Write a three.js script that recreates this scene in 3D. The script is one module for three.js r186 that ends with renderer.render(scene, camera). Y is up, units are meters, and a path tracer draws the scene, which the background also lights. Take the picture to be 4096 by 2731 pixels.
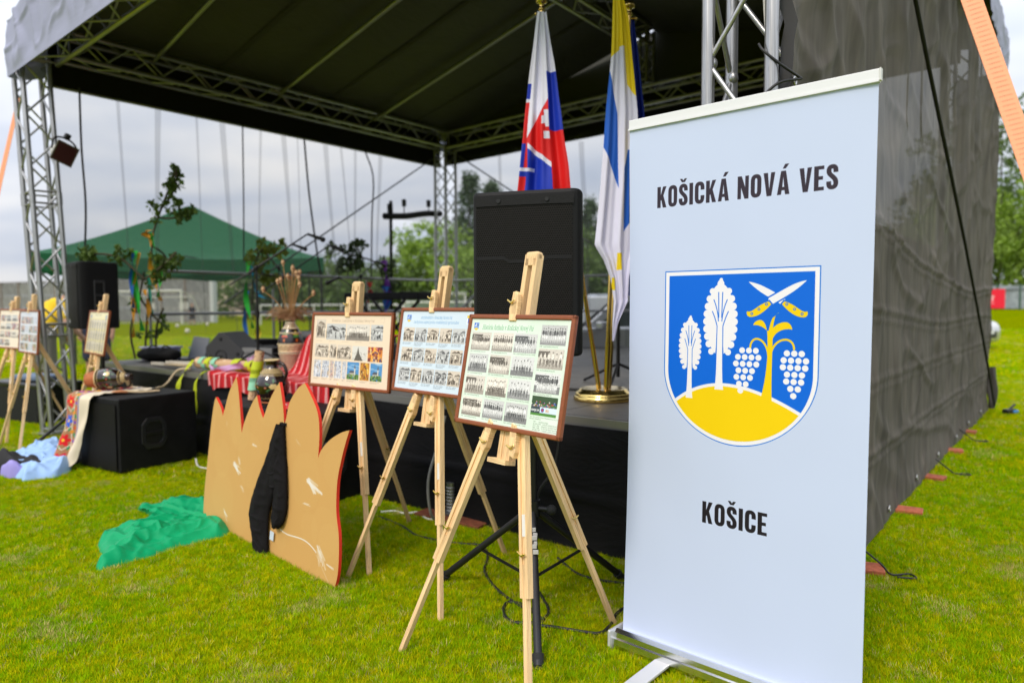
import * as THREE from 'three';
import { mergeGeometries, toCreasedNormals } from 'three/addons/utils/BufferGeometryUtils.js';
import { RoundedBoxGeometry } from 'three/addons/geometries/RoundedBoxGeometry.js';
import { ImprovedNoise } from 'three/addons/math/ImprovedNoise.js';
import { MarchingCubes } from 'three/addons/objects/MarchingCubes.js';

// ---------------------------------------------------------------- camera, sky, sun, exposure
const scene = new THREE.Scene();
const camera = new THREE.PerspectiveCamera(52.21, 1024 / 682, 0.05, 900);
camera.filmGauge = 36;
const PITCH = 0.05271, ROLL = 0.00419;
camera.position.set(0, 1.32, 0);
camera.up.set(Math.sin(ROLL), Math.cos(ROLL) * Math.cos(PITCH), -Math.cos(ROLL) * Math.sin(PITCH));
camera.lookAt(0, 1.32 - Math.sin(PITCH), -Math.cos(PITCH));
camera.focus = 2.6;
camera.userData.fStop = 1.7;
const renderer = new THREE.WebGLRenderer({ antialias: true });
renderer.toneMapping = THREE.LinearToneMapping;
renderer.toneMappingExposure = 1.35;
renderer.shadowMap.enabled = true;

const perlin = new ImprovedNoise();
const noise = (x, y, z = 0) => perlin.noise(x, y, z);
function fbm(x, y, z = 0, o = 4) { let s = 0, a = 0.5; for (let i = 0; i < o; i++) { s += a * noise(x, y, z); x = x * 2.03 + 3.1; y = y * 2.03 + 1.7; z = z * 2.03 + 0.9; a *= 0.5; } return s; }
function rng(seed) { let s = seed >>> 0; return () => { s = (s + 0x6D2B79F5) >>> 0; let t = Math.imul(s ^ (s >>> 15), 1 | s); t = (t + Math.imul(t ^ (t >>> 7), 61 | t)) ^ t; return ((t ^ (t >>> 14)) >>> 0) / 4294967296; }; }
const clamp = (x, a = 0, b = 1) => Math.min(b, Math.max(a, x));
const lerp = (a, b, t) => a + (b - a) * t;
const sstep = (a, b, x) => { const t = clamp((x - a) / (b - a)); return t * t * (3 - 2 * t); };

// overcast sky: brighter overhead than at the horizon, with long cloud streaks
{
  const W = 1024, H = 512, data = new Float32Array(W * H * 4);
  for (let j = 0; j < H; j++) for (let i = 0; i < W; i++) {
    const el = ((j + 0.5) / H - 0.5) * Math.PI, az = ((i + 0.5) / W - 0.5) * 2 * Math.PI;
    const s = Math.max(0, Math.sin(el)), x = Math.cos(el) * Math.cos(az), z = Math.cos(el) * Math.sin(az);
    const k = 1 / (s + 0.16), n = fbm(x * k * 0.9 + 7.3, z * k * 1.5 + 2.1, 0.4, 5), n2 = fbm(x * k * 2.4, z * k * 4.2, 3.4, 4);
    const c = clamp(0.5 + 1.25 * n + 0.5 * n2), L = 1.5 * (1 + 2 * s) / 3 * lerp(0.86, 1.16, c), o = (j * W + i) * 4;
    const b = 1 - c;
    data[o] = L * lerp(1.0, 0.8, b); data[o + 1] = L * lerp(1.0, 0.9, b); data[o + 2] = L * lerp(1.01, 1.1, b); data[o + 3] = 1;
  }
  const sky = new THREE.DataTexture(data, W, H, THREE.RGBAFormat, THREE.FloatType);
  sky.mapping = THREE.EquirectangularReflectionMapping; sky.magFilter = THREE.LinearFilter; sky.needsUpdate = true;
  scene.background = sky; scene.environment = sky;
}
const sun = new THREE.DirectionalLight(0xfff1de, 1.5);
sun.position.set(-9, 17, 9); sun.target.position.set(0, 0, -5); scene.add(sun, sun.target);
sun.castShadow = true; sun.shadow.radius = 24; sun.shadow.mapSize.set(2048, 2048);
Object.assign(sun.shadow.camera, { left: -18, right: 18, top: 18, bottom: -18, near: 1, far: 60 });

// ---------------------------------------------------------------- helpers
const V3 = (x, y, z) => new THREE.Vector3(x, y, z);
const O = V3(-0.958, 0, -4.76), UX = V3(0.7848, 0, 0.6198), VX = V3(0.6198, 0, -0.7848), SY = -0.6685;   // stage axes: along its front edge, into its depth
const ST = (u, y, v) => V3(O.x + u * UX.x + v * VX.x, y, O.z + u * UX.z + v * VX.z);
const used = {};
function numbered(n) { if (!(n in used)) { used[n] = 0; return n; } used[n]++; return n + '_' + String(used[n]).padStart(3, '0'); }
function tag(o, label, category, group, kind) { o.userData.label = label; if (category) o.userData.category = category; if (group) o.userData.group = group; if (kind) o.userData.kind = kind; return o; }
function thing(name, label, category, pos = [0, 0, 0], turn = 0, group) {
  const o = new THREE.Group(); o.name = numbered(name); scene.add(o);
  o.position.set(...(pos.isVector3 ? pos.toArray() : pos)); o.rotation.y = turn;
  return tag(o, label, category, group);
}
function obj(name, geo, mat, parent = scene) {
  const g = Array.isArray(geo) ? merge(geo) : geo, m = new THREE.Mesh(g, mat);
  m.name = parent === scene ? numbered(name) : name; m.castShadow = m.receiveShadow = true; parent.add(m); return m;
}
function struct(name, geo, mat, label) { const m = obj(name, geo, mat); m.userData.kind = 'structure'; if (label) m.userData.label = label; return m; }
function dup(root, label, pos, turn) {
  const r = root.clone(); r.name = numbered(root.name.replace(/_\d{3}$/, '')); scene.add(r); r.userData = { ...root.userData, label };
  if (pos) r.position.set(...pos); if (turn !== undefined) r.rotation.set(0, turn, 0); return r;
}
function merge(gs) {
  gs = gs.map(g => { const h = g.index ? g.toNonIndexed() : g.clone(); for (const k of Object.keys(h.attributes)) if (!['position', 'normal', 'uv'].includes(k)) h.deleteAttribute(k); if (!h.attributes.uv) h.setAttribute('uv', new THREE.BufferAttribute(new Float32Array(h.attributes.position.count * 2), 2)); if (!h.attributes.normal) h.computeVertexNormals(); h.morphAttributes = {}; return h; });
  return mergeGeometries(gs);
}
const at = (g, x = 0, y = 0, z = 0, rx = 0, ry = 0, rz = 0) => { const m = new THREE.Matrix4().makeRotationFromEuler(new THREE.Euler(rx, ry, rz)); m.setPosition(x, y, z); return g.applyMatrix4(m); };
function uvBox(g, w, h, d) { const uv = g.attributes.uv, s = [[d, h], [d, h], [w, d], [w, d], [w, h], [w, h]]; for (let i = 0; i < uv.count; i++) { const k = s[Math.floor(i / 4)]; uv.setXY(i, uv.getX(i) * k[0], uv.getY(i) * k[1]); } return g; }
const box = (w, h, d, x = 0, y = 0, z = 0, rx = 0, ry = 0, rz = 0) => at(uvBox(new THREE.BoxGeometry(w, h, d), w, h, d), x, y, z, rx, ry, rz);
const rbox = (w, h, d, r, x = 0, y = 0, z = 0, rx = 0, ry = 0, rz = 0) => at(new RoundedBoxGeometry(w, h, d, 2, r), x, y, z, rx, ry, rz);
const cyl = (r0, r1, h, x = 0, y = 0, z = 0, rx = 0, ry = 0, rz = 0, n = 18) => at(new THREE.CylinderGeometry(r0, r1, h, n), x, y, z, rx, ry, rz);
const sph = (r, x = 0, y = 0, z = 0, sx = 1, sy = 1, sz = 1, n = 14) => at(new THREE.SphereGeometry(r, n, Math.max(6, n >> 1)).scale(sx, sy, sz), x, y, z);
const vv = p => p.isVector3 ? p : V3(...p);
function aim(g, p, q, side) {            // lays a geometry that runs along y from p to q
  p = vv(p); q = vv(q); const y = q.clone().sub(p).normalize(), s = side ? vv(side).clone() : (Math.abs(y.y) > 0.95 ? V3(1, 0, 0) : V3(0, 1, 0));
  const z = s.clone().addScaledVector(y, -s.dot(y)).normalize(), x = y.clone().cross(z);
  const m = new THREE.Matrix4().makeBasis(x, y, z); m.setPosition(p.clone().add(q).multiplyScalar(0.5)); return g.applyMatrix4(m);
}
const rod = (p, q, r, r2 = r, n = 8) => aim(new THREE.CylinderGeometry(r2, r, vv(p).distanceTo(vv(q)), n), p, q);
const bar = (p, q, w, t, side) => { const l = vv(p).distanceTo(vv(q)); return aim(uvBox(new THREE.BoxGeometry(w, l, t), w, l, t), p, q, side); };
const tube = (pts, r, n = 40, rs = 6) => new THREE.TubeGeometry(new THREE.CatmullRomCurve3(pts.map(vv)), n, r, rs);
const lathe = (pts, n = 40) => new THREE.LatheGeometry(pts.map(p => new THREE.Vector2(...p)), n);
const byHeight = (g, h) => { const p = g.attributes.position, t = g.attributes.uv; for (let i = 0; i < p.count; i++) t.setY(i, p.getY(i) / h); return g; };
function grid(nu, nv, fn, uvf) {         // parametric sheet
  const pos = [], uv = [], idx = [];
  for (let j = 0; j <= nv; j++) for (let i = 0; i <= nu; i++) { const a = i / nu, b = j / nv, p = fn(a, b); pos.push(p.x ?? p[0], p.y ?? p[1], p.z ?? p[2]); const t = uvf ? uvf(a, b) : [a, b]; uv.push(t[0], t[1]); }
  for (let j = 0; j < nv; j++) for (let i = 0; i < nu; i++) { const a = j * (nu + 1) + i; idx.push(a, a + 1, a + nu + 2, a, a + nu + 2, a + nu + 1); }
  const g = new THREE.BufferGeometry(); g.setAttribute('position', new THREE.Float32BufferAttribute(pos, 3)); g.setAttribute('uv', new THREE.Float32BufferAttribute(uv, 2)); g.setIndex(idx); g.computeVertexNormals(); return g;
}
function poly(pts, depth, bevel = 0.002) { const s = new THREE.Shape(pts.map(p => new THREE.Vector2(...p))); return new THREE.ExtrudeGeometry(s, { depth, bevelEnabled: bevel > 0, bevelThickness: bevel, bevelSize: bevel, bevelSegments: 1, curveSegments: 8 }); }

const covered = [];                        // outlines of things that lie on the lawn: no blades grow up through them

// ---------------------------------------------------------------- textures and materials
function pixTex(w, h, fn, srgb = true) {
  const d = new Uint8Array(w * h * 4);
  for (let j = 0; j < h; j++) for (let i = 0; i < w; i++) { const c = fn(i / w, j / h, i, j), o = (j * w + i) * 4; d[o] = clamp(c[0], 0, 255); d[o + 1] = clamp(c[1], 0, 255); d[o + 2] = clamp(c[2], 0, 255); d[o + 3] = 255; }
  const t = new THREE.DataTexture(d, w, h); t.wrapS = t.wrapT = THREE.RepeatWrapping; t.magFilter = THREE.LinearFilter; t.minFilter = THREE.LinearMipmapLinearFilter; if (srgb) t.colorSpace = THREE.SRGBColorSpace; t.needsUpdate = true; return t;
}
function canvasTex(w, h, draw) { const c = document.createElement('canvas'); c.width = w; c.height = h; const x = c.getContext('2d'); draw(x, w, h); const t = new THREE.CanvasTexture(c); t.colorSpace = THREE.SRGBColorSpace; t.magFilter = THREE.LinearFilter; t.anisotropy = 8; return t; }
const rep = (t, x, y) => { const c = t.clone(); c.repeat.set(x, y); c.needsUpdate = true; return c; };
// tileable noise: torus mapping
const TN = (u, v, f, s = 0) => { const a = u * 6.2832, b = v * 6.2832, r = f / 6.2832; return fbm(Math.cos(a) * r + s, Math.sin(a) * r + Math.cos(b) * r, Math.sin(b) * r + s, 4); };
function mat(r, g, b, rough = 0.8, extra = {}) { const { phys, ...e } = extra, m = phys ? new THREE.MeshPhysicalMaterial({ roughness: rough, ...e }) : new THREE.MeshStandardMaterial({ roughness: rough, ...e }); m.color.setRGB(r, g, b); return m; }
const DS = { side: THREE.DoubleSide };
const woodTex = pixTex(256, 512, (u, v) => { const n = TN(u, v * 0.5, 9), g = Math.sin((u * 34 + 3.2 * TN(u, v, 2, 5)) * 6.2832) * 0.5 + 0.5, fine = TN(u * 3 % 1, v * 0.4, 40, 9), k = 1 - 0.1 * g - 0.26 * n - 0.16 * fine; return [250 * k, 243 * k * (1 - 0.04 * g), 230 * k * (1 - 0.08 * g)]; });
const grainTex = pixTex(256, 256, (u, v) => { const n = 190 + 70 * TN(u, v, 30) + 45 * TN(u, v, 90, 4); return [n, n, n]; });
const blotchTex = pixTex(256, 256, (u, v) => { const n = 216 + 60 * TN(u, v, 6) + 30 * TN(u, v, 24, 3); return [n, n, n]; });
const streakTex = pixTex(512, 256, (u, v) => { const n = 205 + 75 * TN(u, v * 0.2, 46) + 50 * TN(u, v * 0.3, 14, 8) + 25 * TN(u, v, 12, 3); return [n * 1.01, n, n * 0.97]; });
const scratchTex = pixTex(512, 256, (u, v) => { const n = 200 + 55 * TN(u, v * 0.15, 60) + 40 * TN(u, v, 10, 2), s = TN(u, v, 34, 7) > 0.33 ? 40 : 0; return [n - s, n - s, n - s]; });
const woodMap = rep(woodTex, 5, 1.2);
const M = {
  pine: mat(0.95, 0.72, 0.44, 0.62, { map: woodMap, bumpMap: woodMap, bumpScale: 0.0006 }),
  pineEnd: mat(0.9, 0.67, 0.41, 0.7, { map: woodMap }),
  brass: mat(0.83, 0.6, 0.2, 0.18, { metalness: 1 }),
  brassPole: mat(0.86, 0.6, 0.18, 0.14, { metalness: 1 }),
  alu: mat(0.74, 0.74, 0.74, 0.36, { metalness: 0.92, map: rep(scratchTex, 1, 2), bumpMap: rep(scratchTex, 1, 2), bumpScale: 0.0004 }),
  steel: mat(0.36, 0.36, 0.37, 0.5, { metalness: 0.7 }),
  frame: mat(0.3, 0.088, 0.03, 0.4, { map: rep(woodTex, 3, 2), bumpMap: woodMap, bumpScale: 0.0005 }),
  black: mat(0.012, 0.012, 0.013, 0.6, { phys: true, specularIntensity: 0.45, bumpMap: rep(grainTex, 5, 5), bumpScale: 0.0012 }),
  blackMetal: mat(0.02, 0.02, 0.021, 0.38, { metalness: 0.2, map: rep(blotchTex, 2, 2) }),
  cable: mat(0.012, 0.012, 0.013, 0.55),
  greyCable: mat(0.3, 0.3, 0.29, 0.6),
  whiteCable: mat(0.72, 0.7, 0.66, 0.6),
  rubber: mat(0.014, 0.014, 0.014, 0.8),
  skin: mat(0.46, 0.24, 0.15, 0.55),
  blackCloth: mat(0.01, 0.01, 0.011, 0.8, { ...DS, phys: true, specularIntensity: 0.4, bumpMap: rep(grainTex, 20, 20), bumpScale: 0.0015 }),
};
// ---------------------------------------------------------------- ground
const groundH = (x, z) => { const r = Math.hypot(x, z), a = Math.atan2(x, -z); return 0.72 * sstep(27, 58, r) * sstep(0.34, 0.6, a); };
const lawnTone = (x, z) => 0.5 + 0.75 * fbm(x * 0.55, z * 0.55, 1.3, 4) + 0.35 * fbm(x * 2.1, z * 2.1, 5.3, 3);   // patches of lusher and drier turf
{
  const g = grid(200, 150, (a, b) => { const an = a * 2 * Math.PI, r = 0.3 + 420 * Math.pow(b, 3.2), x = Math.sin(an) * r, z = -Math.cos(an) * r; return [x, groundH(x, z), z]; });
  const p = g.attributes.position, uv = g.attributes.uv, c = new Float32Array(p.count * 3);
  for (let i = 0; i < p.count; i++) { const x = p.getX(i), z = p.getZ(i); uv.setXY(i, x / 1.7, z / 1.7); const t = clamp(lawnTone(x, z)), s = 0.5 + 0.5 * fbm(x * 0.05, z * 0.05, 2, 3); c[i * 3] = lerp(0.2, 0.26, t) * (0.9 + 0.2 * s); c[i * 3 + 1] = lerp(0.28, 0.3, t) * (0.95 + 0.1 * s); c[i * 3 + 2] = 0.002; }
  g.setAttribute('color', new THREE.BufferAttribute(c, 3));
  const turf = pixTex(512, 512, (u, v) => { const a = TN(u, v, 150), b = TN(u, v, 44, 3), d = TN(u, v, 9, 6), k = 185 + 120 * a + 80 * b + 40 * d; return [k * (1 + 0.3 * b), k, k * 0.4]; });
  const m = mat(1.2, 1.2, 1.2, 1, { phys: true, specularIntensity: 0, map: turf, bumpMap: turf, bumpScale: 0.006, vertexColors: true, side: THREE.DoubleSide });
  struct('ground', g, m, 'mown green lawn of the sports field');
}

// ---------------------------------------------------------------- stage platform
const DECK = 0.72;
const stage = thing('stage_platform', 'low open air stage with ribbed dark grey deck panels', 'stage', ST(0, 0, 0), SY);
{
  const rib = pixTex(64, 64, (u, v) => { const k = 128 + 90 * Math.sin(u * 6.2832 * 4); return [k, k, k]; }, false);
  const m = [0, 1, 2].map(i => mat(0.165 + i * 0.014, 0.155 + i * 0.014, 0.14 + i * 0.012, 0.5, { bumpMap: rep(rib, 12, 12), bumpScale: 0.0012, map: rep(blotchTex, 0.8, 0.8) }));
  const g = box(0.994, 0.04, 1.894);
  for (let i = 0; i < 7; i++) for (let j = 0; j < 3; j++) { const p = obj('deck_panel', g, m[(i * 2 + j) % 3], stage); p.position.set(-4.0 + i * 1.0, DECK - 0.02, -0.97 - j * 1.9); }
  obj('edge_trim', [box(7.3, 0.05, 0.02, -0.86, DECK - 0.026, 0.0), box(0.02, 0.05, 5.7, -4.52, DECK - 0.026, -2.86)], mat(0.3, 0.3, 0.29, 0.4, { metalness: 0.7 }), stage);
  const leg = cyl(0.024, 0.024, DECK - 0.05, 0, (DECK - 0.05) / 2, 0);
  for (let i = 0; i < 8; i++) { const l = obj('leg', leg, M.steel, stage); l.position.set(-4.45 + i * 1.0, 0, -0.12); }
}
{ // black skirt hung round the platform, in loose folds
  const fold = (u, y, s) => (0.03 * fbm(u * 1.3, y * 0.8, s, 3) + 0.022 * Math.sin(u * 5 + 3 * fbm(u * 0.9, 1, s)) * (0.3 + y) + 0.03 * noise(u * 0.7 + y * 2.2, y * 3.1, s + 4) + 0.014 * Math.exp(-(((y - 0.3 - 0.02 * Math.sin(u * 2)) / 0.012) ** 2))) * (1 - 0.75 * sstep(0.55, 0.7, y));
  const sk = thing('stage_skirt', 'black tarpaulin skirt hanging in folds below the stage edge', 'skirt', ST(0, 0, 0), SY);
  const m = mat(0.008, 0.008, 0.009, 0.55, { ...DS, phys: true, specularIntensity: 0.25, bumpMap: rep(blotchTex, 8, 2), bumpScale: 0.004 });
  obj('front_cloth', grid(300, 26, (a, b) => { const u = -4.54 + a * 7.4, y = 0.02 + b * 0.655; return [u, y, 0.028 + 0.04 * (1 - b) + fold(u, y, 1)]; }), m, sk);
  obj('side_cloth', grid(160, 20, (a, b) => { const v = a * 5.7, y = 0.02 + b * 0.655; return [-4.56 + fold(v, y, 7) - 0.03 * (1 - b), y, -v]; }), m, sk);
}

// ---------------------------------------------------------------- trusses
const chordGeo = new THREE.CylinderGeometry(1, 1, 1, 14), braceGeo = new THREE.CylinderGeometry(1, 1, 1, 8);
function put(name, geo, m, parent, p, q, r) { const o = obj(name, geo, m, parent); p = vv(p); q = vv(q); o.position.copy(p).add(q).multiplyScalar(0.5); o.scale.set(r, p.distanceTo(q), r); o.quaternion.setFromUnitVectors(V3(0, 1, 0), q.clone().sub(p).normalize()); return o; }
function truss(name, label, category, p, q, upv, w, m, pitch, group, opt = {}) {
  p = vv(p); q = vv(q); const x = q.clone().sub(p), L = x.length(); x.normalize();
  const y = vv(upv).clone().addScaledVector(x, -vv(upv).dot(x)).normalize(), z = x.clone().cross(y);
  const t = thing(name, label, category, p, 0, group); t.quaternion.setFromRotationMatrix(new THREE.Matrix4().makeBasis(x, y, z));
  const h = w / 2, R = opt.r ?? 0.025, rb = opt.rb ?? 0.0105;
  for (const [a, b] of [[-h, -h], [h, -h], [-h, h], [h, h]]) put('chord', chordGeo, m, t, [0, a, b], [L, a, b], R);
  const n = Math.max(2, Math.round((L - 0.16) / pitch)), s = (L - 0.16) / n;
  for (let i = 0; i < n; i++) {
    const x0 = 0.08 + i * s, x1 = x0 + s, up = i % 2 ? 1 : -1;
    put('brace', braceGeo, m, t, [x0, -h * up, h], [x1, h * up, h], rb); put('brace', braceGeo, m, t, [x0, h * up, -h], [x1, -h * up, -h], rb);
    put('brace', braceGeo, m, t, [x0, h, h * up], [x1, h, -h * up], rb); put('brace', braceGeo, m, t, [x0, -h, -h * up], [x1, -h, h * up], rb);
  }
  const rings = [0.05, ...(opt.rings ?? []), L - 0.05];
  for (const k of rings) for (const [a, b, c, d] of [[-h, -h, h, -h], [h, -h, h, h], [h, h, -h, h], [-h, h, -h, -h]]) put('rung', braceGeo, m, t, [k, a, b], [k, c, d], rb);
  if (opt.welds) for (let i = 1; i < n; i++) for (const [a, b] of [[-h, -h], [h, -h], [-h, h], [h, h]]) { const o = obj('weld', sph(0.02, 0, 0, 0, 1.3, 1, 1), m, t); o.position.set(0.08 + i * s, a * 0.9, b * 0.9); }
  if (opt.sleeves) for (const k of opt.sleeves) for (const [a, b] of [[-h, -h], [h, -h], [-h, h], [h, h]]) put('coupler', chordGeo, m, t, [k - 0.06, a, b], [k + 0.06, a, b], R * 1.18);
  if (opt.foot) obj('base_plate', [box(0.03, w + 0.16, w + 0.16, 0.0, 0, 0)], m, t);
  return t;
}
const TW = 'truss towers carrying the stage roof', TB = 'truss beams under the stage roof';
truss('truss_tower', 'leaning aluminium truss tower at the left front corner of the stage', 'truss tower', ST(-4.43, 0.02, -0.42), ST(-4.6, 3.86, -0.42).add(V3(-0.1, 0, 0)), UX, 0.24, M.alu, 0.27, TW, { foot: true, rings: [1.0, 1.12, 2.35, 2.47], sleeves: [1.06, 2.41] });
truss('truss_tower', 'scratched aluminium truss tower rising behind the tall light blue banner', 'truss tower', ST(2.73, 0.02, -0.42), ST(2.73, 4.1, -0.42), UX, 0.24, M.alu, 0.345, TW, { foot: true, welds: true });
truss('truss_tower', 'far truss tower at the back left corner beside the scrim opening', 'truss tower', ST(-4.43, 0.02, 5.38), ST(-4.43, 3.9, 5.38), UX, 0.24, M.alu, 0.25, TW, { foot: true });
truss('truss_tower', 'truss tower seen through the grey mesh wall on the right', 'truss tower', ST(2.72, 0.02, 6.1), ST(2.72, 4.3, 6.1), UX, 0.26, M.alu, 0.27, TW, { foot: true });
const EV = 3.98;
truss('truss_beam', 'long dark truss beam along the left side of the roof above the black valance', 'truss beam', ST(-4.43, EV, -0.3), ST(-4.43, EV + 0.05, 5.38), [0, 1, 0], 0.24, M.alu, 0.29, TB);
truss('truss_beam', 'dark truss beam along the back of the roof behind the flags', 'truss beam', ST(-4.3, EV + 0.03, 5.38), ST(2.7, EV + 0.3, 5.9), [0, 1, 0], 0.24, M.alu, 0.29, TB);
truss('truss_beam', 'front roof truss behind the grey tarpaulin fascia at top left', 'truss beam', ST(-4.5, EV - 0.06, -0.42), ST(2.85, EV + 0.3, -0.42), [0, 1, 0], 0.24, M.alu, 0.29, TB);
truss('truss_beam', 'truss beam along the right side of the roof above the mesh wall', 'truss beam', ST(2.73, EV + 0.28, -0.3), ST(2.73, EV + 0.32, 6.0), [0, 1, 0], 0.24, M.alu, 0.29, TB);
truss('truss_beam', 'ridge truss beam high under the middle of the roof', 'truss beam', ST(-0.85, 4.92, -0.42), ST(-0.85, 4.92, 5.5), [0, 1, 0], 0.24, M.alu, 0.29, TB);
truss('truss_post', 'short truss post between the back beam and the roof ridge', 'truss post', ST(-0.85, 4.28, 5.52), ST(-0.85, 5.0, 5.52), UX, 0.2, M.alu, 0.2);

// ---------------------------------------------------------------- roof
const roof = thing('stage_roof', 'black lined gable roof tarpaulin over the stage with a pale grey front fascia', 'roof', ST(0, 0, 0), SY);
{
  const lining = mat(0.05, 0.049, 0.036, 0.6, { ...DS, bumpMap: rep(blotchTex, 3, 3), bumpScale: 0.02 }), slope = (u) => u < -0.85 ? lerp(4.14, 5.1, (u + 4.6) / 3.75) : lerp(5.1, 4.42, (u + 0.85) / 3.75);
  const sag = (a, v) => -0.035 * Math.sin(Math.PI * clamp(a)) * (0.5 + 0.5 * Math.abs(Math.sin((v - 0.63) * Math.PI / 1.6))) ;
  obj('left_slope', grid(30, 80, (a, b) => { const u = -4.72 + a * 3.87, v = -0.62 + b * 6.4; return [u, slope(u) + sag(a, v), -v]; }), lining, roof);
  obj('right_slope', grid(30, 80, (a, b) => { const u = -0.85 + a * 3.95, v = -0.62 + b * 7.9; return [u, slope(u) + sag(a, v), -v]; }), lining, roof);
  for (const v of [0.63, 2.23, 3.84]) { obj('rafter', rod([-4.4, 4.07, -v], [-0.9, 4.97, -v], 0.026), M.alu, roof); obj('rafter', rod([-0.8, 4.97, -v], [2.7, 4.33, -v], 0.026), M.alu, roof); }
  for (const v of [1.43, 3.03, 4.64]) obj('seam', grid(20, 3, (a, b) => { const u = -4.5 + a * 3.6; return [u, slope(u) + sag(a, v) - 0.012 - 0.012 * Math.sin(Math.PI * b), -v + (b - 0.5) * 0.09]; }), lining, roof);
  const tarp = mat(0.3, 0.315, 0.45, 0.6, { ...DS, bumpMap: rep(blotchTex, 2, 2), bumpScale: 0.004 });
  const wr = (u, y) => 0.03 * noise(u * 1.6 + y * 0.9, y * 1.7 - u * 1.0, 2) + 0.03 * Math.max(0, 1 - Math.abs(noise(u * 1.5 + y * 1.7, y * 1.1 - u * 0.9, 9)) * 5) + 0.02 * Math.max(0, 1 - Math.abs(noise(u * 2.6 - y * 2.2, y * 2.3 + u * 1.3, 4)) * 6);
  obj('front_fascia', grid(260, 40, (a, b) => { const u = -4.68 + a * 7.75, top = slope(u) + 0.06, bot = 3.62 + 0.035 * (u + 4.68), y = lerp(bot, top, b); return [u, y, 0.66 + wr(u, y) * sstep(0, 0.3, b) + 0.03 * (1 - b)]; }), tarp, roof);
  obj('left_fascia', grid(120, 20, (a, b) => { const v = -0.66 + a * 6.4, y = lerp(3.64 + 0.3 * sstep(-0.6, 0.25, v), 4.2, b); return [-4.72 - wr(v, y) * 0.5 * sstep(0, 0.3, b) - 0.03 * (1 - b), y, -v]; }), tarp, roof);
  obj('right_fascia', grid(120, 20, (a, b) => { const v = -0.66 + a * 7.9, y = lerp(4.02, 4.46, b); return [3.1 + wr(v, y) * 0.5, y, -v]; }), tarp, roof);
}
{ // black gable cloth closing the back of the roof
  const gb = thing('gable_cloth', 'black cloth closing the back gable above the back beam', 'gable cloth', ST(0, 0, 0), SY);
  obj('cloth', grid(60, 10, (a, b) => { const u = -4.6 + a * 7.4, top = u < -0.85 ? lerp(4.14, 5.09, (u + 4.6) / 3.75) : lerp(5.09, 4.42, (u + 0.85) / 3.75); return [u, lerp(4.0 + 0.28 * a, top + 0.02, b), -5.62 - 0.5 * a]; }), mat(0.04, 0.04, 0.03, 0.7, DS), gb);
}
{ // black valances under the beams
  const va = thing('valance', 'black cloth band below the long left roof beam', 'valance', ST(0, 0, 0), SY), vb = thing('valance', 'black cloth band below the back roof beam', 'valance', ST(0, 0, 0), SY);
  obj('cloth', grid(100, 4, (a, b) => { const v = -0.35 + a * 5.8; return [-4.6 + 0.02 * noise(v * 2, b, 3), lerp(3.6 + 0.035 * a, 4.17, b), -v]; }), M.blackCloth, va);
  obj('hem_rope', tube([[-4.6, 3.6, 0.35], [-4.6, 3.618, -2.5], [-4.6, 3.635, -5.45]], 0.012, 30), mat(0.45, 0.45, 0.46, 0.6), va);
  obj('cloth', grid(100, 4, (a, b) => { const u = -4.55 + a * 7.3; return [u, lerp(3.66 + 0.28 * a, 4.12 + 0.28 * a, b), -5.52 - 0.5 * a + 0.02 * noise(u * 2, b, 7)]; }), M.blackCloth, vb);
}

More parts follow.
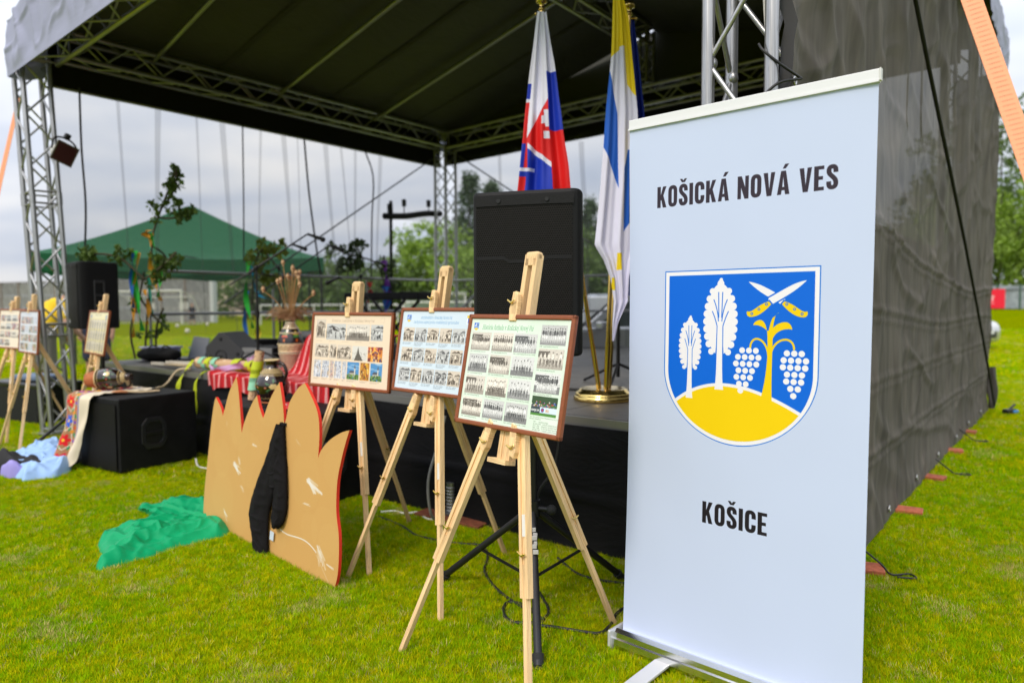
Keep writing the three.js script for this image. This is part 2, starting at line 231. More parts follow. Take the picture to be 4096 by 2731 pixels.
// ---------------------------------------------------------------- see-through scrims and the mesh wall
{
  const scrim = mat(0.15, 0.155, 0.165, 1, { ...DS, phys: true, transmission: 0.45, thickness: 0, specularIntensity: 0, transparent: true, opacity: 0.28 });
  const s1 = thing('side_scrim', 'fine see-through dark scrim hung along the left side of the stage', 'scrim', ST(0, 0, 0), SY);
  const f = (v, y) => 0.045 * fbm(v * 1.1, y * 0.25, 2, 4) + 0.025 * Math.sin(v * 7.5 + 2 * noise(v, y * 0.4, 1)) * sstep(1.2, 3.5, y);
  const full = (v0, v1, y0, y1, n) => grid(n, 20, (a, b) => { const v = lerp(v0, v1, a), y = lerp(y0, y1, b); return [-4.6 + f(v, y), y, -v]; });
  obj('mesh_cloth', [full(-0.3, 4.32, 0.7, 3.62, 120)], scrim, s1); obj('mesh_cloth', [full(4.32, 5.44, 2.68, 3.64, 24)], scrim, s1);
  for (const [v, w, l] of [[0.3, 0.03, 0.1], [0.75, 0.05, -0.08], [1.2, 0.025, 0.05], [1.55, 0.06, 0.12], [2.05, 0.03, -0.1], [2.4, 0.05, 0.16], [2.6, 0.02, 0.05], [3.1, 0.06, 0.2], [3.35, 0.03, 0.25], [3.6, 0.04, -0.06], [4.1, 0.05, -0.16]]) obj('pleat', grid(2, 16, (a, b) => { const y = lerp(1.0, 3.6, b), q = v + l * (1 - b) + (a - 0.5) * w * (0.4 + b); return [-4.575 + f(q, y), y, -q]; }), scrim, s1);
  const blk = mat(0.01, 0.01, 0.01, 0.8);
  obj('rolled_edge', [tube([[-4.6, 2.7, -4.18], [-4.59, 2.74, -4.6], [-4.6, 2.83, -5.1], [-4.6, 2.86, -5.44]], 0.05, 24, 8), tube([[-4.6, 2.9, -4.3], [-4.6, 2.7, -4.31]], 0.045, 6)], blk, s1);
  obj('edge_pole', rod([-4.6, 0.72, -4.3], [-4.6, 2.95, -4.32], 0.026), blk, s1);
  for (const [v, y] of [[4.6, 2.95], [5.15, 3.0]]) obj('clip', [box(0.05, 0.11, 0.05, -4.6, y, -v), rod([-4.6, y - 0.2, -v], [-4.6, y, -v], 0.008)], blk, s1);
  const s2 = thing('back_scrim', 'fine see-through dark scrim hung across the back of the stage', 'scrim', ST(0, 0, 0), SY);
  obj('mesh_cloth', grid(140, 20, (a, b) => { const u = -4.3 + a * 7.0, y = lerp(0.7, 3.75 + 0.25 * a, b); return [u, y, -5.5 - 0.5 * a + f(u + 9, y)]; }), scrim, s2);
  for (const [u, w, l] of [[-3.4, 0.05, 0.1], [-2.6, 0.03, -0.1], [-1.9, 0.06, 0.14], [-1.1, 0.03, -0.05], [-0.4, 0.05, 0.1]]) obj('pleat', grid(2, 16, (a, b) => { const y = lerp(1.0, 3.7, b), q = u + l * (1 - b) + (a - 0.5) * w * (0.4 + b); return [q, y, -5.46 - 0.5 * (q + 4.3) / 7 + f(q + 9, y)]; }), scrim, s2);
  const cg = (pts, r, label) => tag(obj('hanging_cord', tube(pts, r, 30), mat(0.03, 0.03, 0.03, 0.8)), label, 'cord', 'cords hanging in the scrims');
  cg([ST(-4.56, 3.62, 1.8), ST(-4.56, 2.7, 1.79), ST(-4.56, 1.88, 1.77)], 0.009, 'thin straight cord hanging in front of the green tent');
  cg([ST(-4.56, 3.6, 2.72), ST(-4.56, 2.9, 2.78), ST(-4.56, 2.3, 2.86), ST(-4.56, 1.75, 2.95)], 0.013, 'wavy dark cord hanging above the right corner of the green tent');
  cg([ST(-4.56, 3.64, 3.78), ST(-4.56, 3.3, 3.93), ST(-4.56, 2.6, 3.9), ST(-4.56, 1.6, 3.87)], 0.011, 'wavy grey cord hanging left of the scrim opening');
  cg([ST(-4.5, 3.62, -0.1), ST(-4.5, 3.0, -0.1), ST(-4.5, 2.4, -0.08), ST(-4.5, 1.95, -0.1)], 0.012, 'black cord hanging beside the left front truss tower');
  const wires = (p, q, label) => tag(obj('bracing_wire', rod(p, q, 0.011), mat(0.1, 0.1, 0.1, 0.5, { metalness: 0.4 })), label, 'wire', 'bracing wires');
  wires(ST(-4.5, 3.75, 5.2), ST(-4.5, 1.35, 1.45), 'long slanting steel wire crossing the left scrim');
  wires(ST(-4.2, 3.78, 5.45), ST(-1.6, 2.1, 5.7), 'slanting steel wire running right from the far truss tower');
  wires(ST(0.9, 2.6, 5.5), ST(-1.2, 1.5, 5.5), 'slanting steel wire behind the flags');
}
{ // grey-brown mesh wall on the right side
  const w = thing('mesh_wall', 'grey brown mesh sheet closing the right side of the stage', 'mesh wall', ST(0, 0, 0), SY);
  const ridge = (y, c, s) => Math.exp(-(((y - c) / s) ** 2));
  const shape = (v, y) => {
    const k = v / 6.9, top = sstep(1.3, 3.6, y);
    let d = 0.02 * fbm(v * 1.6, y * 0.5, 3, 4) + 0.035 * top * Math.sin(v * 4.3 + 1.4 * noise(v * 0.8, y * 0.35, 5)) * (0.7 + 0.6 * noise(v * 0.6, 1, 2)) + 0.02 * top * Math.sin(v * 11 + y) + 0.003 * Math.sin(v * 23 + 5 * noise(v * 1.5, y * 0.5, 8));
    const s1 = 1.8 - 0.34 * sstep(0.2, 4.6, v) + 0.025 * Math.sin(v * 2.1), s2 = 1.3 - 0.13 * sstep(0, 4, v) + 0.012 * Math.sin(v * 1.4), s3 = 0.9 - 0.005 * v, s4 = 0.5 - 0.002 * v;
    for (const [c, k] of [[s1, 0.013], [s2, 0.009], [s3, 0.007], [s4, 0.009]]) d += k * ridge(y, c, 0.018) + 0.6 * k * ridge(y, c - 0.06, 0.012);
    d += 0.014 * Math.max(0, 1 - Math.abs(noise(v * 0.9 + y * 1.4, y * 0.9 - v * 0.5, 12)) * 7) + 0.01 * Math.max(0, 1 - Math.abs(noise(v * 1.3 - y * 1.1, y * 1.2 + v * 0.4, 15)) * 7);
    d += 0.018 * sstep(0.25, 0.0, y);
    return 2.9 + 0.12 * k * k + d;
  };
  const m = mat(0.17, 0.15, 0.135, 0.9, { ...DS, transparent: true, opacity: 0.87, map: rep(streakTex, 2.2, 1), bumpMap: rep(streakTex, 2.2, 1), bumpScale: 0.003 });
  obj('mesh_cloth', grid(420, 260, (a, b) => { const y = 0.03 + b * 4.2, v0 = -0.48, v1 = 6.95 + 0.45 * b, v = lerp(v0, v1, a); return [shape(v, y), y, -v]; }, (a, b) => [a, b]), m, w);
  obj('lower_sheet', grid(160, 30, (a, b) => { const y = 0.04 + b * 1.72, v = lerp(-0.46, 6.93, a); return [shape(v, y) - 0.035, y, -v]; }), mat(0.15, 0.13, 0.114, 0.9, { ...DS, map: rep(streakTex, 2.2, 0.4) }), w);
  obj('back_return', grid(20, 60, (a, b) => { const y = 0.05 + b * 4.1, v1 = 6.95 + 0.45 * b; return [shape(v1, y) - 0.5 * a * a + 0.03 * noise(a * 3, y * 1.5), y, -v1 - 0.12 * a]; }), m, w);
  obj('edge_band', grid(3, 60, (a, b) => { const y = 0.03 + b * 4.2; return [shape(-0.48, y) - 0.05 * a + 0.004, y, 0.485 - 0.01 * a]; }), mat(0.045, 0.045, 0.048, 0.7, DS), w);
  for (const y of [2.14, 3.1, 1.2]) { const g = obj('eyelet', new THREE.TorusGeometry(0.014, 0.005, 8, 16), M.alu, w); g.position.set(shape(-0.44, y) + 0.008, y, 0.44); g.rotation.y = Math.PI / 2; }
  for (let i = 0; i < 7; i++) { const v = 0.5 + i * 0.95, g = obj('eyelet', new THREE.TorusGeometry(0.016, 0.006, 8, 16), M.alu, w); g.position.set(shape(v, 0.1) + 0.012, 0.1, -v); g.rotation.y = Math.PI / 2; }
  // creased bundle of mesh gathered at the far lower corner
  obj('gathered_corner', grid(24, 20, (a, b) => { const t = a * 6.2832, y = 0.05 + b * 0.5, r = 0.02 + 0.03 * Math.sin(Math.PI * b) + 0.014 * Math.sin(t * 3 + b * 6); return [3.07 + Math.cos(t) * r, y, -6.98 - Math.sin(t) * r]; }), mat(0.06, 0.056, 0.053, 0.8, DS), w);
  tag(obj('bungee_loop', [tube([ST(2.81, 2.26, -0.56), ST(2.83, 2.23, -0.575), ST(2.88, 2.18, -0.55), ST(2.93, 2.14, -0.45)], 0.005), tube([ST(2.93, 2.14, -0.45), ST(2.88, 2.11, -0.55), ST(2.84, 2.07, -0.575), ST(2.81, 2.02, -0.56)], 0.005)], M.cable), 'black bungee tied from the right truss tower to the mesh eyelet', 'bungee');
  tag(obj('guy_rope', tube([ST(2.98, 4.0, -0.3), ST(3.0, 3.04, 1.43), ST(3.05, 1.9, 3.6), ST(3.08, 0.95, 5.4), ST(3.1, 0.1, 6.95)], 0.013, 60), mat(0.022, 0.024, 0.018, 0.85, { map: rep(grainTex, 60, 2) })), 'dark rope running diagonally down the mesh wall', 'rope');
  const tagGeo = rbox(0.15, 0.04, 0.12, 0.006);
  const tagMat = [mat(0.62, 0.16, 0.07, 0.7, { map: rep(blotchTex, 1, 1) }), mat(0.5, 0.13, 0.06, 0.7, { map: rep(blotchTex, 1, 1) })];
  [[2.05, 'orange board under the mesh hem nearest the banner'], [3.1, 'orange board under the mesh hem, second from the banner'], [4.3, 'orange board under the mesh hem, third from the banner'], [5.45, 'orange board under the mesh hem, fourth from the banner'], [0.85, 'orange board half hidden right behind the banner edge']].forEach(([v, l], i) => {
    const o = obj('foot_board', tagGeo, tagMat[i % 2]); tag(o, l, 'board', 'orange boards along the mesh wall'); o.position.copy(ST(2.99, 0.022, v - 0.3)); o.rotation.y = SY + [0.1, -0.12, 0.2, -0.05, 0.3][i];
  });
  [[0.9, 'black bungee cord looped on the grass nearest the banner'], [3.4, 'black bungee cord on the grass in the middle of the mesh wall'], [5.0, 'black bungee cord lying on grass near the far end of the mesh wall']].forEach(([v, l], i) => {
    const P = (u, y, dv) => ST(2.95 + u, y, v + dv - 0.35);
    tag(obj('bungee', tube([P(0.02, 0.12, 0), P(0.1, 0.05, 0.03), P(0.15, 0.03, -0.02), P(0.22, 0.03, 0.04), P(0.25, 0.03, 0.0), P(0.18, 0.03, -0.04)], 0.005), M.cable), l, 'bungee', 'bungee cords at the mesh hem');
  });
  const q = thing('ratchet', 'small ratchet with blue tape at the far foot of the mesh wall', 'ratchet', ST(3.25, 0, 6.85), 0.4);
  obj('body', [rbox(0.16, 0.05, 0.07, 0.01, 0, 0.05, 0), rod([-0.08, 0.03, 0], [0.1, 0.12, 0], 0.012)], M.blackMetal, q); obj('tape', rbox(0.09, 0.03, 0.09, 0.008, 0.06, 0.045, 0), mat(0.05, 0.22, 0.5, 0.5), q);
}
tag(obj('tower_cable', tube([ST(2.76, 4.0, -0.36), ST(2.78, 3.2, -0.37), ST(2.755, 2.6, -0.35), ST(2.78, 2.2, -0.36), ST(2.76, 0.1, -0.36)], 0.008, 60), M.whiteCable), 'white cable hanging inside the right truss tower', 'cable');
// ---------------------------------------------------------------- orange straps
{
  const weave = pixTex(128, 64, (u, v) => { const line = Math.abs(((v * 8) % 1) - 0.5), mark = u > 0.2 && u < 0.8 && ((u * 9 + Math.floor(v * 8) * 0.5) % 1) < 0.3 && line > 0.34, k = 1 - 0.06 * (line > 0.42) - 0.26 * mark + 0.05 * TN(u, v, 30); return [255 * k, 250 * k, 244 * k]; });
  const m = mat(0.95, 0.4, 0.22, 0.6, { ...DS, map: rep(weave, 1, 42), bumpMap: rep(weave, 1, 42), bumpScale: 0.0012 });
  const strap = (name, label, p, q, w, side) => { p = vv(p); q = vv(q); const d = q.clone().sub(p), s = vv(side).normalize(), n = d.clone().normalize().cross(s).normalize();
    const g = merge([grid(6, 200, (a, b) => p.clone().addScaledVector(d, b).addScaledVector(s, (a - 0.5) * w * (1 + 0.015 * noise(b * 200, 3))).addScaledVector(n, 0.0015 + 0.008 * Math.sin(b * 4) + (a - 0.5) * 0.012 * Math.sin(b * 5 + 1))), grid(6, 200, (a, b) => p.clone().addScaledVector(d, b).addScaledVector(s, (a - 0.5) * w * (1 + 0.015 * noise(b * 200, 3))).addScaledVector(n, -0.0015 + 0.008 * Math.sin(b * 4) + (a - 0.5) * 0.012 * Math.sin(b * 5 + 1)))]);
    return tag(obj(name, g, m), label, 'strap', 'orange tie-down straps'); };
  const A = ST(2.9, 4.0, -0.54), B = V3(1.398, 1.645, -1.9).sub(A).normalize(), L = 3.2;
  strap('tie_down_strap', 'wide pale orange strap slanting down at the upper right', A.clone().add(V3(0.03, 0, 0)), A.clone().addScaledVector(B, 4.9), 0.05, [0.86, 0.2, 0.3]);
  strap('tie_down_strap', 'orange strap slanting down left of the leaning truss tower', ST(-4.75, 3.5, -0.4).add(V3(-0.2, 0, 0)), ST(-4.75, 3.5, -0.4).add(V3(-0.95, -3.4, 0.2)), 0.06, [1, -0.2, 0.1]);
}
// ---------------------------------------------------------------- roll-up banner
const BLUE = '#0066dc', YEL = '#f0cc00', WHT = '#eceaf2';
function glyphs(c, text, x0, yBase, h, tracking, color, targetW) {      // condensed poster capitals drawn as shapes, 100 units high
  const K = h / 100, w = 17, adv = { K: 46, O: 44, S: 42, I: 17, C: 43, A: 49, N: 47, V: 47, E: 37, ' ': 20 };
  const strip = ch => ({ 'Š': ['S', 'v'], 'Á': ['A', '/'] }[ch] || [ch, '']);
  let total = 0; for (const ch of text) total += adv[strip(ch)[0]] + tracking; total -= tracking;
  c.save(); c.translate(x0, yBase - h); c.scale(targetW / total, K); c.fillStyle = color; c.strokeStyle = color; c.lineWidth = w; c.lineCap = 'butt';
  const P = (...p) => { c.beginPath(); c.moveTo(p[0], p[1]); for (let i = 2; i < p.length; i += 2) c.lineTo(p[i], p[i + 1]); c.closePath(); c.fill(); };
  for (const ch of text) {
    const [b, acc] = strip(ch), W = adv[b];
    if (b === 'K') { P(0, 0, w, 0, w, 100, 0, 100); P(w - 1, 68, w - 1, 44, 28, 0, 45, 0, 30, 42, 46, 100, 28, 100, 20, 63); }
    if (b === 'I') P(0, 0, w, 0, w, 100, 0, 100);
    if (b === 'E') { P(0, 0, w, 0, w, 100, 0, 100); P(0, 0, 37, 0, 37, 14.5, 0, 14.5); P(0, 42, 33, 42, 33, 56.5, 0, 56.5); P(0, 85.5, 37, 85.5, 37, 100, 0, 100); }
    if (b === 'N') { P(0, 0, 15, 0, 15, 100, 0, 100); P(32, 0, 47, 0, 47, 100, 32, 100); P(0, 0, 17, 0, 47, 100, 30, 100); }
    if (b === 'V') P(0, 0, 17.5, 0, 24, 72, 30.5, 0, 47, 0, 33, 100, 14, 100);
    if (b === 'A') { c.beginPath(); c.moveTo(0, 100); c.lineTo(15, 0); c.lineTo(34, 0); c.lineTo(49, 100); c.lineTo(32, 100); c.lineTo(29.5, 82); c.lineTo(18.5, 82); c.lineTo(16, 100); c.closePath(); c.moveTo(20.5, 68); c.lineTo(28, 68); c.lineTo(24.3, 24); c.closePath(); c.fill('evenodd'); }
    if (b === 'O' || b === 'C') {
      c.beginPath(); c.moveTo(8.5, 29); c.bezierCurveTo(8.5, 14, 13, 8, 22, 8); c.bezierCurveTo(31, 8, 35.5, 14, 35.5, 29);
      if (b === 'O') { c.lineTo(35.5, 71); c.bezierCurveTo(35.5, 86, 31, 92, 22, 92); c.bezierCurveTo(13, 92, 8.5, 86, 8.5, 71); c.closePath(); }
      else { c.lineTo(35.5, 37); c.moveTo(35.5, 63); c.lineTo(35.5, 71); c.bezierCurveTo(35.5, 86, 31, 92, 22, 92); c.bezierCurveTo(13, 92, 8.5, 86, 8.5, 71); c.lineTo(8.5, 28.5); }
      c.stroke();
    }
    if (b === 'S') { c.beginPath(); c.moveTo(33.5, 32); c.lineTo(33.5, 26); c.bezierCurveTo(33.5, 13, 29, 8, 21, 8); c.bezierCurveTo(13, 8, 8.5, 13, 8.5, 25); c.bezierCurveTo(8.5, 46, 34, 49, 34, 75); c.bezierCurveTo(34, 87, 29, 92, 21, 92); c.bezierCurveTo(13, 92, 8.5, 87, 8.5, 74); c.lineTo(8.5, 67); c.stroke(); }
    if (acc === 'v') P(4, -25, 15, -25, 21, -16, 27, -25, 38, -25, 28, -8, 14, -8);
    if (acc === '/') P(21, -9, 30, -28, 46, -28, 33, -9);
    c.translate(W + tracking, 0);
  }
  c.restore();
}
function coatOfArms(c) {                   // drawn in a 0..544 x 0..600 field (millimetres on the banner)
  const shield = (i) => { c.beginPath(); c.moveTo(i, i); c.lineTo(544 - i, i); c.lineTo(544 - i, 345); c.bezierCurveTo(544 - i, 470, 420 - i * 0.3, 596 - i, 272, 596 - i); c.bezierCurveTo(124 + i * 0.3, 596 - i, i, 470, i, 345); c.closePath(); };
  shield(0); c.fillStyle = '#0068d6'; c.fill(); shield(3.2); c.fillStyle = WHT; c.fill(); shield(17); c.fillStyle = BLUE; c.fill();
  c.save(); shield(17); c.clip();
  c.beginPath(); c.moveTo(20, 486); c.bezierCurveTo(150, 360, 300, 360, 530, 490); c.lineTo(530, 640); c.lineTo(20, 640); c.closePath(); c.fillStyle = YEL; c.strokeStyle = WHT; c.lineWidth = 11; c.fill(); c.stroke(); c.restore();
  function tree(x, top, bot, crownBot, hw, tw) {
    c.fillStyle = WHT; const h = crownBot - top, n = 9;
    c.beginPath(); c.ellipse(x, top + h * 0.53, hw * 0.86, h * 0.49, 0, 0, 7); c.fill();
    for (let i = 0; i <= n; i++) for (const s of [-1, 1]) { const t = i / n, e = Math.sqrt(Math.max(0.01, 1 - ((t - 0.56) / 0.56) ** 2)), r = hw * (0.12 + 0.11 * e); c.beginPath(); c.arc(x + s * hw * 0.86 * e, top + h * (0.04 + t * 0.93), r, 0, 7); c.fill(); }
    c.beginPath(); c.arc(x + 1, top - hw * 0.05, hw * 0.11, 0, 7); c.fill(); c.beginPath(); c.arc(x, top + hw * 0.15, hw * 0.2, 0, 7); c.fill();
    c.strokeStyle = BLUE; c.lineWidth = hw * 0.055; c.lineCap = 'round';
    for (const s of [-1, 1]) { c.beginPath(); c.moveTo(x + s * tw * 0.55, crownBot + 4); c.lineTo(x + s * tw * 0.5, top + h * 0.62); c.quadraticCurveTo(x + s * tw * 0.9, top + h * 0.5, x + s * hw * 0.5, top + h * 0.42); c.stroke();
      c.beginPath(); c.moveTo(x + s * tw * 0.3, top + h * 0.55); c.quadraticCurveTo(x + s * tw * 0.4, top + h * 0.4, x + s * hw * 0.42, top + h * 0.26); c.stroke(); c.beginPath(); c.moveTo(x + s * tw * 0.25, top + h * 0.5); c.lineTo(x + s * tw * 0.35, top + h * 0.16); c.stroke(); }
    c.fillStyle = BLUE; c.beginPath(); c.moveTo(x - tw * 0.75, crownBot + 6); c.lineTo(x + tw * 0.75, crownBot + 6); c.lineTo(x + tw * 0.6, crownBot - h * 0.12); c.lineTo(x - tw * 0.6, crownBot - h * 0.12); c.fill();
    c.fillStyle = WHT; c.beginPath(); c.moveTo(x - tw * 0.42, top + h * 0.6); c.lineTo(x + tw * 0.42, top + h * 0.6); c.lineTo(x + tw * 0.5, crownBot + 12); c.quadraticCurveTo(x + tw * 0.55, bot - 10, x + tw * 0.8, bot + 8); c.lineTo(x - tw * 0.8, bot + 8); c.quadraticCurveTo(x - tw * 0.55, bot - 10, x - tw * 0.5, crownBot + 12); c.closePath(); c.fill();
  }
  tree(102, 164, 440, 345, 41, 17); tree(214, 38, 402, 288, 58, 21);
  for (const s of [-1, 1]) {               // crossed vine knives
    c.save(); c.translate(407, 105); c.scale(s, 1);
    c.fillStyle = WHT; c.strokeStyle = BLUE; c.lineWidth = 5; c.beginPath(); c.moveTo(102, -64); c.bezierCurveTo(60, -62, 20, -34, -28, -8); c.lineTo(-32, 6); c.lineTo(-16, 18); c.bezierCurveTo(40, -14, 70, -30, 102, -64); c.closePath(); c.fill(); c.stroke();
    c.fillStyle = YEL; c.beginPath(); c.moveTo(-14, 14); c.bezierCurveTo(-40, 44, -66, 60, -90, 58); c.bezierCurveTo(-106, 54, -104, 34, -98, 34); c.bezierCurveTo(-80, 42, -66, 12, -24, 2); c.closePath(); c.fill(); c.stroke();
    c.lineWidth = 2.4; for (const [a, b] of [[-33, 14], [-58, 30], [-82, 45]]) { c.beginPath(); c.arc(a, b, 3.6, 0, 7); c.stroke(); }
    c.restore();
  }
  c.fillStyle = YEL; c.strokeStyle = YEL;  // vine
  c.beginPath(); c.moveTo(362, 425); c.bezierCurveTo(384, 330, 382, 260, 378, 205); c.lineTo(396, 205); c.bezierCurveTo(398, 260, 394, 330, 398, 432); c.closePath(); c.fill();
  for (const [d, e, f, g] of [[-56, 188, -34, 170], [28, 148, 12, 160], [72, 200, 50, 176]]) { c.beginPath(); c.moveTo(380, 240); c.bezierCurveTo(380, 205, 387 + f * 0.4, g, 387 + f, g); c.bezierCurveTo(387 + f * 1.3, g, 387 + d, e - 8, 387 + d, e); c.bezierCurveTo(387 + f, e - 6, 396, 205, 394, 246); c.closePath(); c.fill(); }
  c.lineWidth = 6.5; for (const [s, ex] of [[-1, 322], [1, 466]]) { c.beginPath(); c.moveTo(387 + s * 4, 285); c.bezierCurveTo(387 + s * 10, 225, ex - s * 2, 215, ex, 262); c.stroke(); }
  c.fillStyle = WHT; for (const [gx, gy, lean] of [[318, 272, -14], [467, 276, 0]]) [3, 4, 4, 3, 3, 2, 1].forEach((n, r) => { for (let i = 0; i < n; i++) { c.beginPath(); c.arc(gx + (i - (n - 1) / 2) * 23.5 + lean * r * 0.32 + (r % 2) * 2, gy + r * 22.5, 10.2, 0, 7); c.fill(); } });
}
{
  const yaw = 0.733, b = thing('roll_up_banner', 'tall light blue roll-up banner with blue coat of arms and two lines of lettering', 'banner', [0.42, 0, -2.61], -yaw);
  b.rotation.set(-0.0175, -yaw, 0, 'YXZ');
  const PX = 1030, HM = 1.92, y0 = 0.062;       // sheet printed in pixels per metre
  const tex = canvasTex(876, 1978, (c, W, H) => {
    c.fillStyle = '#c4d0ee'; c.fillRect(0, 0, W, H);
    const Y = y => (y0 + HM - y) * PX;
    glyphs(c, 'KOŠICKÁ NOVÁ VES', 0.121 * PX, Y(1.667), 0.075 * PX, 8.5, '#332b38', 0.624 * PX);
    glyphs(c, 'KOŠICE', 0.320 * PX, Y(0.558), 0.075 * PX, 8.5, '#1d1820', 0.23 * PX);
    c.save(); c.translate(0.1585 * PX, Y(1.437)); c.scale(PX / 1000, PX / 1000); coatOfArms(c); c.restore();
  });
  const m = mat(1, 1, 1, 0.55, { map: tex, ...DS, phys: true, specularIntensity: 0.5 });
  // vinyl pulled from the base, curling slightly back at its side edges
  const curl = (a, t) => -0.02 * Math.exp(-a / 0.05) * Math.sin(Math.PI * clamp(t * 1.05)) - 0.004 * Math.exp(-(1 - a) / 0.05) + 0.0035 * noise(a * 2.5, t * 2.2, 3) * Math.sin(Math.PI * t) + 0.0016 * noise(a * 7, t * 6, 6);
  obj('printed_sheet', grid(60, 120, (a, t) => [0.003 + a * 0.846, y0 + t * HM, 0.004 + curl(a, t)], (a, t) => [a, t]), m, b);
  obj('top_rail', [rbox(0.852, 0.034, 0.016, 0.003, 0.426, 1.985, 0.0), box(0.852, 0.006, 0.02, 0.426, 1.966, 0.002)], mat(0.8, 0.8, 0.79, 0.32, { metalness: 0.3 }), b);
  obj('top_rail_cap', rbox(0.004, 0.036, 0.02, 0.001, 0.854, 1.985, 0.0), mat(0.7, 0.7, 0.7, 0.5), b);
  const prof = [[-0.055, 0.006], [0.025, 0.004], [0.046, 0.012], [0.053, 0.03], [0.051, 0.05], [0.044, 0.054], [0.042, 0.072], [0.024, 0.08], [0.006, 0.075], [-0.06, 0.06]];
  const sh = new THREE.Shape(prof.map(p => new THREE.Vector2(...p)));
  obj('base_cassette', at(new THREE.ExtrudeGeometry(sh, { depth: 0.88, bevelEnabled: true, bevelSize: 0.002, bevelThickness: 0.002, bevelSegments: 2 }), 0.865, 0.004, 0.0, 0, -Math.PI / 2, 0), mat(0.78, 0.78, 0.78, 0.2, { metalness: 1 }), b);
  for (const x of [-0.018, 0.868]) obj('end_cap', rbox(0.012, 0.088, 0.14, 0.005, x, 0.045, 0.0), mat(0.68, 0.68, 0.69, 0.4, { metalness: 0.4 }), b);
  for (const x of [0.2, 0.68]) obj('swivel_foot', rbox(0.06, 0.012, 0.34, 0.004, x, 0.028, 0.16, 0.03, 0, 0), mat(0.66, 0.66, 0.67, 0.4, { metalness: 0.3 }), b);
  b.updateMatrixWorld(true); for (const x of [0.2, 0.68]) covered.push([[x - 0.04, 0], [x + 0.04, 0], [x + 0.04, 0.34], [x - 0.04, 0.34]].map(([p, q]) => { const w = b.localToWorld(V3(p, 0, q)); return [w.x, w.z]; }));
  covered.push([[-0.02, -0.06], [0.87, -0.06], [0.87, 0.05], [-0.02, 0.05]].map(([p, q]) => { const w = b.localToWorld(V3(p, 0, q)); return [w.x, w.z]; }));
  obj('support_pole', rod([0.425, 0.06, -0.03], [0.425, 1.98, -0.012], 0.009), M.alu, b);
}

// ---------------------------------------------------------------- exhibition prints
const grey = (v, warm = 0) => `rgb(${clamp(v + warm * 10, 0, 255) | 0},${clamp(v + warm * 2, 0, 255) | 0},${clamp(v - warm * 8, 0, 255) | 0})`;
function speck(c, x, y, w, h, R, n, lo, hi, a, warm) { for (let i = 0; i < n; i++) { c.fillStyle = grey(lerp(lo, hi, R()), warm); c.globalAlpha = a; const s = Math.min(w, h) * (0.02 + 0.06 * R()); c.fillRect(x + R() * w - s / 2, y + R() * h - s / 2, s * (0.6 + R()), s * (0.6 + R())); } c.globalAlpha = 1; }
const speckOver = (c, x, y, w, h) => speck(c, x, y, w, h, rng(w + h), 120, 50, 150, 0.4, 1);
function figure(c, x, y, h, R, shirt, pants, warm) {
  const w = h * 0.24; c.fillStyle = grey(pants, warm); c.fillRect(x - w * 0.36, y - h * 0.5, w * 0.3, h * 0.5); c.fillRect(x + w * 0.06, y - h * 0.5, w * 0.3, h * 0.5);
  c.fillStyle = grey(shirt, warm); c.beginPath(); c.ellipse(x, y - h * 0.63, w * 0.5, h * 0.22, 0, 0, 7); c.fill(); c.fillStyle = grey(shirt - 45, warm); c.fillRect(x - 0.5, y - h * 0.8, 1.4, h * 0.28);
  c.fillStyle = grey(165 + 40 * R(), warm); c.beginPath(); c.ellipse(x, y - h * 0.92, h * 0.062, h * 0.085, 0, 0, 7); c.fill(); c.fillStyle = grey(40, warm); c.beginPath(); c.ellipse(x, y - h * 0.975, h * 0.062, h * 0.04, 0, 0, 7); c.fill();
}
function clipTo(c, x, y, w, h, fn) { c.save(); c.beginPath(); c.rect(x, y, w, h); c.clip(); fn(); c.restore(); }
function teamPhoto(c, x, y, w, h, seed) {
  const R = rng(seed), warm = R() < 0.6 ? 1 : 0; clipTo(c, x, y, w, h, () => {
    c.fillStyle = grey(196 + 30 * R(), warm); c.fillRect(x, y, w, h); const hz = 0.3 + 0.2 * R(); c.fillStyle = grey(120 + 50 * R(), warm); c.fillRect(x, y + h * (hz + 0.3), w, h);
    speck(c, x, y, w, h * hz, R, 90, 70, 190, 0.35, warm); if (R() < 0.5) { c.fillStyle = grey(95, warm); c.fillRect(x, y + h * 0.12, w * (0.3 + 0.5 * R()), h * 0.3); speck(c, x, y + h * 0.1, w, h * 0.32, R, 60, 50, 150, 0.5, warm); }
    speck(c, x, y + h * 0.6, w, h * 0.4, R, 260, 80, 190, 0.5, warm);
    const light = R() < 0.6, n = 6 + Math.floor(R() * 5), rows = 2 + (R() < 0.5 ? 1 : 0), wd = 0.78 + 0.16 * R();
    for (let r = 0; r < rows; r++) for (let i = 0; i < n + r; i++) { const fx = x + w * (0.5 + wd * ((i + 0.5) / (n + r) - 0.5)), fh = h * (r === 0 ? 0.6 : 0.42) * (0.92 + 0.16 * R()); figure(c, fx + (R() - 0.5) * 3, y + h * (0.78 + 0.09 * r), fh, R, light === (r === 0) ? 215 + 30 * R() : 75 + 70 * R(), light ? 70 + 60 * R() : 205, warm); }
    speck(c, x, y + h * 0.3, w, h * 0.6, R, 120, 60, 220, 0.3, warm);
  });
}
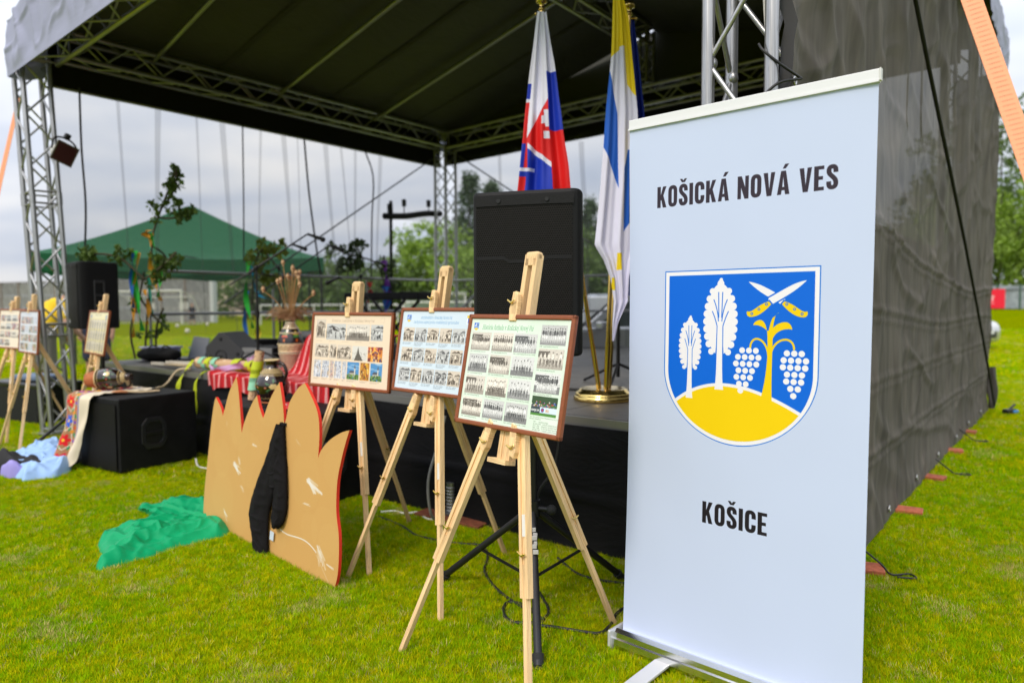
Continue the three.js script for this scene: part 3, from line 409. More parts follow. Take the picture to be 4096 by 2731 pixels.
function streetPhoto(c, x, y, w, h, seed) {
  const R = rng(seed), warm = R() < 0.5 ? 1.6 : 0; clipTo(c, x, y, w, h, () => {
    c.fillStyle = grey(205, warm); c.fillRect(x, y, w, h); c.fillStyle = grey(165 + 35 * R(), warm); c.fillRect(x, y + h * 0.66, w, h);
    for (let i = 0; i < 3; i++) { const bx = x + w * (R() * 0.9 - 0.1), bw = w * (0.3 + 0.3 * R()), by = y + h * (0.22 + 0.18 * R()); c.fillStyle = grey(185 + 30 * R(), warm); c.fillRect(bx, by, bw, h * 0.4); c.fillStyle = grey(70 + 60 * R(), warm); c.beginPath(); c.moveTo(bx - 4, by); c.lineTo(bx + bw * 0.5, by - h * 0.16); c.lineTo(bx + bw + 4, by); c.fill(); for (let k = 0; k < 3; k++) { c.fillStyle = grey(70, warm); c.fillRect(bx + bw * (0.15 + 0.27 * k), by + h * 0.1, bw * 0.1, h * 0.1); } }
    speck(c, x, y + h * 0.05, w, h * 0.4, R, 40, 60, 150, 0.4, warm);
    for (let i = 0; i < 18; i++) figure(c, x + w * R(), y + h * (0.76 + 0.18 * R()), h * (0.36 + 0.18 * R()), R, R() < 0.4 ? 230 : 50 + 60 * R(), R() < 0.3 ? 220 : 45, warm);
    speck(c, x, y + h * 0.7, w, h * 0.3, R, 120, 90, 210, 0.35, warm); speck(c, x, y + h * 0.2, w, h * 0.7, R, 140, 50, 230, 0.35, warm);
  });
}
function colourPhoto(c, x, y, w, h, kind, seed) {
  const R = rng(seed), rnd = (a) => a[Math.floor(R() * a.length)]; clipTo(c, x, y, w, h, () => {
    const sets = { crowd: ['#3c6e2e', ['#c8a48c', '#3355aa', '#888', '#d8d0c8', '#a33', '#224']], sky: ['#4a90cc', ['#e8eef4', '#5a6a80', '#eef', '#3a6a2a']], gold: ['#c98a16', ['#f0b820', '#7a3a10', '#ffe08a', '#a02010', '#38200c']], altar: ['#7a2a20', ['#e08820', '#ffb840', '#2a2a7a', '#c03020', '#ffe0a0']], pale: ['#c8ccd6', ['#8a92a4', '#f0f2f6', '#b0987a', '#70788a']], mix: ['#cbb6ae', ['#b54848', '#4a6a4a', '#e8e4e0', '#5a5a70', '#e0b090', '#6aa0c8']] };
    const [bg, cs] = sets[kind]; c.fillStyle = bg; c.fillRect(x, y, w, h);
    if (kind === 'sky') { for (let i = 0; i < 5; i++) { c.globalAlpha = 0.5; c.fillStyle = '#b8d2e8'; c.beginPath(); c.ellipse(x + w * R(), y + h * 0.4 * R(), w * 0.25, h * 0.05, 0, 0, 7); c.fill(); } c.globalAlpha = 1; c.fillStyle = '#b9b6a6'; c.fillRect(x + w * 0.22, y + h * 0.6, w * 0.5, h * 0.22); c.fillStyle = '#4a5060'; c.beginPath(); c.moveTo(x + w * 0.16, y + h * 0.62); c.lineTo(x + w * 0.3, y + h * 0.48); c.lineTo(x + w * 0.7, y + h * 0.5); c.lineTo(x + w * 0.76, y + h * 0.62); c.fill(); c.fillStyle = '#cfcfc6'; c.fillRect(x + w * 0.6, y + h * 0.34, w * 0.1, h * 0.44); c.fillStyle = '#56606c'; c.beginPath(); c.moveTo(x + w * 0.58, y + h * 0.36); c.lineTo(x + w * 0.65, y + h * 0.1); c.lineTo(x + w * 0.72, y + h * 0.36); c.fill(); for (let i = 0; i < 60; i++) { c.fillStyle = rnd(['#3f6a2c', '#5a8a3a', '#2c4a20', '#7a9a4a']); c.beginPath(); c.arc(x + w * R(), y + h * (0.72 + 0.3 * R()), w * (0.03 + 0.06 * R()), 0, 7); c.fill(); } }
    else if (kind === 'crowd') { c.fillStyle = '#2c4a20'; c.fillRect(x, y, w, h * 0.4); for (let i = 0; i < 60; i++) { c.fillStyle = rnd(cs); c.beginPath(); c.arc(x + R() * w, y + h * (0.28 + 0.3 * R()), h * 0.045, 0, 7); c.fill(); } c.fillStyle = '#d6e6f4'; c.fillRect(x + w * 0.34, y + h * 0.55, w * 0.66, h * 0.3); c.fillStyle = '#2a3a40'; c.fillRect(x, y + h * 0.55, w * 0.36, h * 0.33); c.fillStyle = '#fff'; c.font = `bold ${h * 0.15}px sans-serif`; c.fillText('ODEJI.SK', x + w * 0.01, y + h * 0.78, w * 0.33); c.fillStyle = '#d08a2a'; c.font = `bold ${h * 0.2}px sans-serif`; c.fillText('80.', x + w * 0.58, y + h * 0.78); c.fillStyle = '#2a4aa0'; c.beginPath(); c.arc(x + w * 0.46, y + h * 0.7, h * 0.11, 0, 7); c.fill(); c.fillStyle = '#c33'; c.beginPath(); c.arc(x + w * 0.46, y + h * 0.7, h * 0.06, 0, 7); c.fill(); c.fillStyle = '#4c8a2a'; c.fillRect(x, y + h * 0.88, w, h * 0.12); }
    else { for (let i = 0; i < 46; i++) { c.globalAlpha = 0.75; c.fillStyle = rnd(cs); const s = w * (0.05 + 0.14 * R()); c.fillRect(x + R() * w - s / 2, y + R() * h - s / 2, s, s * (0.7 + 1.6 * R())); } c.globalAlpha = 1; if (kind === 'gold' || kind === 'altar' || kind === 'pale') { c.strokeStyle = cs[1]; c.lineWidth = w * 0.05; c.beginPath(); c.moveTo(x + w * 0.25, y + h); c.lineTo(x + w * 0.25, y + h * 0.45); c.quadraticCurveTo(x + w * 0.5, y, x + w * 0.75, y + h * 0.45); c.lineTo(x + w * 0.75, y + h); c.stroke(); } }
  });
}
function caption(c, text, x, y, px, color) { c.font = `${px}px serif`; c.fillStyle = color; c.fillText(text, x, y); }
function title(c, text, x, y, px, width, color) { c.save(); c.translate(x, y); c.transform(1, 0, -0.22, 1, 0, 0); c.font = `${px}px serif`; const w = c.measureText(text).width; c.scale(width / w, 1); c.fillStyle = color; c.fillText(text, 0, 0); c.restore(); }
function crest(c, x, y, s) { c.save(); c.translate(x, y); c.scale(s / 600, s / 600); coatOfArms(c); c.restore(); }
const lawn = (c, W, H, a, b, seed) => { c.fillStyle = a; c.fillRect(0, 0, W, H); const R = rng(seed); for (let i = 0; i < 60; i++) { c.globalAlpha = 0.07; c.fillStyle = b; c.beginPath(); c.arc(R() * W, R() * H, 60 + 120 * R(), 0, 7); c.fill(); } c.globalAlpha = 1; };
const prints = {
  football: canvasTex(1024, 790, (c, W, H) => {
    lawn(c, W, H, '#e2efe2', '#c2e0c0', 4); crest(c, 34, 34, 62); title(c, 'História futbalu v Košickej Novej Vsi', 130, 86, 50, 540, '#3f9a5a');
    const xs = [30, 266, 500], ws = [216, 220, 226];
    for (let r = 0; r < 4; r++) for (let k = 0; k < 3; k++) { const y = 108 + r * 168; teamPhoto(c, xs[k], y, ws[k], 140, 100 + r * 7 + k); caption(c, ['1932 - muži Košickej Novej Vsi', '1959 - žiaci Košickej Novej Vsi', '1960 - muži Košickej Novej Vsi, I. trieda'][k], xs[k], y + 154, 12, '#2b3a2b'); }
    for (let r = 0; r < 3; r++) { teamPhoto(c, 752, 40 + r * 168, 238, 142, 300 + r); caption(c, '1966 - muži Košickej Novej Vsi', 752, 40 + r * 168 + 157, 12, '#2b3a2b'); }
    colourPhoto(c, 752, 540, 238, 134, 'crowd', 9); caption(c, '2017 - 80. výročie futbalu v Košickej Novej Vsi, stretnutie', 752, 690, 11, '#1f2a1f'); caption(c, 'bývalých futbalistov', 752, 703, 11, '#1f2a1f');
    ['1947   -   založenie klubu', 'od roku 1968  -  Jednota Košická Nová Ves', '1974 - 1982  -  Montostav Košická Nová Ves', '1982 - 1996  -  TJ ČSAO Košická Nová Ves', 'od roku 1997  -  Futbalový klub Košická Nová Ves'].forEach((t, i) => caption(c, t, 790, 722 + i * 14, 12, '#1f2a1f'));
  }),
  architecture: canvasTex(1024, 700, (c, W, H) => {
    c.fillStyle = '#d4e4f2'; c.fillRect(0, 0, W, H); crest(c, 62, 36, 66); title(c, 'Architektúra v Košickej Novej Vsi', 250, 72, 36, 400, '#5a97cc'); title(c, 'zachytená najmä počas svadobných sprievodov', 160, 112, 34, 580, '#5a97cc');
    c.fillStyle = YEL; c.fillRect(832, 38, 36, 22); c.fillStyle = '#3a66c8'; c.fillRect(868, 38, 44, 22); c.fillRect(842, 60, 12, 40); c.fillStyle = '#fff'; c.fillRect(832, 60, 10, 50); c.fillStyle = YEL; c.fillRect(884, 60, 12, 40);
    for (let r = 0; r < 3; r++) for (let k = 0; k < 6; k++) { const x = 40 + k * 160, y = 150 + r * 178; streetPhoto(c, x, y, 150, 128, 500 + r * 11 + k); for (let q = 0; q < 2 + (k % 2); q++) caption(c, ['1936 - Ulica sv. Ladislava', 'Mária a Jozef Kočišovci', 'svadobný sprievod'][q], x, y + 141 + q * 11, 10, '#3a4653'); }
  }),
  church: canvasTex(1024, 660, (c, W, H) => {
    c.fillStyle = '#f0dcc2'; c.fillRect(0, 0, W, H); title(c, 'Kostol sv. Ladislava v Košickej Novej Vsi', 250, 64, 34, 560, '#ab9379'); c.globalAlpha = 0.35; c.strokeStyle = '#8a7a66'; c.lineWidth = 2; c.strokeRect(890, 26, 46, 40); c.globalAlpha = 1;
    streetPhoto(c, 40, 40, 130, 180, 700); streetPhoto(c, 186, 82, 262, 152, 701); c.fillStyle = '#3a3030'; c.beginPath(); c.moveTo(262, 106); c.lineTo(372, 158); c.lineTo(270, 140); c.fill(); teamPhoto(c, 462, 84, 300, 150, 702); streetPhoto(c, 776, 86, 150, 144, 703);
    streetPhoto(c, 40, 272, 190, 132, 704); streetPhoto(c, 246, 274, 90, 132, 705); streetPhoto(c, 352, 278, 186, 132, 706); c.fillStyle = '#e0ddd6'; c.fillRect(552, 282, 190, 134); c.fillStyle = '#5d564c'; c.beginPath(); c.moveTo(580, 416); c.lineTo(612, 348); c.lineTo(628, 288); c.lineTo(644, 348); c.lineTo(694, 416); c.fill(); speckOver(c, 552, 340, 190, 76); colourPhoto(c, 756, 286, 180, 132, 'altar', 5);
    let x = 40; for (const [w, k] of [[100, 'pale'], [98, 'pale'], [46, 'mix'], [92, 'pale'], [52, 'pale'], [156, 'sky'], [116, 'gold'], [146, 'sky']]) { colourPhoto(c, x, 432, w, 160, k, 60 + x); c.fillStyle = '#8a7a66'; c.globalAlpha = 0.6; c.fillRect(x, 602, w * 0.8, 3); c.fillRect(x, 610, w * 0.6, 3); c.globalAlpha = 1; x += w + 14; }
    for (const y of [246, 422]) { c.globalAlpha = 0.5; c.fillStyle = '#8a7a66'; for (let k = 0; k < 5; k++) c.fillRect(44 + k * 180, y, 90, 3); c.globalAlpha = 1; }
  }),
  portraits: canvasTex(512, 330, (c, W, H) => { c.fillStyle = '#efe3a8'; c.fillRect(0, 0, W, H); c.fillStyle = '#f4ecc0'; c.fillRect(0, 0, W, 50); caption(c, 'Starostovia a richtári', 150, 30, 18, '#a8a080'); c.fillStyle = '#3a78b8'; c.fillRect(440, 24, 26, 36); c.fillRect(36, 20, 24, 30); for (let r = 0; r < 3; r++) for (let k = 0; k < 7; k++) { const R = rng(r * 9 + k), x = 30 + k * 66, y = 62 + r * 88; c.fillStyle = grey(170 + 60 * R(), 1); c.fillRect(x, y, 48, 72); figure(c, x + 24, y + 92, 92, R, 60 + 80 * R(), 50, 1); } }),
  events: canvasTex(512, 340, (c, W, H) => { c.fillStyle = '#dfe3f2'; c.fillRect(0, 0, W, H); caption(c, 'Kultúrne podujatia', 170, 28, 16, '#9aa4c8'); for (let r = 0; r < 4; r++) for (let k = 0; k < 4; k++) if ((r + k * 3) % 5 !== 4) colourPhoto(c, 36 + k * 114, 44 + r * 74, 104, 58, 'mix', 20 + r * 5 + k); else { c.fillStyle = '#a8b0c8'; for (let q = 0; q < 6; q++) c.fillRect(36 + k * 114, 48 + r * 74 + q * 9, 100, 3); } }),
  chronicle: canvasTex(512, 340, (c, W, H) => { c.fillStyle = '#f2e4cf'; c.fillRect(0, 0, W, H); caption(c, 'Z histórie obce', 180, 26, 16, '#c8a890'); for (let r = 0; r < 4; r++) for (let k = 0; k < 4; k++) { const x = 24 + k * 120, y = 42 + r * 74; if (r === 3 && k > 1) continue; (r + k) % 3 ? teamPhoto(c, x, y, 108, 60, 40 + r * 6 + k) : colourPhoto(c, x, y, 108, 60, 'mix', 70 + r * 4 + k); } }),
};

// ---------------------------------------------------------------- easels
const TILT = 0.21;
const wing = () => [sph(0.008), rbox(0.03, 0.008, 0.006, 0.002, 0.012, 0.005, 0.004, 0, 0, 0.5), rbox(0.03, 0.008, 0.006, 0.002, -0.012, 0.005, 0.004, 0, 0, -0.5), cyl(0.004, 0.004, 0.03, 0, 0, -0.008, 1.571)];
const wingGeo = merge(wing()).scale(0.75, 0.75, 0.75);
function easel(label, pos, yaw, topY = 0.505, picTop = 0.215, feet = [[-0.42, 0.2], [0.27, 0.2], [-0.08, -0.55]], split = 0.62, tilt = TILT) {
  const e = thing('easel', label, 'easel', pos, -yaw, 'pine display easels'), mp = (x, t, z = 0) => [x, 0.98 + t * Math.cos(tilt) + z * Math.sin(tilt), -t * Math.sin(tilt) + z * Math.cos(tilt)];
  const mast = obj('mast', [bar(mp(-0.021, -0.2), mp(-0.021, topY - 0.005), 0.019, 0.032, [0, 0, 1]), bar(mp(0.021, -0.2), mp(0.021, topY - 0.005), 0.019, 0.032, [0, 0, 1]), bar(mp(0, topY - 0.045), mp(0, topY), 0.05, 0.032, [0, 0, 1]), bar(mp(0, -0.2), mp(0, -0.1), 0.026, 0.026, [0, 0, 1]), aim(new RoundedBoxGeometry(0.061, 0.034, 0.033, 3, 0.01), mp(0, topY - 0.022), mp(0, topY), [0, 0, 1])], M.pine, e);
  mast.castShadow = true;
  obj('tray', [bar(mp(-0.055, -0.205, 0.012), mp(0.035, -0.205, 0.012), 0.05, 0.016, mp(0, 1).map((v, i) => v - mp(0, 0)[i])), bar(mp(0, -0.2), mp(0, -0.02, 0.0), 0.03, 0.012, [0, 0, 1])], M.pine, e);
  const cl = obj('clamp', [poly([[-0.015, -0.022], [0.015, -0.022], [0.015, 0.045], [0.01, 0.07], [0.0, 0.08], [-0.012, 0.078], [-0.014, 0.045], [-0.02, 0.02]], 0.018)], M.pine, e);
  cl.position.set(...mp(-0.028, picTop, 0.02)); cl.rotation.x = -tilt;
  const w0 = obj('wing_nut', wingGeo, M.brass, cl); w0.position.set(-0.008, 0.04, 0.026);
  feet.forEach(([fx, fz], i) => {
    const a = V3(...mp(i === 2 ? 0 : (fx < 0 ? -0.05 : 0.045), i === 2 ? 0.03 : 0.02, i === 2 ? -0.03 : 0.006)), f = V3(fx, 0, fz), s = a.clone().lerp(f, split), side = i === 2 ? [1, 0, 0] : [0, 0, 1], d = f.clone().sub(a).normalize();
    const off = V3(...side).cross(d).normalize();
    const l = obj('leg', [bar(a.clone().addScaledVector(off, 0.0125), s.clone().addScaledVector(off, 0.0125), 0.012, 0.024, side), bar(a.clone().addScaledVector(off, -0.0125), s.clone().addScaledVector(off, -0.0125), 0.012, 0.024, side), bar(a, s, 0.02, 0.014, side)], M.pine, e);
    obj('leg_extension', [bar(a.clone().lerp(f, split - 0.1), f.clone().addScaledVector(d, -0.012), 0.017, 0.02, side), rod(f.clone().addScaledVector(d, -0.014), f.clone().addScaledVector(d, 0.004), 0.006)], M.pineEnd, l);
    const wn = obj('wing_nut', wingGeo, M.brass, l); wn.position.copy(a.clone().lerp(f, split - 0.13)).add(V3(...side).multiplyScalar(0.019)); if (i === 2) wn.rotation.y = 1.57;
    if (i === 1) { const sk = obj('sticker', box(0.014, 0.07, 0.001), M.whiteCable, l); sk.position.copy(a.clone().lerp(f, split - 0.22)).add(V3(0.006, 0, 0.0132)); sk.quaternion.setFromUnitVectors(V3(0, -1, 0), d); }
    if (i < 2) { const h = obj('ledge', poly([[-0.013, -0.06], [0.006, -0.068], [0.012, -0.05], [0.012, 0.026], [0.009, 0.038], [-0.009, 0.045], [-0.015, 0.016]], 0.024), M.pine, e); const hp = V3(...mp(fx < 0 ? -0.075 : 0.055, -0.115, 0.012)); h.position.copy(hp); h.rotation.set(-tilt, 0, fx < 0 ? -0.22 : 0.1); const wl = obj('wing_nut', wingGeo, M.brass, h); wl.position.set(-0.002, -0.036, 0.031); }
  });
  return e;
}
function picture(label, tex, c, yaw, tilt, w, h) {
  const p = thing('framed_print', label, 'picture', c, 0, 'framed exhibition prints'); p.rotation.set(-tilt, -yaw, 0, 'YXZ');
  const b = 0.017, prof = (l) => rbox(l, b, 0.02, 0.005);
  obj('frame', [at(prof(w), 0, h / 2 - b / 2, 0), at(prof(w), 0, -h / 2 + b / 2, 0), at(prof(h), -w / 2 + b / 2, 0, 0, 0, 0, Math.PI / 2), at(prof(h), w / 2 - b / 2, 0, 0, 0, 0, Math.PI / 2)], M.frame, p);
  obj('print', at(new THREE.PlaneGeometry(w - 2 * b + 0.004, h - 2 * b + 0.004), 0, 0, 0.0035), mat(0.96, 0.96, 0.96, 0.5, { map: tex, phys: true, clearcoat: 0.5, clearcoatRoughness: 0.16 }), p);
  obj('backing', box(w - 0.012, h - 0.012, 0.004, 0, 0, -0.004), mat(0.2, 0.14, 0.09, 0.9), p);
}
function display(el, pl, tex, c, deg, tiltDeg, w, h, opt = {}) {
  const yaw = deg * Math.PI / 180, t = tiltDeg * Math.PI / 180, n = [-Math.sin(yaw), Math.cos(yaw)], tt = (c[1] - 0.98) / Math.cos(t), zl = -tt * Math.sin(t) + 0.03;
  picture(pl, tex, c, yaw, t, w, h);
  const sx = opt.shift ?? 0;                       // the picture need not sit in the middle of its easel
  easel(el, [c[0] - n[0] * zl + sx * Math.cos(yaw), 0, c[2] - n[1] * zl + sx * Math.sin(yaw)], yaw, opt.top ?? 0.52, tt + h / 2 - 0.005, opt.feet, opt.split, t);
}
display('pine easel closest to the camera, in front of the big loudspeaker', 'pale green framed print of old football team photographs', prints.football, [0.0, 1.086, -2.4], 46.3, 11.5, 0.527, 0.405, { top: 0.53, feet: [[-0.42, 0.2], [0.27, 0.2], [0.0, -0.57]] });
display('pine easel second from the banner, holding the light blue print', 'light blue framed print of street and wedding photographs', prints.architecture, [-0.335, 1.112, -3.12], 43.5, 10, 0.585, 0.397, { shift: -0.04, top: 0.52 });
display('pine easel beside the cardboard flames, holding the cream print', 'cream framed print with church photographs beside the flames', prints.church, [-0.841, 1.085, -3.6], 36, 6, 0.625, 0.4, { top: 0.46, feet: [[-0.4, 0.17], [0.29, 0.17], [-0.14, -0.55]] });
display('pine easel standing behind the tipped jug on the left', 'pale yellow framed print with rows of narrow portraits', prints.portraits, [-3.74, 1.085, -6.27], 46, 9, 0.66, 0.4, { top: 0.45 });
display('pine easel in front of the leaning truss tower', 'lilac framed print of small colour photographs at far left', prints.events, [-4.43, 1.09, -6.38], 42, 4, 0.62, 0.4, { top: 0.45 });
display('pine easel cut off by the left edge of the picture', 'cream framed print partly hidden behind the lilac one at far left', prints.chronicle, [-5.0, 1.1, -6.95], 34, 6, 0.6, 0.4, { top: 0.44 });
// ---------------------------------------------------------------- loudspeakers
const hexTex = pixTex(256, 256, (u, v) => { // perforated steel: round holes in staggered rows
  const n = 8, y = v * n * 1, row = Math.floor(y), x = u * n + (row % 2) * 0.5, dx = (x % 1) - 0.5, dy = (y % 1) - 0.5, d = Math.hypot(dx, dy * 0.9); const hole = d < 0.36 ? 0 : 1, k = hole ? 160 + 60 * TN(u, v, 20) : 12; return [k, k * 0.98, k * 0.97]; });
const grilleMat = (sx, sy) => mat(0.045, 0.043, 0.041, 0.5, { phys: true, specularIntensity: 0.3, map: rep(hexTex, sx, sy), bumpMap: rep(hexTex, sx, sy), bumpScale: 0.003 });
function cabinet(w, wb, d, h, r) {        // tapered cabinet, rounded corners, standing on y = 0
  const s = new THREE.Shape(), P = [[-w / 2, d / 2], [w / 2, d / 2], [w / 2 + 0.004, d / 2 - 0.06], [wb / 2, -d / 2], [-wb / 2, -d / 2], [-w / 2 - 0.004, d / 2 - 0.06]].map(p => [p[0], -p[1]]);
  P.forEach((p, i) => { const a = P[(i + P.length - 1) % P.length], b = P[(i + 1) % P.length], k = (q) => { const L = Math.hypot(q[0] - p[0], q[1] - p[1]), t = Math.min(0.4, r / L); return [p[0] + (q[0] - p[0]) * t, p[1] + (q[1] - p[1]) * t]; }, A = k(a), B = k(b); i ? s.lineTo(...A) : s.moveTo(...A); s.quadraticCurveTo(p[0], p[1], ...B); });
  s.closePath();
  return at(new THREE.ExtrudeGeometry(s, { depth: h - 0.03, bevelEnabled: true, bevelSize: 0.012, bevelThickness: 0.015, bevelSegments: 3, curveSegments: 5 }).translate(0, 0, 0.015), 0, 0, 0, -Math.PI / 2);
}
const cabMat = mat(0.011, 0.011, 0.012, 0.55, { phys: true, specularIntensity: 0.4, bumpMap: rep(grainTex, 6, 6), bumpScale: 0.001 });
function loudspeaker(label, pos, turn) {
  const t = thing('loudspeaker', label, 'loudspeaker', pos, turn, 'loudspeakers on tripods'), w = 0.42, h = 0.66, d = 0.36;
  obj('cabinet', cabinet(w, 0.27, d, h, 0.03), cabMat, t);
  const bow = x => d / 2 + 0.014 + 0.012 * (1 - (x / 0.2) ** 2);
  obj('grille', grid(20, 4, (a, b) => [(a - 0.5) * 0.4, 0.03 + b * 0.575, bow((a - 0.5) * 0.4)]), grilleMat(5.6, 8), t);
  obj('bezel', [grid(16, 2, (a, b) => [(a - 0.5) * 0.41, 0.6 + b * 0.036, bow((a - 0.5) * 0.4) + 0.004]), grid(16, 2, (a, b) => [(a - 0.5) * 0.41, 0.015 + b * 0.016, bow((a - 0.5) * 0.4) + 0.004])], cabMat, t);
  obj('divider', grid(20, 2, (a, b) => [(a - 0.5) * 0.395, 0.385 + b * 0.014 - (a > 0.3 && a < 0.72 ? 0.014 : 0), bow((a - 0.5) * 0.4) + 0.002]), cabMat, t);
  for (const x of [-0.1, 0.1]) { const s = obj('screw', cyl(0.008, 0.008, 0.006, 0, 0, 0, 1.571), M.blackMetal, t); s.position.set(x, 0.618, bow(x) + 0.006); }
  obj('badge', rbox(0.035, 0.04, 0.004, 0.001, -0.07, 0.075, bow(0.07) + 0.002), mat(0.32, 0.32, 0.33, 0.4), t);
  for (const s of [-1, 1]) {
    const hd = new THREE.Group(); hd.name = 'handle'; t.add(hd); hd.position.set(s * 0.193, 0.33, 0.0); hd.rotation.y = s * (Math.PI / 2 + 0.24);
    obj('handle_rim', [rbox(0.1, 0.026, 0.014, 0.005, 0, 0.135, 0.002), rbox(0.1, 0.026, 0.014, 0.005, 0, -0.135, 0.002), rbox(0.016, 0.27, 0.014, 0.005, 0.046, 0, 0.002), rbox(0.016, 0.27, 0.014, 0.005, -0.046, 0, 0.002), rbox(0.1, 0.02, 0.014, 0.004, 0, 0.0, 0.002)], mat(0.035, 0.035, 0.038, 0.35), hd);
    obj('handle_cup', box(0.086, 0.26, 0.004, 0, 0, -0.001), mat(0.004, 0.004, 0.004, 0.7), hd);
  }
  return t;
}
function tripod(label, pos, turn, hubH, top, feet) {
  const t = thing('speaker_stand', label, 'speaker stand', pos, turn, 'black tripod speaker stands');
  obj('pole', [rod([0, 0.3, 0], [0, top, 0], 0.0175, 0.0175, 14), rod([0, 0.12, 0], [0, hubH + 0.35, 0], 0.021, 0.021, 14)], M.blackMetal, t);
  obj('collar', [cyl(0.033, 0.033, 0.07, 0, hubH, 0), cyl(0.03, 0.03, 0.05, 0, hubH + 0.34, 0), rod([0, hubH, 0], [0.07, hubH, 0.03], 0.012)], M.blackMetal, t); obj('knob', sph(0.022, 0.08, hubH, 0.034), M.rubber, t);
  for (const [x, z] of feet) {
    const a = V3(0, hubH, 0), f = V3(x, 0.02, z), m = a.clone().lerp(f, 0.55), l = obj('leg', rod(a, f, 0.0155, 0.0155, 12), mat(0.02, 0.02, 0.022, 0.4, { map: rep(scratchTex, 1, 2) }), t);
    obj('rubber_foot', rod(a.clone().lerp(f, 0.93), f.clone().add(V3(0, -0.016, 0)), 0.022, 0.019, 12), M.rubber, l); obj('brace', bar([0, 0.14, 0], m, 0.012, 0.008), M.blackMetal, t);
  }
  return t;
}
tripod('black tripod speaker stand behind the nearest easel', [0.085, 0, -2.95], 0, 0.45, 1.17, [[0.005, 0.51], [-0.43, -0.3], [0.44, -0.31]]);
loudspeaker('big black loudspeaker in the middle, in front of the flags', [0.105, 1.115, -2.98], -0.3);
tripod('black tripod speaker stand beside the left truss tower', [-4.16, 0, -7.05], 0, 0.5, 1.2, [[-0.3, 0.66], [-0.4, -0.4], [0.5, -0.3]]);
loudspeaker('black loudspeaker at the left with tall handle on its side', [-4.22, 1.1, -7.05], -0.8);

function subwoofer(label, pos, turn, w = 0.58, h = 0.6, d = 0.66) {
  const t = thing('subwoofer', label, 'subwoofer', pos, turn, 'black subwoofer cabinets');
  obj('cabinet', rbox(w, h - 0.02, d, 0.014, 0, h / 2 + 0.01, -d / 2), mat(0.013, 0.013, 0.014, 0.6, { phys: true, specularIntensity: 0.4, bumpMap: rep(grainTex, 5, 5), bumpScale: 0.0015, map: rep(blotchTex, 1, 1) }), t);
  obj('grille', grid(10, 2, (a, b) => [(a - 0.5) * (w - 0.05), 0.04 + b * (h - 0.08), 0.012 + 0.01 * (1 - (2 * a - 1) ** 2)]), grilleMat(7, 7), t);
  for (const s of [-1, 1]) {
    const x = s * (w / 2 + 0.001), oct = (r, k) => [[-r * k, -r], [r * k, -r], [r * 0.82, -r * 0.6], [r * 0.82, r * 0.6], [r * k, r], [-r * k, r], [-r * 0.82, r * 0.6], [-r * 0.82, -r * 0.6]], hd = new THREE.Group(); hd.name = 'handle'; t.add(hd); hd.position.set(x, h * 0.5, -d * 0.42); hd.rotation.y = s * Math.PI / 2;
    const sh = new THREE.Shape(oct(0.122, 0.5).map(p => new THREE.Vector2(...p))); sh.holes.push(new THREE.Path(oct(0.09, 0.5).map(p => new THREE.Vector2(...p))));
    obj('rim', new THREE.ExtrudeGeometry(sh, { depth: 0.012, bevelEnabled: true, bevelSize: 0.003, bevelThickness: 0.003, bevelSegments: 2 }), mat(0.022, 0.022, 0.023, 0.25), hd); obj('cup', at(poly(oct(0.098, 0.5), 0.002, 0), 0, 0, 0.001), mat(0.004, 0.004, 0.004, 0.6), hd); obj('grip', rbox(0.15, 0.03, 0.012, 0.005, 0, 0.0, 0.009), mat(0.012, 0.012, 0.012, 0.35), hd);
  }
  for (const x of [-1, 1]) for (const z of [0.06, d - 0.06]) obj('foot', cyl(0.025, 0.025, 0.02, x * (w / 2 - 0.06), 0.01, -z), M.rubber, t);
  return t;
}
// origin of a subwoofer is the middle of its front bottom edge
subwoofer('black subwoofer with octagonal handle, jug and towel on top', [-3.296, 0, -5.506], -0.56);
{ const k = V3(UX.x, 0, UX.z), c = ST(-0.035, 0, -0.5); subwoofer('black subwoofer behind the cardboard flames and the cream print', c.clone().addScaledVector(k, -0.29), SY, 0.58, 0.62, 0.44); subwoofer('black subwoofer with the dark pitcher standing on it', c.clone().addScaledVector(k, -0.89), SY, 0.58, 0.62, 0.44); }

// ---------------------------------------------------------------- flags on the brass stand
{
  const st = thing('flag_stand', 'polished brass flag stand with round stepped base on the stage', 'flag stand', [0.574, DECK, -4.36], 0);
  obj('base', lathe([[0, 0], [0.18, 0], [0.188, 0.006], [0.188, 0.022], [0.18, 0.03], [0.176, 0.036], [0.178, 0.044], [0.166, 0.056], [0.155, 0.06], [0.15, 0.072], [0.138, 0.076], [0.06, 0.066], [0.02, 0.07], [0, 0.07]], 64), M.brass, st);
  const poles = [[[-0.03, 0.07, 0.02], [-0.386, 2.385, 0.02]], [[0.01, 0.07, 0.05], [0.1, 2.6, 0.07]], [[0.035, 0.07, -0.01], [0.157, 2.375, -0.03]]];
  poles.forEach(([a, b], i) => { const A = V3(...a), B = V3(...b), m = A.clone().lerp(B, 0.12); const p = obj('pole', [rod(A, m, 0.016, 0.016, 16), rod(m, B, 0.0135, 0.0135, 16)], M.brassPole, st); obj('finial', [at(lathe([[0, 0], [0.018, 0], [0.02, 0.012], [0.014, 0.02], [0.015, 0.04], [0.032, 0.046], [0.036, 0.06], [0.03, 0.078], [0, 0.088]], 24), B.x, B.y, B.z), rod([B.x, B.y - 0.02, B.z], [B.x + (i ? 0.04 : -0.035), B.y - 0.025, B.z + 0.02], 0.006), sph(0.009, B.x + (i ? 0.04 : -0.035), B.y - 0.025, B.z + 0.02)], M.brass, p); });
}
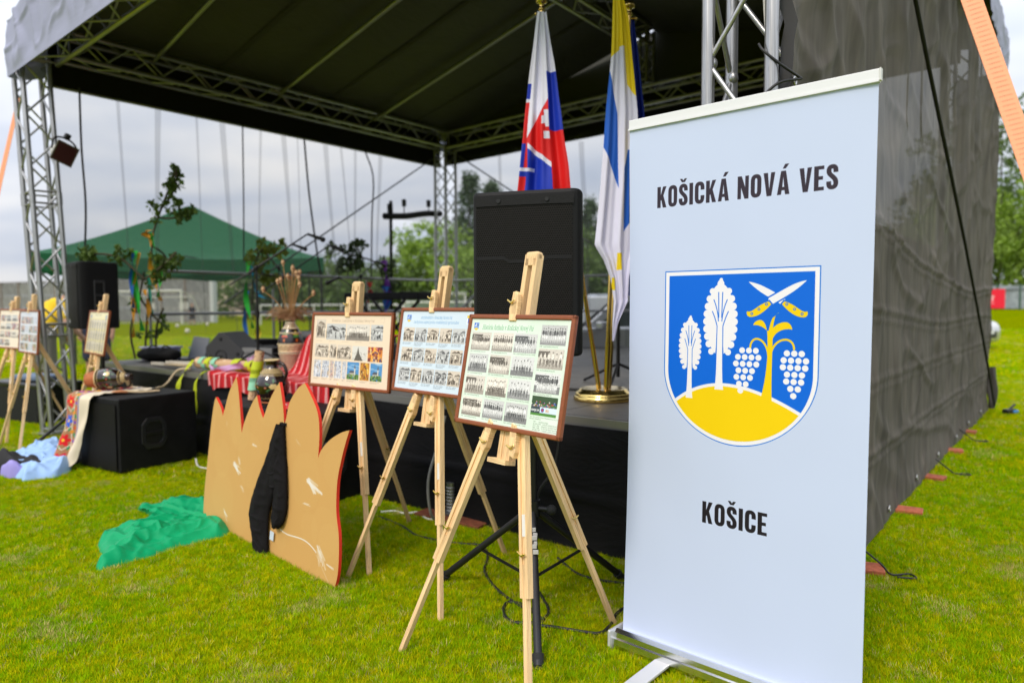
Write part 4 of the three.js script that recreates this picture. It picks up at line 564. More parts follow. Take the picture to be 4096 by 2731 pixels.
// a flag hangs in pleats: outline given in metres at its own depth, colours dyed by the flag's own field
function hangingFlag(name, label, z0, rows, paint, pleat, seed, size = [256, 512]) {
  const f = thing(name, label, 'flag', [0, 0, z0], 0, 'flags on the brass stand');
  const y0 = rows[0][0], y1 = rows[rows.length - 1][0], rowAt = y => { for (let i = 1; i < rows.length; i++) if (y >= rows[i][0]) { const k = (rows[i - 1][0] - y) / (rows[i - 1][0] - rows[i][0]); return [lerp(rows[i - 1][1], rows[i][1], k), lerp(rows[i - 1][2], rows[i][2], k)]; } return rows[rows.length - 1].slice(1); };
  const tex = pixTex(size[0], size[1], (u, v) => { const y = lerp(y1, y0, v), [l, r] = rowAt(y); return paint(lerp(l, r, u), y, u); }); tex.wrapS = tex.wrapT = THREE.ClampToEdgeWrapping;
  const R = noise;
  const g = grid(90, 110, (a, b) => { const y = lerp(y1, y0, b), [l, r] = rowAt(y), w = r - l, d = pleat * Math.min(1, w / 0.12); const z = d * (Math.sin(a * 6.2832 * 2.1 + 1.5 * R(b * 1.5, seed, 1)) + 0.5 * Math.sin(a * 6.2832 * 4.3 + seed)) * (0.4 + 0.6 * (1 - b)) + 0.02 * R(a * 2, b * 3, seed); return [lerp(l, r, a) + 0.006 * R(a * 3, b * 4, seed + 3), y, z]; });
  obj('cloth', g, mat(1, 1, 1, 0.62, { ...DS, map: tex, phys: true, sheen: 0.4, sheenRoughness: 0.5 }), f);
  return f;
}
const sc = (h) => { const n = parseInt(h.slice(1), 16); return [n >> 16, (n >> 8) & 255, n & 255]; };
const FW = sc('#e6e6fa'), FB = sc('#0832b8'), FR = sc('#e01010'), FY = sc('#f6d800'), FC = sc('#0a5cc8'), FE = sc('#082a96');
{
  // tricolour with a double cross
  const d = 4.3, X = x => (x - 1176) / 1600 * d, Y = y => 1.32 + (699.5 - y) / 1600 * d;
  hangingFlag('national_flag', 'white blue red flag with a double cross hanging on the left pole', -d + 0.02, [[Y(46), X(1236), X(1256)], [Y(175), X(1219), X(1276)], [Y(210), X(1214), X(1281)], [Y(305), X(1204), X(1293)], [Y(392), X(1195), X(1306)], [Y(452), X(1188), X(1312)]], (x, y) => {
    const px = 1176 + x * 1600 / d, py = 699.5 - (y - 1.32) * 1600 / d, fold = 1248 + (py - 46) * 0.055;     // right of the fold runs the hoist
    if (px > fold) return py < 178 ? FW : py < 307 ? FB : FR;
    const q = px - (1214 - (py - 210) * 0.105);
    if (py > 392) return q < 16 && py > 412 ? FR : q < 34 && py < 400 ? FW : FB;
    const lim = 350 - (px - 1204) * 1.75;                         // white field slants into the shield
    if (px < 1222 - (py - 210) * 0.1 && py > 205) return py < 238 ? FB : py < 246 ? FW : py < 338 ? FR : FB;
    const shieldTop = 322 - (px - 1213) * 1.85;
    if (py < shieldTop) return FW;
    const arc = 336 + ((px - 1212) * 0.9) ** 1.02 * 0.8;
    if (py > arc + 12) return FB; if (py > arc) return FW;
    if ((Math.abs(py - 283 + (px - 1256) * 0.2) < 9 && px > 1245) || (Math.abs(py - 318) < 8 && px > 1250) || (Math.abs(px - 1258 - (py - 290) * 0.12) < 5 && py < 300 && py > 262)) return FW;
    return FR;
  }, 0.018, 2);
  const e = 4.22, X2 = x => (x - 1176) / 1600 * e, Y2 = y => 1.32 + (699.5 - y) / 1600 * e;
  hangingFlag('city_flag', 'yellow white and blue town flag hanging in front between the poles', -e, [[Y2(-60), X2(1410), X2(1420)], [Y2(0), X2(1407), X2(1426)], [Y2(57), X2(1405), X2(1440)], [Y2(145), X2(1402), X2(1449)], [Y2(262), X2(1392), X2(1463)], [Y2(342), X2(1386), X2(1466)], [Y2(392), X2(1381), X2(1468)], [Y2(564), X2(1366), X2(1462)], [Y2(600), X2(1388), X2(1450)], [Y2(640), X2(1403), X2(1444)], [Y2(692), X2(1410), X2(1442)], [Y2(742), X2(1407), X2(1420)], [Y2(784), X2(1407), X2(1411)]], (x, y) => {
    const px = 1176 + x * 1600 / e, py = 699.5 - (y - 1.32) * 1600 / e;
    const b1 = px < 1420 ? 145 - (px - 1402) * 0.9 : px < 1432 ? 120 : px < 1438 ? 120 + (px - 1432) * 14 : 204 + (px - 1438) * 1.3;
    if (py < b1) return FY;
    if (px < 1418 + (py - 290) * 0.02 && px < 1400 + (py - 178) * 0.19 && py < 345 + (px - 1386) * 2.6 && py > 172 + (px - 1400) * 1.2) return FC;
    if (px > 1447 && py > 300 && py < 520) return FY; if (px > 1432 + Math.max(0, 392 - py) * 0.22 && py > 350 && py < 535 - (px - 1432) * 1.4) return FC;
    if (px > 1417 && px < 1427 && py > 584 && py < 622) return FY; if (px < 1412 && px > 1405 && py > 640 && py < 668) return FY;
    return FW;
  }, 0.016, 5);
  const k = 4.36, X3 = x => (x - 1176) / 1600 * k, Y3 = y => 1.32 + (699.5 - y) / 1600 * k;
  hangingFlag('european_flag', 'plain dark blue flag half hidden behind the banner', -k - 0.03, [[Y3(56), X3(1438), X3(1455)], [Y3(150), X3(1436), X3(1466)], [Y3(262), X3(1434), X3(1480)], [Y3(500), X3(1436), X3(1496)], [Y3(680), X3(1438), X3(1490)]], () => FE, 0.03, 8, [8, 8]);
}

// ---------------------------------------------------------------- cardboard flames
{
  const pts = [[0, 0], [0, 0.175], [0.03, 0.394], [0.055, 0.584], [0.081, 0.707], [0.106, 0.765], [0.154, 0.733], [0.194, 0.7], [0.217, 0.664], [0.242, 0.71], [0.297, 0.818], [0.38, 0.906], [0.411, 0.84], [0.437, 0.755], [0.481, 0.596], [0.503, 0.651], [0.556, 0.73], [0.609, 0.791], [0.648, 0.824], [0.68, 0.767], [0.731, 0.708], [0.745, 0.726], [0.811, 0.827], [0.898, 0.915], [0.923, 0.86], [0.955, 0.772], [0.971, 0.692], [0.99, 0.742], [1.019, 0.823], [1.094, 0.897], [1.161, 0.93], [1.215, 0.885], [1.297, 0.797], [1.322, 0.695], [1.32, 0.58], [1.348, 0.625], [1.422, 0.683], [1.513, 0.727], [1.582, 0.747], [1.554, 0.684], [1.524, 0.6], [1.499, 0.496], [1.502, 0.361], [1.534, 0.243], [1.539, 0.093], [1.513, 0]];
  const tips = new Set([5, 8, 11, 14, 18, 20, 23, 26, 30, 34, 38, 45, 0]), s = new THREE.Shape(); s.moveTo(0, 0);
  let seg = [[0, 0]]; for (let i = 1; i < pts.length; i++) { seg.push(pts[i]); if (tips.has(i)) { s.splineThru(seg.slice(1).map(p => new THREE.Vector2(...p))); seg = [pts[i]]; } } s.closePath();
  const g = thing('flame_cutout', 'tan fibreboard cut-out of a row of flames with red edges', 'cut-out', [-1.894, 0.006, -4.231], -0.7789); g.rotation.set(-0.07, -0.7789, 0, 'YXZ');
  const face = canvasTex(1024, 640, (c, W, H) => { c.fillStyle = '#d9a860'; c.fillRect(0, 0, W, H); const R = rng(31); for (let i = 0; i < 9000; i++) { c.globalAlpha = 0.05; c.fillStyle = R() < 0.5 ? '#f0c888' : '#a87434'; c.fillRect(R() * W, R() * H, 1 + R() * 3, 1 + R() * 2); } for (let i = 0; i < 40; i++) { c.globalAlpha = 0.035; c.fillStyle = R() < 0.5 ? '#f4d49a' : '#b07c3a'; c.beginPath(); c.arc(R() * W, R() * H, 30 + 70 * R(), 0, 7); c.fill(); }
    const X = x => x / 1.6 * W, Y = y => H - y * H; c.lineCap = 'round';
    const smear = (x, y, L, a, w, n) => { for (let i = 0; i < n; i++) { c.globalAlpha = 0.25 + 0.5 * R(); c.strokeStyle = '#f4eee4'; c.lineWidth = w * (0.3 + R()); c.beginPath(); const ox = X(x) + (R() - 0.5) * w * 4, oy = Y(y) + (R() - 0.5) * w * 3; c.moveTo(ox, oy); c.lineTo(ox + Math.cos(a) * L * (0.5 + R()), oy + Math.sin(a) * L * (0.5 + R())); c.stroke(); } };
    smear(0.4, 0.41, 46, 0.45, 5, 12); smear(0.46, 0.45, 26, 1.1, 3, 5); smear(1.24, 0.46, 60, 0.42, 6, 16); smear(1.2, 0.34, 40, 0.0, 3, 5); smear(1.36, 0.15, 40, 0.9, 7, 9); smear(0.29, 0.12, 34, 0.7, 4, 7); smear(0.62, 0.55, 22, 0.2, 2.5, 4); smear(0.28, 0.64, 18, 1.2, 2, 3); smear(1.1, 0.64, 26, 0.5, 2, 4); smear(1.44, 0.1, 30, 0.2, 2, 6); smear(0.86, 0.62, 20, 0.3, 2, 3); smear(0.5, 0.3, 26, 0.5, 3, 4);
    c.globalAlpha = 0.95; c.strokeStyle = '#f2ece2'; c.lineWidth = 4; c.beginPath(); c.moveTo(X(0.98), Y(0.16)); c.bezierCurveTo(X(1.1), Y(0.13), X(1.2), Y(0.2), X(1.34), Y(0.13)); c.stroke(); c.globalAlpha = 0.5; c.lineWidth = 2; c.beginPath(); c.moveTo(X(1.34), Y(0.12)); c.lineTo(X(1.46), Y(0.02)); c.stroke(); c.globalAlpha = 1; });
  const geo = new THREE.ExtrudeGeometry(s, { depth: 0.016, bevelEnabled: false, curveSegments: 8 });
  const uv = geo.attributes.uv, p = geo.attributes.position; for (let i = 0; i < uv.count; i++) uv.setXY(i, p.getX(i) / 1.6, p.getY(i) / 1.0);
  const mFace = mat(0.86, 0.86, 0.86, 0.75, { map: face }), mEdge = mat(0.72, 0.03, 0.012, 0.6);
  const sheet = new THREE.Mesh(geo, [mFace, mEdge]); sheet.name = 'sheet'; sheet.castShadow = sheet.receiveShadow = true; g.add(sheet);
  // black garment hung over the fourth notch
  const G = thing('black_garment', 'black trousers hung over the cardboard flames', 'garment', [-1.894, 0.006, -4.231]); G.rotation.copy(g.rotation);
  const cl = mat(0.011, 0.01, 0.011, 0.9, { ...DS, phys: true, specularIntensity: 0.2, bumpMap: rep(grainTex, 12, 12), bumpScale: 0.0015 });
  // trouser legs hang as soft, flattened tubes
  const hang = (name, pts, sd) => { const cv = new THREE.CatmullRomCurve3(pts.map(p => V3(p[0], p[1], p[2])));
    obj(name, grid(40, 90, (a, b) => { const c = cv.getPoint(b), t = a * 6.2832, w = c.z, n = 1 + 0.3 * noise(Math.cos(t) * 1.6 + sd, Math.sin(t) * 1.6, b * 5) + 0.2 * Math.max(0, 1 - Math.abs(noise(t * 0.7 + b * 3, b * 7, sd)) * 6); return [c.x + Math.cos(t) * w * (1 + 0.1 * noise(b * 4, sd)), c.y + 0.012 * noise(t, b * 4, sd), 0.034 + Math.sin(t) * 0.026 * n * Math.min(1, w / 0.05)]; }), cl, G); };
  hang('waistband', [[0.965, 0.7, 0.03], [0.955, 0.64, 0.05], [0.945, 0.56, 0.075], [0.94, 0.46, 0.09], [0.935, 0.38, 0.08]], 2);
  hang('trouser_leg', [[0.95, 0.6, 0.045], [0.9, 0.48, 0.085], [0.83, 0.34, 0.1], [0.775, 0.22, 0.105], [0.775, 0.14, 0.095], [0.8, 0.06, 0.08], [0.81, 0.0, 0.075]], 5);
  hang('trouser_leg', [[0.975, 0.6, 0.03], [0.99, 0.48, 0.05], [1.0, 0.36, 0.058], [0.995, 0.26, 0.06], [0.975, 0.19, 0.045], [0.96, 0.165, 0.02]], 9);
  obj('over_edge', grid(24, 14, (a, b) => { const t = b * Math.PI, x = lerp(0.925, 1.0, a); return [x, 0.695 + 0.022 * Math.sin(t), 0.006 + 0.014 * Math.cos(t) + 0.004 * noise(a * 6, b * 3)]; }), cl, G);
  obj('back', grid(24, 20, (a, b) => [lerp(0.91, 1.01, a), lerp(0.42, 0.695, b), -0.012 - 0.012 * Math.sin(a * 9)]), cl, G);
  obj('care_tag', at(new THREE.PlaneGeometry(0.03, 0.05), 0.915, 0.115, 0.03, 0.1, 0.2, -0.2), mat(0.6, 0.68, 0.78, 0.7, DS), G);
}

// ---------------------------------------------------------------- cloths lying on the grass
// soft folds with narrow crests that wander and cross, as in dropped cloth
const foldCrest = (x, z, f, s, k) => Math.max(0, 1 - Math.abs(noise(x * f + 0.8 * noise(x * 3, z * 3, s + 1), z * f + 0.8 * noise(x * 3 + 5, z * 3, s + 2), s)) * k);
const folds = (x, z, s) => 0.2 + 0.5 * Math.max(-0.3, noise(x * 2.2, z * 2.2, s + 9) + 0.15) + 0.42 * foldCrest(x, z, 2.6, s, 3.4) ** 1.4 + 0.3 * foldCrest(x, z, 4.6, s + 3, 3.6) ** 1.3 + 0.14 * foldCrest(x, z, 9, s + 6, 3.6);
function heap(name, label, category, c, outline, h, m, seed, fn) {
  covered.push(outline);
  const t = thing(name, label, category, [c[0], 0.012, c[1]]), cv = new THREE.CatmullRomCurve3(outline.map(p => V3(p[0] - c[0], 0, p[1] - c[1])), true, 'catmullrom', 0.35), N = 240, B = cv.getSpacedPoints(N);
  obj('cloth', grid(N, 80, (a, b) => { const p = B[Math.round(a * N) % N], r = b, x = p.x * r, z = p.z * r, e = 1 - r ** 16; const y = 0.004 + 0.012 * e + h * (1 - 0.45 * r ** 3) * e * Math.max(0, fn(x, z)) + 0.005 * e * (1 - Math.abs(noise(x * 7, z * 7, seed + 5)) * 2) ** 4 + 0.008 * e * (noise(x * 6, z * 6, seed) + 0.5) + 0.003 * (1 - r ** 14) * (noise(x * 20, z * 20, seed + 2) + 0.55); return [x, y, z]; }), m, t);
  return t;
}
heap('green_cloth', 'crumpled shiny green cloth lying on the grass', 'cloth', [-2.05, -3.98], [[-2.26, -3.72], [-2.3, -3.84], [-2.21, -3.83], [-2.22, -3.91], [-2.21, -4.05], [-2.2, -4.17], [-2.29, -4.3], [-2.4, -4.39], [-2.39, -4.47], [-2.16, -4.56], [-1.98, -4.6], [-1.74, -4.2], [-1.62, -3.9], [-1.8, -3.72], [-1.89, -3.56], [-1.98, -3.46], [-2.04, -3.38], [-2.09, -3.42], [-2.12, -3.54]], 0.085, mat(0.002, 0.3, 0.115, 0.45, { ...DS, phys: true, specularIntensity: 0.3 }), 3, (x, z) => folds(x, z * 1.15, 3.3));
heap('blue_cloth', 'light blue cloth heaped on the grass at the left edge', 'cloth', [-3.88, -5.72], [[-4.2, -5.62], [-4.28, -5.85], [-4.32, -6.09], [-4.3, -6.27], [-4.14, -6.29], [-3.78, -5.88], [-3.52, -5.49], [-3.5, -5.28], [-3.59, -5.21], [-3.66, -5.14], [-3.73, -5.22], [-3.93, -5.32]], 0.095, mat(0.32, 0.5, 0.82, 0.75, DS), 11, (x, z) => 0.3 + folds(x, z, 11.3));
heap('black_cloth', 'black garment with lilac trim bunched on the light blue cloth', 'garment', [-3.98, -5.48], [[-4.25, -5.5], [-4.12, -5.66], [-3.85, -5.6], [-3.68, -5.42], [-3.72, -5.3], [-3.9, -5.32], [-4.2, -5.38]], 0.16, mat(0.012, 0.012, 0.014, 0.8, DS), 15, (x, z) => 0.7 + 0.8 * noise(x * 7, z * 7, 2));
heap('lilac_cloth', 'lilac scarf on top of the black garment at the left edge', 'scarf', [-3.84, -5.33], [[-3.97, -5.33], [-3.9, -5.42], [-3.78, -5.38], [-3.74, -5.28], [-3.84, -5.25]], 0.1, mat(0.32, 0.28, 0.66, 0.8, DS), 17, (x, z) => 0.9 + 0.6 * noise(x * 9, z * 9, 2));
heap('black_cloth', 'black cloth bunched beside the embroidered towel on the grass', 'cloth', [-3.68, -5.88], [[-3.9, -6.0], [-3.72, -6.08], [-3.5, -5.94], [-3.5, -5.74], [-3.66, -5.7], [-3.82, -5.82]], 0.2, mat(0.012, 0.012, 0.013, 0.85, DS), 19, (x, z) => 0.6 + 0.8 * noise(x * 6, z * 6, 3));
// ---------------------------------------------------------------- things on the left subwoofer
{
  const embroidery = canvasTex(256, 1024, (c, W, H) => {
    c.fillStyle = '#d8cbb2'; c.fillRect(0, 0, W, H); const R = rng(8);
    for (let i = 0; i < 4000; i++) { c.globalAlpha = 0.12; c.fillStyle = R() < 0.5 ? '#efe6d2' : '#b8a888'; c.fillRect(R() * W, R() * H, 3, 1); } c.globalAlpha = 1;
    c.fillStyle = '#a87850'; c.fillRect(12, 30, 118, H - 70); c.fillStyle = '#e0d8c0'; c.fillRect(96, 30, 6, H - 70); c.fillStyle = '#c03a2a'; c.fillRect(4, 20, 8, H - 50); c.fillStyle = '#4a4aa8'; c.fillRect(134, 20, 8, H - 50);
    for (let y = 60; y < H - 60; y += 128) { const cs = ['#d8101c', '#c81830', '#a03080', '#d02020', '#2a5ac8'][(y >> 7) % 5]; c.fillStyle = cs; for (let k = 0; k < 6; k++) { c.beginPath(); c.ellipse(54 + 26 * Math.cos(k * 1.047), y + 40 + 26 * Math.sin(k * 1.047), 20, 12, k * 1.047, 0, 7); c.fill(); } c.fillStyle = '#f0c030'; c.beginPath(); c.arc(54, y + 40, 10, 0, 7); c.fill(); c.fillStyle = '#1f8a58'; for (const [dx, dy] of [[-20, 86], [30, 92], [64, 4]]) { c.beginPath(); c.ellipse(54 + dx, y + dy, 17, 8, dx, 0, 7); c.fill(); } c.strokeStyle = '#efe6cc'; c.lineWidth = 5; c.beginPath(); c.moveTo(12, y + 70); c.lineTo(56, y + 106); c.lineTo(96, y + 70); c.stroke(); c.fillStyle = '#e0902a'; c.beginPath(); c.arc(100, y + 110, 13, 0, 7); c.fill(); c.fillStyle = '#7a4aa8'; c.beginPath(); c.arc(116, y + 46, 11, 0, 7); c.fill(); c.fillStyle = '#d8502a'; c.beginPath(); c.arc(117, y + 84, 10, 0, 7); c.fill(); }
  });
  const t = thing('embroidered_towel', 'long linen towel with a red embroidered flower band hanging to the grass', 'towel', [-3.296, 0, -5.506], -0.56);
  const path = [[0.61, -0.5], [0.612, -0.2], [0.614, -0.02], [0.59, 0.045], [0.4, 0.06], [0.2, 0.085], [0.06, 0.13], [0.025, 0.2], [0.022, 0.3]].map(p => V3(0, ...p)), cv = new THREE.CatmullRomCurve3(path);
  obj('cloth', grid(40, 110, (a, b) => { const p = cv.getPointAt(1 - b), low = 1 - sstep(0.5, 0.95, 1 - p.y + 0.35), dr = sstep(0.6, 0.0, p.y); const x = -0.37 - 0.09 * dr + a * (0.3 + 0.05 * (1 - dr)) + 0.02 * noise(b * 5, 3) * dr; return [x, p.y + (p.y > 0.58 ? 0.012 * (noise(a * 5, b * 20, 2) + 0.4) : 0.01), p.z + 0.035 * dr * Math.sin(a * 9 + 3 * noise(b * 3, 1, 2)) + 0.02 * noise(a * 4, b * 8, 5) * dr]; }), mat(1, 1, 1, 0.9, { ...DS, map: embroidery, bumpMap: embroidery, bumpScale: 0.002 }), t);

  // earthenware
  const glaze = (flower) => canvasTex(512, 256, (c, W, H) => { c.fillStyle = '#23120c'; c.fillRect(0, 0, W, H); const R = rng(5); for (let i = 0; i < 500; i++) { c.globalAlpha = 0.1; c.fillStyle = R() < 0.5 ? '#3a1c10' : '#120806'; c.beginPath(); c.arc(R() * W, R() * H, 4 + 9 * R(), 0, 7); c.fill(); } c.globalAlpha = 1;
    for (let k = 0; k < 4; k++) { const x = 64 + k * 128, y = 128; c.fillStyle = '#e0c684'; for (let q = 0; q < 6; q++) { c.beginPath(); c.arc(x + 13 * Math.cos(q * 1.047), y + 13 * Math.sin(q * 1.047), 8.5, 0, 7); c.fill(); } c.beginPath(); c.arc(x, y, 8, 0, 7); c.fill(); c.fillStyle = '#4a7a4c'; for (const [dx, dy, a] of [[-30, -20, 0.6], [30, -20, -0.6], [0, -42, 1.57], [-24, 24, -0.5], [26, 22, 0.5]]) { c.beginPath(); c.ellipse(x + dx, y + dy, 15, 5.5, a, 0, 7); c.fill(); } c.fillStyle = flower; c.beginPath(); c.arc(x - 40, y + 8, 7, 0, 7); c.arc(x + 42, y + 4, 7, 0, 7); c.fill(); }
    c.strokeStyle = '#d8bc7c'; c.lineWidth = 3; for (const y of [36, 44, 52, 216]) { c.beginPath(); for (let x = 0; x <= W; x += 4) c.lineTo(x, y + (y === 216 ? 5 * Math.sin(x * 0.3) : 0)); c.stroke(); } });
  const glazeMat = (f) => mat(1, 1, 1, 0.16, { map: glaze(f), phys: true, clearcoat: 1, clearcoatRoughness: 0.06 }), terra = mat(0.56, 0.17, 0.05, 0.7, { map: rep(blotchTex, 2, 1) }), cream = mat(0.72, 0.55, 0.28, 0.3);
  const jug = thing('clay_jug', 'brown glazed clay jug lying on its side on the left subwoofer', 'jug', [-3.53, 0.706, -5.83], 0); jug.rotation.set(0.25, 0.1, -1.5, 'YXZ');
  obj('body', lathe([[0.062, 0.03], [0.082, 0.08], [0.09, 0.13], [0.084, 0.18], [0.06, 0.225], [0.036, 0.25]]), glazeMat('#b04a3a'), jug); obj('foot', lathe([[0, -0.045], [0.056, -0.045], [0.062, -0.03], [0.078, 0.045], [0.0665, 0.04]]), terra, jug); obj('band', at(new THREE.TorusGeometry(0.079, 0.005, 8, 40), 0, 0.05, 0, 1.571), cream, jug);
  obj('neck', lathe([[0.038, 0.245], [0.03, 0.27], [0.028, 0.3], [0.036, 0.315], [0.03, 0.315], [0.022, 0.3]]), mat(0.03, 0.012, 0.008, 0.2), jug); obj('handle', tube([[0.03, 0.3, 0], [0.075, 0.29, 0], [0.09, 0.24, 0], [0.07, 0.2, 0]], 0.009, 24, 8), mat(0.03, 0.012, 0.008, 0.2), jug); obj('ribs', Array.from({ length: 9 }, (_, i) => at(new THREE.TorusGeometry(0.046 - i * 0.0018, 0.002, 6, 30), 0, 0.236 + i * 0.004, 0, 1.571)), cream, jug);
  const coil = thing('straw_bundle', 'pale straw cords and leather ties lying on the left subwoofer', 'cords', [-3.12, 0.605, -5.72], 0.2); const R = rng(77);
  obj('cord', Array.from({ length: 7 }, (_, i) => tube([[-0.14 + 0.05 * R(), 0.008, 0.03 * R()], [-0.06, 0.012 + 0.012 * R(), 0.05 * (R() - 0.5)], [0.03, 0.008, 0.06 * (R() - 0.5)], [0.14 + 0.05 * R(), 0.012, -0.05 * R()]], 0.006, 20)), mat(0.52, 0.4, 0.24, 0.9), coil); obj('leather_tie', [tube([[-0.16, 0.012, 0.02], [-0.1, 0.02, 0.05], [-0.05, 0.012, 0.02], [-0.11, 0.016, -0.02], [-0.17, 0.01, 0.01]], 0.01, 24)], mat(0.5, 0.2, 0.08, 0.7), coil);
  tag(obj('straw_rope', tube([ST(-2.62, DECK + 0.02, 0.06), ST(-2.7, DECK + 0.01, -0.02), ST(-2.74, DECK - 0.1, -0.1), V3(-3.02, 0.62, -5.86)], 0.011, 30), mat(0.55, 0.44, 0.28, 0.9)), 'pale rope hanging from the stage edge to the left subwoofer', 'rope');

  // ---- things on the stage front edge
  const stripes = canvasTex(1024, 256, (c, W, H) => { c.fillStyle = '#c8101c'; c.fillRect(0, 0, W, H); const R = rng(3); for (let x = 0; x < W; x += 128) { c.fillStyle = '#e8c4c0'; c.fillRect(x + 4, 0, 36, H); for (let q = 0; q < 5; q++) { c.fillStyle = '#c8303c'; c.fillRect(x + 8 + q * 7, 0, 2.4, H); } c.fillStyle = '#200a14'; c.fillRect(x + 66, 0, 4, H); c.fillRect(x + 78, 0, 3, H); c.fillStyle = '#8a0a14'; c.fillRect(x + 52, 0, 5, H); c.fillRect(x + 96, 0, 6, H); } for (let y = 0; y < H; y += 3) { c.globalAlpha = 0.22; c.fillStyle = '#a00814'; c.fillRect(0, y, W, 1); } c.globalAlpha = 1; });
  stripes.wrapS = stripes.wrapT = THREE.RepeatWrapping;
  const tc = thing('striped_tablecloth', 'red and white striped woven cloth draped over the stage edge', 'tablecloth', ST(0, 0, 0), SY);
  obj('cloth', grid(150, 90, (a, b) => {
    const u = lerp(-2.12, -0.42, a), s = b * 1.25 - 0.16 - 0.05 * Math.sin(u * 5 + 1) - 0.02 * noise(u * 6, 2) - 0.05 * sstep(-1.6, -1.0, u);      // metres from the edge, negative hangs down
    const bump = 0.33 * sstep(-1.62, -1.4, u) * sstep(0.4, 0.55, s), wr = 0.02 * (noise(u * 6, s * 6, 2) + 0.45) + 0.012 * Math.sin(u * 26 + 2 * noise(u * 3, s * 4)) * sstep(0.4, 0, s);
    return s < 0 ? [u, DECK + 0.018 + s * 0.95, 0.05 + 0.012 * Math.sin(u * 22 + 2 * noise(u * 2, 1)) * Math.min(1, -s * 9)] : [u, DECK + 0.012 + Math.max(0, wr) + bump, 0.05 - s * (1 - 0.15 * sstep(-1.4, -1.0, u))];
  }, (a, b) => [a * 1.05, b]), mat(1, 1, 1, 0.92, { ...DS, map: rep(stripes, 2.2, 1), bumpMap: rep(stripes, 2.2, 1), bumpScale: 0.002 }), tc);

  const vaseTex = canvasTex(512, 512, (c, W, H) => { const Yv = v => H * (1 - v); c.fillStyle = '#1c0d08'; c.fillRect(0, 0, W, H); c.fillStyle = '#c9b69a'; c.fillRect(0, Yv(0.3), W, H); for (let i = 0; i < 12; i++) { c.fillStyle = '#5a4030'; c.fillRect(0, Yv(0.02 + i * 0.024), W, 4); }
    const band = (v0, v1) => { c.fillStyle = '#d9c9a0'; c.fillRect(0, Yv(v1), W, (v1 - v0) * H); c.strokeStyle = '#5a1a10'; c.lineWidth = 5; for (const o of [-0.02, 0.02]) { c.beginPath(); for (let x = 0; x <= W; x += 16) c.lineTo(x, Yv((v0 + v1) / 2 + o) + ((x / 16) % 2 ? 8 : -8)); c.stroke(); } c.fillStyle = '#efe6cc'; c.fillRect(0, Yv(v1), W, 7); c.fillRect(0, Yv(v0) - 7, W, 7); };
    band(0.34, 0.5); band(0.78, 0.9); c.fillStyle = '#c9b69a'; c.fillRect(0, 0, W, Yv(0.92)); for (let i = 0; i < 4; i++) { c.fillStyle = '#5a4030'; c.fillRect(0, 4 + i * 10, W, 3); }
    for (let k = 0; k < 6; k++) { const x = 42 + k * 85, y = Yv(0.66); c.fillStyle = ['#3f8a3a', '#e8c840', '#c85030'][k % 3]; c.beginPath(); c.ellipse(x, y + 14, 24, 20, 0, Math.PI, 0); c.fill(); c.fillRect(x - 24, y + 12, 48, 8); c.fillStyle = ['#e8d860', '#e8c840', '#5a9a50'][k % 3]; c.beginPath(); c.ellipse(x, y - 20, 6, 24, 0, 0, 7); c.fill(); c.beginPath(); c.ellipse(x - 20, y - 14, 16, 7, 0.6, 0, 7); c.ellipse(x + 20, y - 14, 16, 7, -0.6, 0, 7); c.fill(); c.fillStyle = '#c86a20'; c.fillRect(x - 7, y + 34, 14, 26); } });
  const vase = thing('painted_vase', 'tall painted clay vase with zigzag bands and dried poppy heads', 'vase', ST(-1.63, DECK + 0.03, 0.46), 0.3);
  obj('body', byHeight(lathe([[0, 0], [0.066, 0], [0.07, 0.01], [0.092, 0.09], [0.106, 0.17], [0.11, 0.23], [0.104, 0.29], [0.085, 0.34], [0.058, 0.385], [0.044, 0.41], [0.042, 0.44], [0.054, 0.47], [0.047, 0.47], [0.034, 0.44]], 48), 0.475), mat(1, 1, 1, 0.28, { map: vaseTex, phys: true, clearcoat: 0.7, clearcoatRoughness: 0.12 }), vase);
  for (const y of [0.15, 0.235, 0.332, 0.37]) obj('ridge', at(new THREE.TorusGeometry({ 0.15: 0.104, 0.235: 0.11, 0.332: 0.09, 0.37: 0.068 }[y], 0.005, 8, 44), 0, y, 0, 1.571), mat(0.66, 0.56, 0.36, 0.4), vase);
  const straw = mat(0.4, 0.22, 0.08, 0.9), pod = mat(0.56, 0.36, 0.2, 0.8), Rv = rng(12);
  for (let i = 0; i < 14; i++) { const a = i * 2.4, l = 0.32 + 0.2 * Rv(), sp = i === 0 ? -0.22 : i === 1 ? 0.2 : (Rv() - 0.5) * 0.2, x = sp, z = 0.08 * Math.sin(a), top = [x, 0.42 + (Math.abs(sp) > 0.15 ? l * 0.75 : l), z]; obj('stem', tube([[x * 0.12, 0.4, z * 0.2], [x * 0.45, 0.4 + l * 0.5, z * 0.6], top], 0.004, 12, 5), straw, vase); obj('poppy_head', [sph(0.017, top[0], top[1] + 0.012, top[2], 1, 1.2, 1, 10), cyl(0.014, 0.01, 0.006, top[0], top[1] + 0.034, top[2], 0, 0, 0, 10), cyl(0.006, 0.009, 0.014, top[0], top[1] - 0.01, top[2], 0, 0, 0, 8)], pod, vase); }
  obj('dry_grass', Array.from({ length: 150 }, () => { const a = Rv() * 6.28, r = 0.06 + 0.16 * Rv(), h = 0.43 + 0.1 * Rv(); return tube([[0.03 * Math.cos(a), 0.44, 0.03 * Math.sin(a)], [r * 0.6 * Math.cos(a + 0.5), h + 0.04, r * 0.6 * Math.sin(a + 0.5)], [r * Math.cos(a + 1), h - 0.02 + 0.08 * Rv(), r * Math.sin(a + 1)]], 0.0022, 6, 4); }), mat(0.36, 0.22, 0.11, 0.95), vase);

